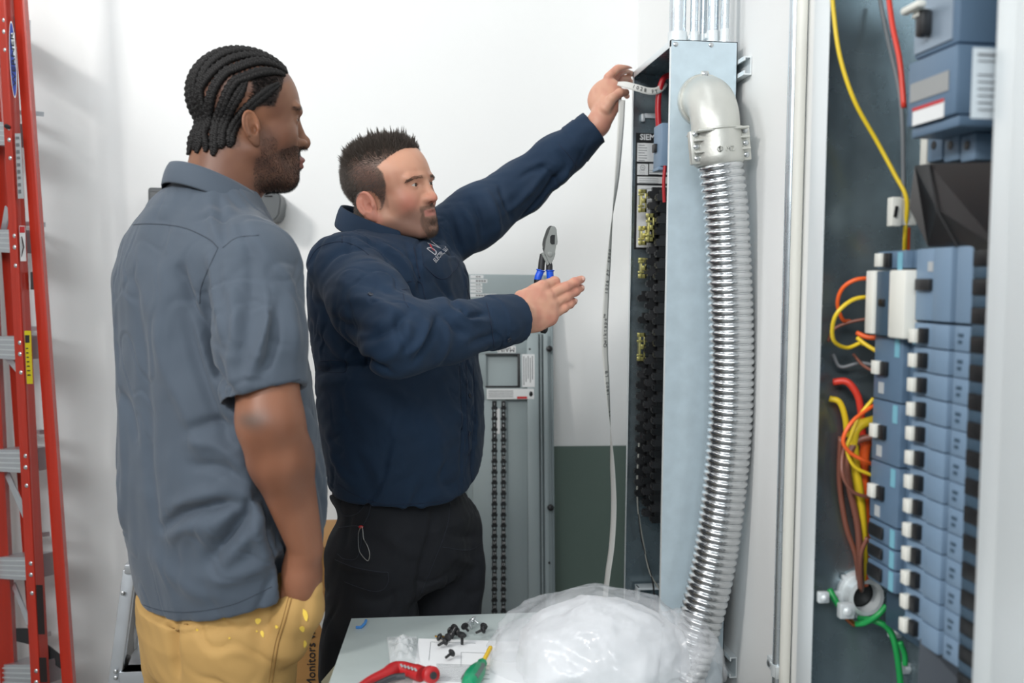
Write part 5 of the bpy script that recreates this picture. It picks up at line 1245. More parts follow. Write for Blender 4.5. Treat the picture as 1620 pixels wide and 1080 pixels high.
strA = [
 ([(205, 420), (222, 520), (232, 640), (235, 760)], 0.016, -0.006), ([(182, 440), (186, 560), (196, 700), (200, 860)], 0.014, 0.005),
 ([(262, 400), (258, 520), (262, 640)], 0.018, 0.005), ([(285, 430), (300, 540), (335, 640), (372, 720)], 0.012, -0.010),
 ([(246, 500), (270, 590), (300, 660), (330, 740)], 0.016, 0.006), ([(283, 426), (296, 470), (318, 520), (340, 590)], 0.009, -0.012),
 ([(322, 455), (326, 520), (342, 590), (360, 640)], 0.009, -0.014),
 ([(300, 680), (340, 668), (372, 676)], 0.010, -0.009), ([(296, 700), (345, 705), (390, 740)], 0.012, 0.007), ([(300, 735), (350, 740), (400, 770)], 0.010, -0.007),
 ([(255, 836), (290, 812), (330, 800), (385, 796)], 0.010, -0.015), ([(262, 850), (300, 835), (350, 822)], 0.016, 0.010), ([(262, 815), (300, 795), (350, 780)], 0.016, 0.008),
 ([(332, 888), (360, 850), (390, 812), (412, 780)], 0.012, -0.014), ([(350, 895), (385, 855), (415, 822)], 0.014, 0.010), ([(320, 860), (350, 826), (375, 800)], 0.014, 0.007),
 ([(418, 800), (425, 840), (440, 880), (448, 905)], 0.009, -0.010), ([(398, 790), (410, 850), (425, 900)], 0.010, 0.008), ([(440, 850), (446, 890), (455, 912)], 0.007, 0.008),
 ([(300, 905), (350, 915), (400, 900), (440, 880)], 0.014, 0.006), ([(240, 880), (300, 930), (360, 940)], 0.020, 0.005),
 ([(355, 420), (372, 500), (368, 580), (375, 625)], 0.012, 0.006), ([(400, 400), (395, 480), (385, 560)], 0.012, -0.007), ([(428, 480), (415, 545), (392, 605)], 0.009, 0.010), ([(440, 470), (432, 540), (415, 590)], 0.009, -0.008),
 ([(452, 430), (465, 500), (468, 580)], 0.012, 0.005), ([(330, 400), (345, 470), (352, 540)], 0.010, 0.007), ([(345, 560), (358, 610), (380, 630)], 0.008, -0.006),
 ([(200, 350), (260, 330), (330, 340)], 0.020, 0.003), ([(345, 300), (352, 345), (356, 388)], 0.008, -0.005), ([(330, 310), (336, 350), (344, 382)], 0.009, 0.004),
 ([(175, 600), (200, 640), (215, 700)], 0.012, -0.006), ([(168, 700), (190, 760), (200, 840)], 0.014, 0.006), ([(230, 700), (240, 780), (250, 850)], 0.012, -0.005),
 ([(490, 480), (500, 560), (506, 640)], 0.010, -0.005), ([(505, 700), (512, 760), (512, 830)], 0.010, 0.004),
]
sv = folds(sv, sn, sb, [(a, b, c*1.25) for a, b, c in strA])
ns = vnormals(sv, sf); sv = sv+ns*(0.0022*nz(sv*np.array([1, 1, 0.45]), 30, 4)+0.0010*nz(sv*np.array([1, 1, 0.6]), 75, 6)+crease(sv*np.array([1, 1, 0.55]), 20, 8, 0.0038)+crease(sv*np.array([1, 1, 0.8]), 38, 9, 0.0016))[:, None]
M_shA = mat('grey_twill', srgb(70, 81, 94), 0.78, bump=0.30, bscale=700, var=0.05, vscale=5, sheen=0.15, bdist=0.0006)
shA = link('shirt', np_mesh('shirt', sv, sf), M_shA, bodA, smooth=True)
sb = bvh_of(sv, sf)
M_seamA = mat('seam_grey', srgb(54, 62, 73), 0.8)
seam(sb, [(188, 368), (205, 357), (240, 354), (290, 360), (330, 378), (345, 392)], 'yoke_seam', M_seamA, shA, 0.0008, 0.0002)
seam(sb, [(352, 392), (375, 376), (410, 372)], 'shoulder_seam', M_seamA, shA, 0.0007, 0.0001)
seam(sb, [(345, 392), (332, 420), (318, 455), (316, 480)], 'armhole_seam', M_seamA, shA, 0.0008, 0.0001)
seam(sb, [(366, 628), (400, 620), (440, 608), (474, 600)], 'cuff_stitch', M_seamA, shA)
seam(sb, [(488, 480), (492, 530), (494, 560), (500, 570)], 'pocket_edge', M_seamA, shA)
seam(sb, [(222, 955), (260, 966), (310, 967), (370, 955), (430, 928)], 'hem_stitch', M_seamA, shA, 0.0007, 0.0001)
# collar: stand rises around the neck, fall turns over it
def collar(nc, zc, F, R, r_in, r_out, h_st, drop, gap, m_, par, name='collar', back_up=0.0, n=64, open_front=0.30, th=0.003, flare=0.02, fdrop=0.055):
    rows = [[], [], [], [], []]
    for k in range(n+1):
        t = -PI+open_front+(2*PI-2*open_front)*k/n          # zero = back of the neck
        d = Vector((-F[0]*math.cos(t)+R[0]*math.sin(t), -F[1]*math.cos(t)+R[1]*math.sin(t), 0)); fr = (1-math.cos(t))/2
        base = zc-fdrop*fr+0.004; c = Vector((nc[0], nc[1], 0))+Vector((F[0], F[1], 0))*(0.012*fr)
        top = base+h_st*(1-0.25*fr)
        rows[0].append(c+d*(r_in*1.02)+Vector((0, 0, base)))
        rows[1].append(c+d*r_in+Vector((0, 0, top-0.004)))
        rows[2].append(c+d*(r_in+0.004)+Vector((0, 0, top)))
        rows[3].append(c+d*(r_in+0.012)+Vector((0, 0, top-drop*0.45)))
        rows[4].append(c+d*(r_out+flare*fr)+Vector((0, 0, top-drop*(1+0.35*fr))))
    b = MB(); b.grid(rows); o = b.build(name, m_, par, smooth=True, solid=th)
    md = o.modifiers.new('soft', 'SUBSURF'); md.levels = 1; md.render_levels = 1
    return o
cb = P(350, 280, YA)
cuA = collar((nkA[0]-0.006, nkA[1]+0.0), P(330, 296, YA).z, FA, RA, 0.067, 0.083, 0.034, 0.040, 0.012, M_shA, shA, open_front=0.35, flare=0.016)
# ---- trousers
hipc = (P(354, 1000, YA).x, YA+0.0)
def pantsA(p):
    hx, hy = hipc
    t = loft(p, [(0.97, hx-0.01, hy, 0.170, 0.118), (0.90, hx, hy, 0.190, 0.134), (0.84, hx-0.006, hy, 0.186, 0.130), (0.78, hx-0.012, hy, 0.180, 0.120), (0.70, hx-0.014, hy, 0.160, 0.10)], FA, RA)
    for s_, w in ((1, 1.0), (-1, 1.0)):
        x0, y0 = hx-0.014+RA[0]*0.097*s_, hy+RA[1]*0.097*s_
        t = smin(t, chain(p, [(x0, y0, 0.80), (x0+0.005, y0, 0.50), (x0-0.02, y0, 0.09)], [0.094, 0.078, 0.068], 0.02), 0.025)
    hz = hemA(p); t = smax(t, loft(p, levA, FA, RA)+0.012+np.minimum(0, p[:, 2]-(hz-0.01))*4, 0.006)
    t = smin(t, chain(p, [P(486, 930, 1.610), P(474, 962, 1.625), P(452, 1015, 1.64)], [0.024, 0.036, 0.038], 0.02), 0.022)
    t = np.maximum(t, 0.055-p[:, 2])
    return t
pv, pf = sparse_mesh(pantsA, (cxA-0.4, cyA-0.4, 0.04), (cxA+0.45, cyA+0.4, 1.02), 0.0045); pf = orient(pv, pf); pn = vnormals(pv, pf); pb = bvh_of(pv, pf)
pv = folds(pv, pn, pb, [([(272, 972), (274, 1010), (280, 1079)], 0.010, -0.014), ([(276, 985), (330, 975), (400, 962)], 0.012, 0.005), ([(276, 1002), (330, 995), (380, 990)], 0.008, -0.005),
 ([(460, 945), (430, 1010), (425, 1075)], 0.010, 0.003), ([(300, 1030), (350, 1050), (400, 1078)], 0.02, 0.004), ([(495, 920), (480, 970), (478, 1020)], 0.010, -0.006), ([(466, 946), (482, 925), (506, 905)], 0.006, 0.005)])
ns = vnormals(pv, pf); pv = pv+ns*(0.0018*nz(pv, 26, 14)+0.0008*nz(pv, 70, 16)+crease(pv, 24, 15, 0.003))[:, None]
M_ptA = mat('mustard_twill', srgb(184, 147, 88), 0.8, bump=0.35, bscale=600, var=0.06, vscale=6, bdist=0.0006)
ptA = link('trousers', np_mesh('trousers', pv, pf), M_ptA, bodA, smooth=True)
pb = bvh_of(pv, pf)
M_seamp = mat('seam_mustard', srgb(150, 114, 62), 0.8)
seam(pb, [(462, 944), (452, 980), (440, 1020), (430, 1079)], 'side_seam', M_seamp, ptA, 0.0012)
seam(pb, [(457, 944), (447, 980), (435, 1020), (425, 1079)], 'side_seam', M_seamp, ptA, 0.0006)
seam(pb, [(452, 918), (456, 930), (463, 944)], 'pocket_edge', M_seamp, ptA, 0.0010, 0.0004)
seam(pb, [(463, 944), (482, 928), (498, 908), (508, 885)], 'pocket_edge', M_seamp, ptA, 0.0010, 0.0004)
M_pnt = mat('paint_yellow', srgb(240, 206, 84), 0.6)
for (x, y_, r_, e_) in ((384, 961, 4.2, 1), (408, 982, 4.5, 1), (438, 991, 2.8, 1), (367, 972, 2, 1), (415, 1002, 2.6, 2), (406, 998, 1.4, 1), (483, 972, 4, 2.4), (478, 994, 4, 1.6), (482, 1018, 3, 2.4), (363, 1009, 1.6, 1), (312, 996, 2, 1), (355, 978, 1.4, 1)):
    s_ = on_surf(pb, x, y_, 0.0006)
    if s_ is None: continue
    n_ = pb.find_nearest(s_)[1]; n_ = n_ if n_.dot(ray(x, y_)) < 0 else -n_; u_ = Vector((0, 0, 1)); u_ = (u_-n_*u_.dot(n_)).normalized(); w_ = n_.cross(u_); sc_ = s_.y/1575*r_
    b = MB(); b.prism([s_+(w_*math.cos(t)+u_*math.sin(t)*e_+w_*math.sin(t)*e_*0.25*(e_ > 1))*sc_*(1+0.12*math.sin(3*t+x)) for t in np.linspace(0, 2*PI, 14, endpoint=False)], n_*0.0004); b.build('paint_spot', M_pnt, ptA, smooth=False)
# shoes (below the frame)
M_shoe = mat('shoe_brown', srgb(70, 54, 44), 0.6)
for s_ in (-1, 1):
    x0, y0 = hipc[0]+RA[0]*0.097*s_-0.02, hipc[1]+RA[1]*0.097*s_
    fn = lambda p: smax(smin(ell(p, (x0+FA[0]*0.07, y0+FA[1]*0.07, 0.045), (0.13, 0.065, 0.045), rotm('Z', 35)), cap(p, (x0, y0, 0.05), (x0, y0, 0.13), 0.05, 0.048), 0.04), 0.001-p[:, 2], 0.004)
    q_v, q_f = sparse_mesh(fn, (x0-0.2, y0-0.2, -0.02), (x0+0.3, y0+0.3, 0.2), 0.006, newton=1)
    link('shoe', np_mesh('shoe', q_v, orient(q_v, q_f)), M_shoe, bodA, smooth=True)
# ============================================================ middle man: navy work shirt, black cargo trousers
YBm = 2.20
_t = math.radians(-30); FB = (math.cos(_t), math.sin(_t)); RB = (FB[1], -FB[0])
oB = P(620, 302, YBm-0.02)
MBm = head_matrix(oB, -35, 9, 8, 0.985)
PB = dict(w=1.10, mz=-0.0635, nose_up=0.009, browz=-0.005, nl=-0.009, nb=0.0008, nt=0.0000, nw=0.001, lip=0.62, open=0.0012, jaw=0.007, lx=-0.001, chinr=-0.001, neck=0.066, neck_to=(-0.075, 0.0, -0.19), ear_tilt=10, flare=0.40, lu=0.0036, ll=0.0034, folds=False, brow=0.002, ez=-0.022, ex=-0.007, es=0.98, fh=0.004)
vB, fB = sparse_mesh(lambda p: head_sdf(p, PB), (-0.17, -0.12, -0.205), (0.14, 0.12, 0.135), 0.0016); fB = orient(vB, fB)
def colB(v):
    ay = np.abs(v[:, 1]); n = len(v); T = lambda *c: np.tile(lin(*c), (n, 1))
    c = T(206, 154, 128); c = mixc(c, T(190, 132, 108), smoothstep(-0.3, 0.6, fbm(v, 28, 31)))
    red = np.exp(-(((v-np.stack([0*ay+0.065, np.sign(v[:, 1])*0.048, 0*ay-0.035], 1))/0.024)**2).sum(1)); c = mixc(c, T(208, 118, 104), 0.65*red)
    nose = np.exp(-(((v-np.array([0.105, 0, -0.040]))/np.array([0.02, 0.018, 0.016]))**2).sum(1)); c = mixc(c, T(212, 122, 106), 0.6*nose)
    ear = smoothstep(0.074, 0.080, ay)*(v[:, 0] < 0.02); c = mixc(c, T(218, 140, 122), 0.6*ear)
    # hair zone
    edge = np.where(v[:, 0] > 0.0, 0.062+0.10*np.clip(v[:, 0]-0.045, 0, 1)-0.0*ay, 0.0)
    front = 0.060-0.35*np.clip(ay-0.040, 0, 1)+0.0*v[:, 0]
    hair = smoothstep(-0.002, 0.003, v[:, 2]-(0.047+0.66*np.clip(v[:, 0]-0.020, -0.03, 0.06)-0.20*np.clip(0.03-ay, 0, 1)))
    lim = 0.036-0.012*smoothstep(0.032, 0.056, v[:, 2])-0.50*np.clip(0.010-v[:, 2], 0, 0.06)
    side = smoothstep(0.003, -0.003, v[:, 0]-lim)*smoothstep(-0.040, -0.034, v[:, 2]+0.8*np.clip(-0.03-v[:, 0], 0, 0.03))
    earz = (((v[:, 0]+0.011)/0.022)**2+((v[:, 2]+0.030)/0.037)**2 < 1)*(ay > 0.060); side = side*(1-earz)
    hair = np.maximum(hair, side)
    c = mixc(c, T(84, 68, 60), hair*0.88)
    # stubble and goatee
    st = smoothstep(-0.050, -0.075, v[:, 2]+0.30*np.clip(0.04-v[:, 0], -0.05, 0.06))*smoothstep(-0.005, 0.012, v[:, 0])*smoothstep(-0.13, -0.112, v[:, 2])
    burn = smoothstep(0.012, 0.0, v[:, 2])*smoothstep(-0.045, -0.03, v[:, 2])*smoothstep(0.004, 0.010, v[:, 0])*smoothstep(0.034, 0.026, v[:, 0])*(ay > 0.04)
    gr = np.hypot((ay-0.0)/0.033, (v[:, 2]+0.080)/0.036)
    goat = smoothstep(1.06, 0.92, gr)*smoothstep(0.70, 0.86, np.hypot(ay/0.030, (v[:, 2]+0.066)/0.013))*(v[:, 0] > 0.045)
    goat = np.maximum(goat, smoothstep(-0.046, -0.049, v[:, 2])*smoothstep(-0.060, -0.0575, v[:, 2])*smoothstep(0.034, 0.028, ay)*(v[:, 0] > 0.06))
    lip = smoothstep(0.0835, 0.086, v[:, 0]+14*v[:, 1]**2-0.4*np.abs(v[:, 2]+0.0635))*smoothstep(0.0078, 0.0062, np.abs(v[:, 2]+0.0640))*smoothstep(0.025, 0.021, ay)
    c = mixc(c, T(150, 112, 96), np.clip(st*0.95+burn*0.5, 0, 1)*(1-lip)); c = mixc(c, T(104, 80, 66), goat*0.45*(1-lip))
    c = mixc(c, T(178, 112, 102), lip*0.85)
    line = (np.linalg.norm(v-np.stack([0*ay+0.0705, np.sign(v[:, 1])*0.0315, 0*ay-0.001], 1), axis=1) < 0.0134)*(v[:, 0] > 0.07); c = mixc(c, T(110, 74, 66), line*0.7)
    return c, hair, np.clip(goat*(1-lip), 0, 1), np.clip((st+burn)*(1-lip*2), 0, 1)
cB, hairB, goatB, stubB = colB(vB); hB = xf(MBm, vB); nB = vnormals(hB, fB)
# torso centre line and joints
cxB = P(628, 560, YBm).x; cyB = YBm
levB = []
for py, Lx, Rx in ((378, 505, 735), (410, 492, 742), (450, 488, 745), (500, 492, 750), (560, 500, 760), (620, 504, 768), (680, 510, 770), (730, 518, 768), (770, 526, 762), (810, 532, 756)):
    a_ = P(Lx, py, YBm); c_ = P(Rx, py, YBm); hw = (c_.x-a_.x)/2/math.sqrt(RB[0]**2+(0.68*FB[0])**2); levB.append((a_.z, (a_.x+c_.x)/2, YBm, hw, hw*0.68))
_l = levB[0]; levB = [(_l[0]+0.012, _l[1]-0.01, YBm, _l[3]*0.55, _l[4]*0.55), (_l[0]-0.004, _l[1]-0.005, YBm, _l[3]*0.78, _l[4]*0.76), (_l[0]-0.022, _l[1], YBm, _l[3]*0.92, _l[4]*0.92)]+levB[1:]
levB = smooth_levels(levB)
nkB = MBm @ Vector((-0.058, 0, -0.15))
ShRb = Vector((cxB+RB[0]*0.185-0.015, cyB+RB[1]*0.185, P(548, 425, 2.03).z)); ElRb = P(630, 538, 1.80); WrRb = P(812, 505, 1.96)
ShLb = Vector((cxB-RB[0]*0.165+0.0, cyB-RB[1]*0.165, P(700, 388, 2.35).z)); ElLb = P(822, 298, 2.44); WrLb = P(938, 204, 2.40)
def torsoB(p):
    t = loft(p, levB, FB, RB)
    t = smin(t, chain(p, [ShRb+Vector((0.01, 0.0, 0.005)), (cxB-0.045, cyB+0.01, P(600, 350, YBm).z-0.105), ShLb+Vector((-0.02, 0, -0.01))], [0.060, 0.080, 0.056], 0.02), 0.045)
    t = smin(t, cap(p, (nkB[0]+0.010, nkB[1], P(540, 352, YBm).z-0.040), (cxB, cyB, 1.36), 0.062, 0.09), 0.03)
    return t
def hemB(p):
    f_ = (p[:, 0]-cxB)*FB[0]+(p[:, 1]-cyB)*FB[1]; r_ = (p[:, 0]-cxB)*RB[0]+(p[:, 1]-cyB)*RB[1]
    return 0.972-0.035*np.cos(np.clip((r_-0.10)/0.16, -1.6, 1.6)*1.5)*(f_ > -9)+0.02*np.clip(-f_/0.1, 0, 1)
def shirtB(p):
    t = torsoB(p); hz = hemB(p)
    t = smax(t, -np.maximum(t+0.010, p[:, 2]-(hz+0.02)), 0.003); t = smax(t, hz-p[:, 2], 0.004)
    # right sleeve, bent across the chest
    a = chain(p, [ShRb, ShRb.lerp(ElRb, 0.5), ElRb], [0.068, 0.073, 0.062], 0.03)
    b_ = chain(p, [ElRb, ElRb.lerp(WrRb, 0.4), ElRb.lerp(WrRb, 0.80), WrRb+(WrRb-ElRb).normalized()*0.02], [0.061, 0.059, 0.047, 0.047], 0.02)
    ax_ = (WrRb-ElRb).normalized(); c1 = np.array(WrRb-ax_*0.062, dtype=f32); uu = (p-c1)@A3(ax_)
    b_ = b_-0.003*smoothstep(0, 0.004, uu)                     # the cuff sits a little proud
    cut = (p-A3(WrRb+ax_*0.006))@A3(ax_)
    b_ = smax(b_, -np.maximum(b_+0.009, -(cut+0.03)), 0.003); b_ = smax(b_, cut, 0.004)
    a = smin(a, b_, 0.035); a_cut = a
    k = 0.035*np.clip((p[:, 2]-1.30)/0.10, 0.10, 1); h = np.clip(0.5+0.5*(a-t)/k, 0, 1); t = a+(t-a)*h-k*h*(1-h)
    # left sleeve, raised
    ax2 = (WrLb-ElLb).normalized(); c2 = (p-A3(WrLb+ax2*0.006))@A3(ax2); u2 = (p-A3(WrLb-ax2*0.060))@A3(ax2)
    l = chain(p, [ShLb, ShLb.lerp(ElLb, 0.5), ElLb, ElLb.lerp(WrLb, 0.5), WrLb+ax2*0.02], [0.070, 0.070, 0.062, 0.052, 0.042], 0.03)-0.003*smoothstep(0, 0.004, u2)
    l = smax(l, -np.maximum(l+0.009, -(c2+0.03)), 0.003); l = smax(l, c2, 0.004)
    t = smin(t, l, 0.04)
    t = np.maximum(t, -cap(p, tuple(nkB+Vector((0.004, 0, 0.12))), tuple(nkB+Vector((0, 0, -0.02))), 0.062, 0.056))
    return t
hcB = (P(648, 900, YBm).x, YBm)
# ---- hands
def hand_frame(w, along, back):
    x = Vector(along).normalized(); z = Vector(back); z = (z-x*z.dot(x)).normalized(); y = z.cross(x); return Vector(w), x, y, z
def finger(fr, base, segs, r, bends, spread=0.0):
    """joint positions; bends are flexions in degrees towards the palm (-back)"""
    w, x, y, z = fr; p = w+x*base[0]+y*base[1]+z*base[2]; a = math.radians(spread); d = (x*math.cos(a)+y*math.sin(a)); pts = [p]; cur = 0
    for L, b_ in zip(segs, bends):
        cur += math.radians(b_); dd = d*math.cos(cur)-z*math.sin(cur); p = p+dd*L; pts.append(p)
    return pts, r
def hand_sdf(p, fr, fingers, thumb, palm=(0.048, 0.046, 0.0175), wrist=0.030):
    w, x, y, z = fr; R = np.array([list(x), list(y), list(z)], dtype=f32).T; c = w+x*0.048
    d = ell(p, tuple(c), (0.054, palm[1], palm[2]*1.05), R)
    d = smin(d, ell(p, tuple(w+x*0.072), (0.022, palm[1]*0.98, palm[2]*0.88), R), 0.012)
    d = smin(d, cap(p, tuple(w-x*0.06), tuple(w+x*0.012), wrist, wrist*0.92), 0.022)
    for pts, r in fingers:
        rs = [r*1.08, r*1.0, r*0.93, r*0.80][:len(pts)]
        f_ = chain(p, pts, rs, 0.0)
        for q_ in pts[1:-1]: f_ = smin(f_, sph(p, tuple(q_), r*1.05), 0.004)
        d = smin(d, f_, 0.0045)
        d = smin(d, sph(p, tuple(pts[0]-x*0.003+z*0.002), r*1.12), 0.008)
    pts, r = thumb
    t_ = chain(p, pts, [r*1.55, r*1.12, r*1.0, r*0.85][:len(pts)], 0.006); d = smin(d, t_, 0.010)
    return d
# right hand: back of the hand to the viewer, fingers forward, index hooked on the pliers
axr = (WrRb-ElRb).normalized(); wr = WrRb+axr*0.002
hx = (P(880, 471, 1.99)-wr).normalized(); frR = hand_frame(wr, hx, (0.05, -1, 0.10)); _, X_, Y_, Z_ = frR
sgy = 1 if Y_.z > 0 else -1
fR = [finger(frR, (0.088, 0.033*sgy, 0.000), (0.034, 0.022, 0.014), 0.0105, (18, 100, 50), -4*sgy),
      finger(frR, (0.090, 0.012*sgy, 0.001), (0.042, 0.027, 0.020), 0.0100, (4, 6, 4), -1*sgy),
      finger(frR, (0.087, -0.0085*sgy, 0.000), (0.041, 0.027, 0.020), 0.0096, (8, 8, 6), 2*sgy),
      finger(frR, (0.080, -0.028*sgy, -0.001), (0.032, 0.020, 0.017), 0.0088, (10, 10, 8), 4*sgy)]
thR = ([wr+X_*0.022+Y_*0.020*sgy-Z_*0.010, wr+X_*0.045+Y_*0.034*sgy-Z_*0.024, wr+X_*0.070+Y_*0.030*sgy-Z_*0.042, wr+X_*0.088+Y_*0.018*sgy-Z_*0.046], 0.0108)
# left hand: reaching to the enclosure's far corner, thumb pressing the tape
axl = (WrLb-ElLb).normalized(); wl = WrLb+axl*0.010
hl = (P(974, 150, 2.40)-wl).normalized(); frL = hand_frame(wl, hl, (-0.62, 0.35, 0.70)); _, X2, Y2, Z2 = frL
s2 = 1 if Y2.dot(Vector((0, -1, 0))) > 0 else -1
def ppts(l): return [P(*q_) for q_ in l]
fL = [(ppts([(962, 122, 2.415), (976, 109, 2.425), (990, 104, 2.44), (1000, 103, 2.465)]), 0.0092),
      (ppts([(966, 130, 2.44), (980, 114, 2.46), (993, 110, 2.49), (1000, 116, 2.51)]), 0.0092),
      (ppts([(966, 138, 2.46), (981, 124, 2.485), (992, 124, 2.51), (999, 132, 2.525)]), 0.0088),
      (ppts([(963, 150, 2.47), (975, 142, 2.495), (985, 145, 2.51), (992, 152, 2.52)]), 0.0080)]
thL = (ppts([(958, 172, 2.375), (968, 156, 2.365), (980, 147, 2.372), (990, 146, 2.385)]), 0.0100)
knl = ppts([(976, 178, 2.385), (985, 166, 2.39), (984, 156, 2.395)])
def hands(p):
    a = hand_sdf(p, frR, fR, thR)
    R = np.array([list(X2), list(Y2), list(Z2)], dtype=f32).T
    b_ = ell(p, tuple(P(957, 153, 2.415)), (0.049, 0.025, 0.040), R)
    b_ = smin(b_, cap(p, tuple(wl-axl*0.06), tuple(wl+axl*0.010), 0.0275, 0.0265), 0.02)
    b_ = smin(b_, cap(p, tuple(wl), tuple(P(960, 165, 2.39)), 0.026, 0.023), 0.015)
    b_ = smin(b_, cap(p, tuple(P(963, 182, 2.39)), tuple(P(975, 165, 2.39)), 0.014, 0.012), 0.014)
    for pts, r in fL: b_ = smin(b_, chain(p, pts, [r*1.15, r*1.05, r, r*0.85]), 0.006)
    pts, r = thL; b_ = smin(b_, chain(p, pts, [r*1.5, r*1.15, r*1.08, r*0.85], 0.004), 0.006)
    return np.minimum(a, b_)
lo_r = np.array([min(wr.x, 0)-0.0, 0, 0]); 
hvR, hfR = sparse_mesh(lambda p: hand_sdf(p, frR, fR, thR), wr-Vector((0.09, 0.12, 0.10)), wr+Vector((0.24, 0.12, 0.14)), 0.0016); hfR = orient(hvR, hfR)
hvL, hfL = sparse_mesh(lambda p: hands(p), wl-Vector((0.10, 0.12, 0.10)), wl+Vector((0.14, 0.22, 0.14)), 0.0016); hfL = orient(hvL, hfL)
def bodyB(p):
    d = cap(p, tuple(nkB+Vector((0, 0, 0.01))), (cxB, cyB, 1.38), 0.060, 0.075)
    d = smin(d, ell(p, (cxB, cyB, 1.20), (0.14, 0.13, 0.26)), 0.05); d = smin(d, ell(p, (cxB, cyB, 0.93), (0.11, 0.10, 0.12)), 0.05)
    d = np.maximum(d, loft(p, levB, FB, RB)+0.015-(p[:, 2] > 1.40)*0.3-(p[:, 2] < 0.92)*0.3)
    d = smin(d, chain(p, [ShRb, ElRb, WrRb], [0.045, 0.042, 0.026], 0.02), 0.02); d = smin(d, chain(p, [ShLb, ElLb, WrLb], [0.045, 0.040, 0.026], 0.02), 0.02)
    for s_ in (-1, 1):
        hx_, hy_ = hcB[0]+RB[0]*0.100*s_+(-0.030 if s_ > 0 else 0.025), cyB+RB[1]*0.100*s_; d = smin(d, chain(p, [(hx_, hy_, 0.84), (hx_, hy_, 0.50), (hx_, hy_, 0.10)], [0.065, 0.055, 0.04], 0.02), 0.02)
    return d
bvB, bfB = sparse_mesh(bodyB, (cxB-0.35, cyB-0.6, 0.04), (cxB+0.75, cyB+0.5, 1.95), 0.006, newton=1); bfB = orient(bvB, bfB)
def skinB(v, knuck=()):
    n = len(v); c = np.tile(lin(206, 156, 132), (n, 1)); c = mixc(c, np.tile(lin(196, 138, 118), (n, 1)), smoothstep(-0.3, 0.6, fbm(v, 40, 41)))
    for k in knuck: c = mixc(c, np.tile(lin(208, 128, 112), (n, 1)), 0.5*np.exp(-((np.linalg.norm(v-np.array(k), axis=1)/0.011)**2)))
    return c
kn = [q_ for pts, r in fR for q_ in pts[:3]]+[q_ for pts, r in fL for q_ in pts[:3]]
# tendon and knuckle relief on the back of the right hand
nR = vnormals(hvR, hfR); dsp = np.zeros(len(hvR))
for (pts, r) in fR[:]:
    a = np.array(wr+X_*0.030+Z_*0.01); b_ = np.array(pts[0]); ab = b_-a; t = np.clip(((hvR-a)@ab)/(ab@ab), 0, 1); dd = np.linalg.norm(hvR-a-t[:, None]*ab-np.array(Z_)*0.008, axis=1)
    dsp += 0.0016*np.exp(-(dd/0.005)**2)*smoothstep(0.1, 0.6, t)
    for q_ in pts[1:3]:
        u = (hvR-np.array(q_))@np.array(X_); dsp -= 0.0006*np.exp(-(np.linalg.norm(hvR-np.array(q_), axis=1)/0.008)**4)*(0.5+0.5*np.cos(u*2*PI/0.0032))*(((hvR-np.array(q_))@np.array(Z_)) > 0.002)
hvR = hvR+nR*(dsp+0.0004*nz(hvR, 220, 51))[:, None]
V = np.concatenate([hB, bvB, hvR, hvL]); n1, n2, n3 = len(hB), len(hB)+len(bvB), len(hB)+len(bvB)+len(hvR)
F_ = np.concatenate([fB, bfB+n1, hfR+n2, hfL+n3]); C_ = np.concatenate([cB, skinB(bvB), skinB(hvR, kn), skinB(hvL, kn)])
GB = thing('person', (cxB, cyB, 0), 'man with spiky dark hair and goatee in a navy work shirt, holding pliers', 'person')
bodB = link('body', np_mesh('body', V, F_, C_), skin_mat('skin_brown'), GB, smooth=True)
make_eyes(MBm, bodB, (0.06, 0.035, 0.02), look=(1, 0.28, -0.06))
# nails
M_nail = mat('nail', srgb(222, 176, 160), 0.25)
for fr_, (pts, r) in ((frR, fR[1]), (frR, fR[2]), (frR, fR[3])):
    a, e = Vector(pts[-2]), Vector(pts[-1]); dd = (e-a).normalized(); zz_ = (Z_-dd*Z_.dot(dd)).normalized(); b = MB(); b.ball((0, 0, 0), 1, n=12)
    Mx = Matrix(((dd.x, dd.cross(zz_).x, zz_.x, e.x), (dd.y, dd.cross(zz_).y, zz_.y, e.y), (dd.z, dd.cross(zz_).z, zz_.z, e.z), (0, 0, 0, 1)))
    for v in b.bm.verts: v.co = Mx@Vector((v.co.x*0.0055-0.0005, v.co.y*0.0045, v.co.z*0.0016+r*0.70))
    b.build('fingernail', M_nail, bodB, smooth=True)
# hair
M_hairB = mat('hair_dark_brown', (0.085, 0.068, 0.057), 0.45, spec=0.5); M_grey = mat('hair_greying', (0.14, 0.115, 0.10), 0.45)
R3 = np.array(MBm.to_3x3())/0.985
def dirB(v, n):
    q_ = (v-np.array(MBm.translation))@np.linalg.inv(R3*0.985).T; top = smoothstep(0.050, 0.085, q_[:, 2])[:, None]
    up = np.array([0.15, 0, 1.0])@R3.T; back = np.array([-0.75, 0, -0.55])@R3.T
    return n*(0.55+0.5*top)+up*(1.0*top)+back*(1-top)+back*0.25*top
def lenB(v, n):
    q_ = (v-np.array(MBm.translation))@np.linalg.inv(R3*0.985).T
    return 0.0045+0.011*smoothstep(0.055, 0.100, q_[:, 2])+0.004*smoothstep(-0.02, -0.07, q_[:, 0])
hm = hairB > 0.55
idx = skin_points(vB, fB, hm, 21000, 61); strands(hB[idx], nB[idx], dirB, lenB, 0.00050, 'hair', M_hairB, bodB, seed=62, bend=0.05, seg=2, jit=0.20)
idx = skin_points(vB, fB, hm & (vB[:, 2] < 0.065), 5200, 63); strands(hB[idx], nB[idx], dirB, lenB, 0.00042, 'greying_hair', M_grey, bodB, seed=64, bend=0.05, jit=0.2)
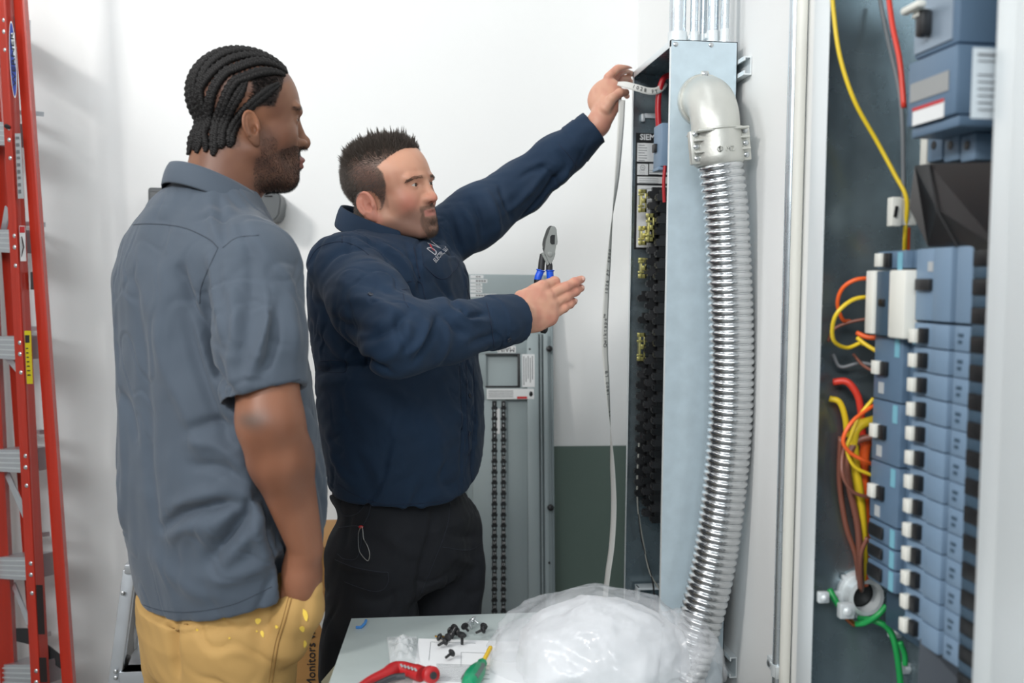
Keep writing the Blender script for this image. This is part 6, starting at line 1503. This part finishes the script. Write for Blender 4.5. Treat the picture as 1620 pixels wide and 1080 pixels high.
idx = skin_points(vB, fB, (hairB > 0.08) & (hairB < 0.75), 1500, 74); strands(hB[idx], nB[idx], dirB, lambda v, n: lenB(v, n)*0.8, 0.00042, 'hairline', M_hairB, bodB, seed=75, bend=0.05, jit=0.3)
rng = np.random.RandomState(66); tops = skin_points(vB, fB, hm & (vB[:, 2] > 0.075), 130, 65); allv = []; alln = []
tri = np.nonzero(hm & (vB[:, 2] > 0.055))[0]
for t0 in tops:                                                   # clumps drawn together into spikes
    dd = np.linalg.norm(vB[tri]-vB[t0], axis=1); near = tri[dd < 0.007]; pick = rng.choice(near, 26); base = hB[pick]; tip = hB[t0]+dirB(hB[t0:t0+1], nB[t0:t0+1])[0]/1.7*(0.014+0.008*rng.rand()); allv.append(base); alln.append(np.tile(tip, (26, 1)))
bb = np.concatenate(allv); tt_ = np.concatenate(alln); dv_ = tt_-bb; ll_ = np.linalg.norm(dv_, axis=1)
strands(bb, np.zeros_like(bb), lambda v, n: dv_/ll_[:, None], lambda v, n: ll_, 0.0006, 'hair_spikes', M_hairB, bodB, seed=67, bend=0.0, jit=0.03)
M_beardB = mat('beard_brown', (0.12, 0.08, 0.058), 0.5)
idx = skin_points(vB, fB, goatB > 0.4, 1900, 68); strands(hB[idx], nB[idx], lambda v, n: n*0.5+np.array([0.1, 0, -0.8]), lambda v, n: np.full(len(v), 0.0045), 0.0003, 'goatee', M_beardB, bodB, seed=69)
idx = skin_points(vB, fB, stubB > 0.30, 6500, 70); strands(hB[idx], nB[idx], lambda v, n: n*0.6+np.array([0, 0, -0.6]), lambda v, n: np.full(len(v), 0.0018), 0.00025, 'stubble', M_beardB, bodB, seed=71)
ab = np.abs(vB[:, 1]); bm_ = (np.abs(vB[:, 2]-0.0135-0.05*np.clip(ab-0.012, 0, 0.02)+0.30*np.clip(ab-0.034, 0, 1)) < 0.0032) & (ab > 0.011) & (ab < 0.053) & (vB[:, 0] > 0.045)
idx = skin_points(vB, fB, bm_, 900, 72); strands(hB[idx], nB[idx], lambda v, n: n*0.35+np.stack([-0.2+0*v[:, 0], 0*v[:, 0], 0.15+0*v[:, 0]], 1)+np.sign(((v-np.array(MBm.translation))@np.linalg.inv(R3*0.985).T)[:, 1])[:, None]*(np.array([0, 1, 0])@R3.T)*0.8, lambda v, n: np.full(len(v), 0.0055), 0.00030, 'eyebrow', M_beardB, bodB, seed=73, jit=0.12)
# ---- shirt
svB, sfB = sparse_mesh(shirtB, (cxB-0.40, cyB-0.62, 0.84), (cxB+0.75, cyB+0.50, 1.90), 0.0040); sfB = orient(svB, sfB); snB = vnormals(svB, sfB); sbB = bvh_of(svB, sfB)
strB = [
 # upper right sleeve
 ([(505, 430), (540, 400), (580, 392)], 0.010, -0.004), ([(560, 470), (600, 480), (640, 500)], 0.011, 0.007), ([(520, 500), (560, 520), (600, 520)], 0.011, -0.006), ([(565, 540), (600, 530), (630, 510), (650, 490)], 0.010, -0.009),
 ([(590, 570), (622, 560), (640, 530), (640, 500)], 0.012, 0.009), ([(628, 492), (634, 530), (644, 560)], 0.008, -0.009), ([(640, 565), (665, 540), (680, 505)], 0.009, 0.008), ([(655, 575), (672, 552), (684, 528), (692, 500)], 0.007, -0.007),
 ([(690, 575), (705, 545), (712, 505)], 0.012, 0.006), ([(705, 500), (722, 520), (745, 530)], 0.008, -0.007), ([(722, 492), (745, 505), (775, 508)], 0.008, 0.006), ([(740, 545), (765, 535), (785, 530)], 0.008, -0.006), ([(732, 486), (742, 500), (770, 495)], 0.006, -0.008),
 ([(545, 440), (590, 450), (630, 470)], 0.012, -0.005),
 # trunk
 ([(500, 590), (540, 580), (580, 572), (620, 590)], 0.009, -0.011), ([(505, 610), (560, 600), (610, 608), (650, 640)], 0.012, 0.006), ([(500, 530), (520, 560), (545, 580)], 0.010, -0.006),
 ([(560, 620), (620, 680), (640, 740)], 0.022, 0.006), ([(545, 650), (565, 710), (590, 770)], 0.018, -0.005), ([(640, 620), (690, 680), (700, 760)], 0.024, 0.005), ([(610, 790), (590, 740), (560, 700)], 0.014, 0.004),
 ([(750, 600), (752, 680), (745, 760)], 0.008, -0.005), ([(730, 600), (733, 680), (728, 770)], 0.007, -0.004), ([(520, 700), (535, 740), (560, 770)], 0.012, 0.005),
 ([(640, 380), (660, 430), (668, 470)], 0.009, -0.006), ([(600, 380), (640, 420), (660, 470)], 0.012, 0.005), ([(690, 440), (712, 470), (725, 488)], 0.008, -0.006), ([(560, 372), (600, 392), (640, 430)], 0.010, -0.005), ([(552, 352), (556, 378), (548, 400)], 0.007, -0.005),
 # raised left sleeve
 ([(708, 330), (722, 370), (735, 410)], 0.009, -0.009), ([(725, 318), (745, 355), (752, 390)], 0.010, 0.007), ([(745, 315), (760, 345), (766, 375)], 0.008, -0.008), ([(770, 302), (785, 340), (790, 368)], 0.010, 0.007), ([(790, 290), (800, 320), (812, 350)], 0.008, -0.007),
 ([(800, 340), (840, 300), (870, 262)], 0.010, 0.006), ([(818, 352), (855, 315), (890, 268)], 0.008, -0.008), ([(822, 282), (840, 270), (868, 262)], 0.008, -0.006), ([(860, 325), (885, 290), (905, 262)], 0.009, 0.006), ([(848, 262), (870, 275), (885, 300)], 0.007, -0.005),
 ([(880, 235), (895, 255), (905, 285)], 0.007, -0.005), ([(690, 345), (700, 380), (706, 420)], 0.009, 0.005),
]
svB = folds(svB, snB, sbB, [(a, b, c*1.3) for a, b, c in strB])
ns = vnormals(svB, sfB); svB = svB+ns*(0.0024*nz(svB, 30, 24)+0.0011*nz(svB, 80, 26)+crease(svB, 22, 27, 0.0046)+crease(svB, 40, 29, 0.0024))[:, None]
M_nav = mat('navy_canvas', srgb(13, 40, 65), 0.85, bump=0.35, bscale=600, var=0.12, vscale=7, sheen=0.03, bdist=0.0006)
shB = link('shirt', np_mesh('shirt', svB, sfB), M_nav, bodB, smooth=True); sbB = bvh_of(svB, sfB)
collar((P(541, 340, YBm).x+0.086*FB[0], YBm-0.01+0.0*FB[1]), P(540, 352, YBm).z-0.006, FB, RB, 0.073, 0.090, 0.044, 0.044, 0.012, M_nav, shB, open_front=0.50, flare=0.010, fdrop=0.052)
M_ns = mat('navy_seam', srgb(20, 34, 58), 0.8)
def sB(pts, nm='seam', r=0.0010): return seam(sbB, pts, nm, M_ns, shB, r*0.8, 0.0002)
sB([(503, 372), (520, 364), (545, 356), (560, 352)], 'yoke_seam'); sB([(486, 418), (500, 395), (520, 385), (545, 383), (575, 396), (600, 425), (616, 455)], 'armhole_seam'); sB([(541, 372), (541, 384)], 'loop')
sB([(737, 574), (738, 620), (740, 680), (744, 740), (750, 778)], 'placket_edge', 0.0014); sB([(748, 574), (751, 620), (752, 670)], 'placket_edge'); sB([(727, 578), (729, 620), (731, 680)], 'placket_edge')
sB([(770, 480), (777, 515), (782, 550)], 'cuff_seam', 0.0013); sB([(884, 228), (905, 252), (920, 282)], 'cuff_seam', 0.0013)
sB([(634, 447), (664, 446), (672, 470), (676, 488)], 'pocket_edge', 0.0013); sB([(636, 452), (640, 475), (646, 486)], 'pocket_edge')
sB([(636, 458), (664, 457)], 'pocket_stitch'); sB([(655, 392), (660, 420), (664, 440)], 'front_opening', 0.0018)
sB([(670, 420), (690, 438), (706, 440), (722, 424), (726, 412)], 'pocket_flap', 0.0015); sB([(668, 400), (670, 420)], 'pocket_flap'); sB([(734, 420), (737, 450), (748, 490)], 'front_seam', 0.0012)
sB([(506, 571), (530, 570), (545, 572), (546, 588), (520, 588), (506, 584)], 'side_tab', 0.0012)
sB([(533, 764), (560, 782), (600, 796), (650, 797), (700, 792), (750, 778)], 'hem_stitch', 0.0009)
M_btn = mat('button_navy', srgb(26, 34, 50), 0.3)
for px, py in ((743, 626), (742, 686), (586, 466), (805, 537), (735, 414)):
    q_ = on_surf(sbB, px, py, 0.0004)
    if q_ is None: continue
    n_ = (CAMLOC-q_).normalized(); nn = sbB.find_nearest(q_)[1]; nn = nn if nn.dot(n_) > 0 else -nn
    b = MB(); b.lathe(q_, nn, [(0, 0.0052), (0.0016, 0.0052), (0.0022, 0.0044), (0.0016, 0.0036), (0.0014, 0.001)], 16); b.build('button', M_btn, shB, smooth=True)
# embroidered name on the chest
q0 = on_surf(sbB, 690, 396, 0.0012)
if q0 is not None:
    qr = on_surf(sbB, 702, 385, 0.0012) or q0+Vector((0.02, 0, 0.01)); nn = sbB.find_nearest(q0)[1]; nn = nn if nn.dot(CAMLOC-q0) > 0 else -nn; nn = (nn+(CAMLOC-q0).normalized()*0.8).normalized()
    ux = (qr-q0); ux = (ux-nn*ux.dot(nn)).normalized(); uy = nn.cross(ux)
    M_emb = mat('thread_white', srgb(222, 222, 226), 0.7); M_embr = mat('thread_red', srgb(196, 40, 48), 0.7)
    def onshirt(o):                                             # settle each letter vertex on the cloth
        for v in o.data.vertices:
            w_ = v.co+ORG[o.name]; r_ = sbB.ray_cast(w_+nn*0.03, -nn, 0.08)
            if r_[0] is not None: v.co = r_[0]+nn*0.0016-ORG[o.name]
        return o
    e = onshirt(text_mesh('ELECTRIC, LLC', 0.0128, frameM(q0+uy*-0.013+ux*0.002, ux, uy), bold=0.02, name='lettering', mt=M_emb, parent=shB, ext=0.0001))
    onshirt(text_mesh('D', 0.034, frameM(q0+ux*-0.012+uy*0.004, ux, uy), name='lettering', mt=M_emb, parent=shB, ext=0.0001))
    onshirt(text_mesh('W', 0.038, frameM(q0+ux*0.018+uy*0.008, ux, uy)@Matrix.Diagonal((0.8, 1.1, 1, 1)), name='lettering', mt=M_emb, parent=shB, ext=0.0001))
    b = MB(); c0 = q0+ux*-0.008+uy*0.004; b.prism([c0+(ux*math.cos(t)+uy*math.sin(t))*0.0048*(1+0.3*math.sin(3*t)) for t in np.linspace(0, 2*PI, 18, endpoint=False)], nn*0.0018); b.build('red_emblem', M_embr, shB)
    b = MB(); b.beam(c0+(ux+uy)*0.004+nn*0.001, c0+(ux*0.010+uy*0.014)+nn*0.001, 0.0022, 0.0015, nn); b.build('red_emblem', M_embr, shB)
# ---- trousers
def pantsB(p):
    hx_, hy_ = hcB
    t = loft(p, [(1.02, cxB, hy_, 0.170, 0.120), (0.94, cxB, hy_, 0.180, 0.125), (0.88, hx_, hy_, 0.190, 0.128), (0.80, hx_, hy_, 0.190, 0.125), (0.74, hx_, hy_, 0.175, 0.11)], FB, RB)
    hz = hemB(p); t = smax(t, torsoB(p)+0.012+np.minimum(0, p[:, 2]-(hz-0.008))*4, 0.006)
    for s_, o in ((1, (-0.028, -0.01)), (-1, (0.020, 0.0))):
        x0, y0 = hx_+RB[0]*0.100*s_+o[0], hy_+RB[1]*0.100*s_
        t = smin(t, chain(p, [(x0, y0, 0.82), (x0+o[0]*0.2, y0, 0.50), (x0+o[0]*0.3, y0, 0.09)], [0.102, 0.094, 0.078], 0.02), 0.025)
    x0, y0 = hx_+RB[0]*0.100-0.030, hy_+RB[1]*0.100
    t = smin(t, ell(p, (x0-0.085, y0-0.03, 0.60), (0.03, 0.05, 0.10)), 0.015)
    x1, y1 = hx_-RB[0]*0.100+0.020, hy_-RB[1]*0.100
    t = smin(t, ell(p, (x1+0.080, y1-0.02, 0.72), (0.025, 0.05, 0.08)), 0.015)
    return np.maximum(t, 0.055-p[:, 2])
pvB, pfB = sparse_mesh(pantsB, (cxB-0.40, cyB-0.45, 0.04), (cxB+0.50, cyB+0.45, 1.05), 0.0045); pfB = orient(pvB, pfB); pnB = vnormals(pvB, pfB); pbB = bvh_of(pvB, pfB)
pvB = folds(pvB, pnB, pbB, [([(690, 800), (680, 860), (665, 920), (655, 975)], 0.012, -0.010), ([(600, 840), (640, 870), (680, 880)], 0.014, 0.006), ([(560, 800), (548, 840), (545, 870)], 0.010, -0.006), ([(700, 840), (740, 850), (770, 840)], 0.012, -0.007), ([(700, 870), (740, 890), (765, 880)], 0.012, 0.006),
  ([(560, 940), (600, 950), (640, 930)], 0.012, -0.006), ([(540, 890), (570, 900), (610, 905)], 0.008, 0.005), ([(720, 930), (750, 940), (770, 930)], 0.012, -0.006)])
ns = vnormals(pvB, pfB); pvB = pvB+ns*(0.0026*nz(pvB, 28, 34)+0.0011*nz(pvB, 75, 36)+crease(pvB, 24, 37, 0.004))[:, None]
M_blkp = mat('black_cargo', srgb(24, 27, 34), 0.85, bump=0.35, bscale=550, var=0.08, vscale=8, bdist=0.0006)
ptB = link('trousers', np_mesh('trousers', pvB, pfB), M_blkp, bodB, smooth=True); pbB = bvh_of(pvB, pfB)
M_bs = mat('black_seam', srgb(44, 49, 60), 0.8)
def sP(pts, nm='seam', r=0.0008): return seam(pbB, pts, nm, M_bs, ptB, r*0.8, 0.0002)
sP([(536, 834), (570, 835), (566, 880), (545, 884), (534, 876)], 'tool_pocket', 0.001); sP([(530, 885), (560, 897), (598, 904), (614, 905)], 'cargo_flap', 0.001); sP([(614, 905), (614, 920), (606, 932), (590, 935), (560, 926), (545, 920)], 'cargo_flap', 0.001); sP([(712, 795), (708, 830), (690, 880), (665, 940)], 'fly_seam')
sP([(540, 775), (538, 800), (545, 815), (565, 812), (580, 795)], 'front_pocket', 0.001); sP([(700, 865), (740, 870), (765, 858)], 'cargo_flap', 0.001)
q_ = on_surf(pbB, 572, 833, 0.003)
if q_ is not None:
    b = MB(); wp = [(573, 832), (569, 842), (568, 858), (570, 872), (577, 882), (583, 886), (585, 876), (582, 864), (576, 852), (575, 840), (574, 832)]
    L_ = [on_surf(pbB, x, y_, 0.005) for x, y_ in wp]; L_ = [x for x in L_ if x is not None]; b.tube(catmull(L_, 4), 0.0009, 6); b.build('wire_loop', M_screw, ptB)
    b = MB(); L_ = [on_surf(pbB, x, y_, 0.004) for x, y_ in ((576, 830), (584, 812), (588, 790))]; L_ = [x for x in L_ if x is not None]; b.tube(catmull(L_, 4), 0.0008, 6); b.build('cord', M_bs, ptB)
    b = MB(); b.ball(q_, 0.0048, (1, 0.6, 0.7)); b.build('red_clip', M_redp, ptB)
for s_, o in ((1, -0.038), (-1, 0.055)):
    x0, y0 = hcB[0]+RB[0]*0.10*s_+o, hcB[1]+RB[1]*0.10*s_
    fn = lambda p: smax(smin(ell(p, (x0+FB[0]*0.07, y0+FB[1]*0.07, 0.045), (0.14, 0.06, 0.05), rotm('Z', -30)), cap(p, (x0, y0, 0.05), (x0, y0, 0.15), 0.055, 0.05), 0.04), 0.001-p[:, 2], 0.004)
    q_v, q_f = sparse_mesh(fn, (x0-0.2, y0-0.25, -0.02), (x0+0.3, y0+0.2, 0.22), 0.006, newton=1); link('boot', np_mesh('boot', q_v, orient(q_v, q_f)), M_shoe, bodB, smooth=True)
# ============================================================ pliers in his right hand
M_jaw = mat('forged_steel', srgb(150, 153, 150), 0.4, 0.5, bump=0.1, bscale=200); M_jawd = mat('forged_dark', srgb(84, 85, 84), 0.45, 0.5); M_bluh = mat('blue_grip', srgb(14, 84, 214), 0.4)
YPl = WrRb.y+0.062
pp = lambda x, y, Y=YPl: P(x, y, Y)
pl = thing('pliers', tuple(pp(858, 500)), 'lineman pliers with blue and black grips held upright by the man in navy', 'pliers')
def plate(pts, th, name, m_, par, Y0=YPl, bev=0.0015):
    b = MB(); b.prism([P(x, y, Y0) for x, y in pts], (0, th, 0))
    if bev: bmesh.ops.bevel(b.bm, geom=list(b.bm.edges), offset=bev, segments=2, affect='EDGES')
    return b.build(name, m_, par)
plate([(870.5, 356.5), (866, 362), (860, 380), (859, 388), (861, 393), (863, 404), (870, 416), (874, 400), (872, 380), (876, 358)], 0.013, 'jaw', M_jawd, pl, YPl+0.001)
plate([(876.5, 357), (880.5, 361), (882.5, 384), (881, 388), (878.5, 389), (878.5, 403), (876, 410), (871, 420), (866, 413), (861.5, 398), (864, 380), (872, 358)], 0.012, 'jaw', M_jaw, pl, YPl-0.004)
plate([(873, 371.5), (878, 371.5), (877.5, 386), (873, 386.5), (870.5, 384), (870.5, 374)], 0.002, 'cutter_notch', M_blk, pl, YPl-0.0052, 0)
plate([(856, 400), (860, 399), (869, 417), (866, 420)], 0.004, 'tang', M_jaw, pl, YPl-0.006, 0.0005)
b = MB(); b.lathe(pp(870.5, 402, YPl-0.004), (0, -1, 0), [(0, 0.006), (0.0015, 0.0055), (0.0018, 0.003)], 18); b.build('rivet', M_jaw, pl)
for nm, tr in (('left', [(859, 402), (857, 415), (856, 427)]), ('right', [(868, 414), (869, 420), (869, 427)])):
    b = MB(); b.tube([pp(x, y_, YPl+0.003) for x, y_ in tr], [0.0062, 0.0068, 0.0070], 12); b.build('shank', M_blk2, pl)
for tr, tail in (([(855.5, 427), (854, 432), (851, 440), (850, 456), (846, 480), (837, 505), (834, 528)], None), ([(870, 427), (870, 432), (870.5, 440), (871.5, 456), (871, 480), (864, 505), (859, 527)], None)):
    C0 = catmull([pp(x, y_, YPl+0.004) for x, y_ in tr], 6); n_ = len(C0)
    b = MB(); b.tube(C0[:16], [0.0092, 0.0095, 0.0088]+[0.0074]*13, 14); g_ = b.build('grip_collar', M_bluh, pl)
    b = MB(); b.tube(C0[13:], [0.0078]*(n_-13-3)+[0.0085, 0.0078, 0.005], 14); b.build('handle', M_blk, pl)
b = MB(); b.tube([pp(834, 528, YPl+0.004), pp(833.5, 538, YPl+0.004)], 0.0008, 5); b.build('lanyard', M_blk, pl)
# ============================================================ pulling tape
M_tape = mat('woven_tape', srgb(216, 216, 211), 0.7, bump=0.3, bscale=500, bdist=0.0004)
def ribbon(tr, widths, twist, name, label, Y0s, th=0.0006):
    C0 = [P(x, y_, Y_) for (x, y_), Y_ in zip(tr, Y0s)]; C = catmull(C0, 10); n_ = len(C); rows = []
    for k, c in enumerate(C):
        u = k/(n_-1)*(len(tr)-1); i_ = min(int(u), len(tr)-2); f_ = u-i_; w_ = widths[i_]*(1-f_)+widths[i_+1]*f_; tw = math.radians(twist[i_]*(1-f_)+twist[i_+1]*f_)
        t = (C[min(k+1, n_-1)]-C[max(k-1, 0)]).normalized(); side = t.cross(Vector((0, -1, 0))); side = side.normalized() if side.length > 1e-4 else Vector((1, 0, 0)); fwd = side.cross(t)
        s_ = side*math.cos(tw)+fwd*math.sin(tw); rows.append([c-s_*w_/2, c-s_*w_/6, c+s_*w_/6, c+s_*w_/2])
    b = MB(); b.grid(rows); return b, C, rows
TP = thing('pulling_tape', tuple(P(965, 560, 2.32)), 'white woven pulling tape with black print, hanging from his raised hand and entering the enclosure', 'tape')
W0 = 0.0165
b, C1, R1 = ribbon([(984, 158), (982, 200), (976, 280), (969, 340), (964, 400), (959, 470), (957, 540), (960, 600), (966, 680), (969, 740), (971, 800), (968, 860), (962, 905), (957, 950), (955, 1000)], [W0]*15, [5, 12, 35, 72, 45, 25, 20, 30, 80, 120, 130, 128, 125, 122, 120], 'tape', '', [2.37, 2.36, 2.35, 2.34, 2.33, 2.32, 2.32, 2.32, 2.32, 2.32, 2.32, 2.31, 2.30, 2.29, 2.28])
b.build('hanging_strip', M_tape, TP, smooth=True, solid=0.0005)
b, C2, R2 = ribbon([(977, 132), (990, 134), (1008, 139), (1026, 144), (1040, 143), (1049, 136), (1052, 130)], [0.009, 0.0165, 0.0175, 0.0175, 0.0165, 0.0165, 0.016], [0, 8, 10, 8, 5, 0, 0], 'tape', '', [2.37, 2.355, 2.345, 2.345, 2.35, 2.36, 2.37])
b.build('upper_strip', M_tape, TP, smooth=True, solid=0.0005)
def tape_text(s_, size, C, k0, dist_, flip=1):
    k = k0
    for ch in s_:
        if ch != ' ':
            t = (C[min(k+1, len(C)-1)]-C[k-1]).normalized()
            row = R1[k] if C is C1 else R2[k]; sd_ = (row[3]-row[0]).normalized(); n_ = t.cross(sd_); 
            if n_.dot(CAMLOC-C[k]) < 0: n_ = -n_
            tx = t*flip; uy_ = n_.cross(tx); yield ch, C[k]+n_*0.0012, tx, uy_
        k += dist_
for (s_, y_start, up_) in (('5800', 395, 1), ('1026 FT', 428, 1), ('Qwiktape™', 500, 1), ('1800 LB', 585, 1), ('FT', 645, 1)):
    # letters run up the strip
    ks = [k for k in range(1, len(C1)-1)]
    kk = min(ks, key=lambda k: abs(proj(C1[k])[1]-(y_start+5*len(s_)*1.0)))
    pos = C1[kk].copy(); adv = 0.0088
    for ch in s_:
        k = min(ks, key=lambda k: (C1[k]-pos).length); t = (C1[k-1]-C1[k+1]).normalized(); row = R1[k]; sd_ = (row[3]-row[0]).normalized(); n_ = t.cross(sd_)
        if n_.dot(CAMLOC-C1[k]) < 0: n_ = -n_
        if ch != ' ': text_mesh(ch, 0.0125, frameM(pos+n_*0.0009, t, n_.cross(t)), mt=M_ink, parent=TP, ext=0.0001)
        pos = pos+t*adv
k = 0; pos = C2[17].copy()
for ch in '1028 FT':
    k = min(range(1, len(C2)-1), key=lambda k: (C2[k]-pos).length); t = (C2[k+1]-C2[k-1]).normalized(); row = R2[k]; sd_ = (row[3]-row[0]).normalized(); n_ = t.cross(sd_)
    if n_.dot(CAMLOC-C2[k]) < 0: n_ = -n_
    if ch != ' ': text_mesh(ch, 0.013, frameM(pos+n_*0.0009, t, n_.cross(t)), mt=M_ink, parent=TP, ext=0.0001)
    pos = pos+t*0.0095
# ============================================================ end
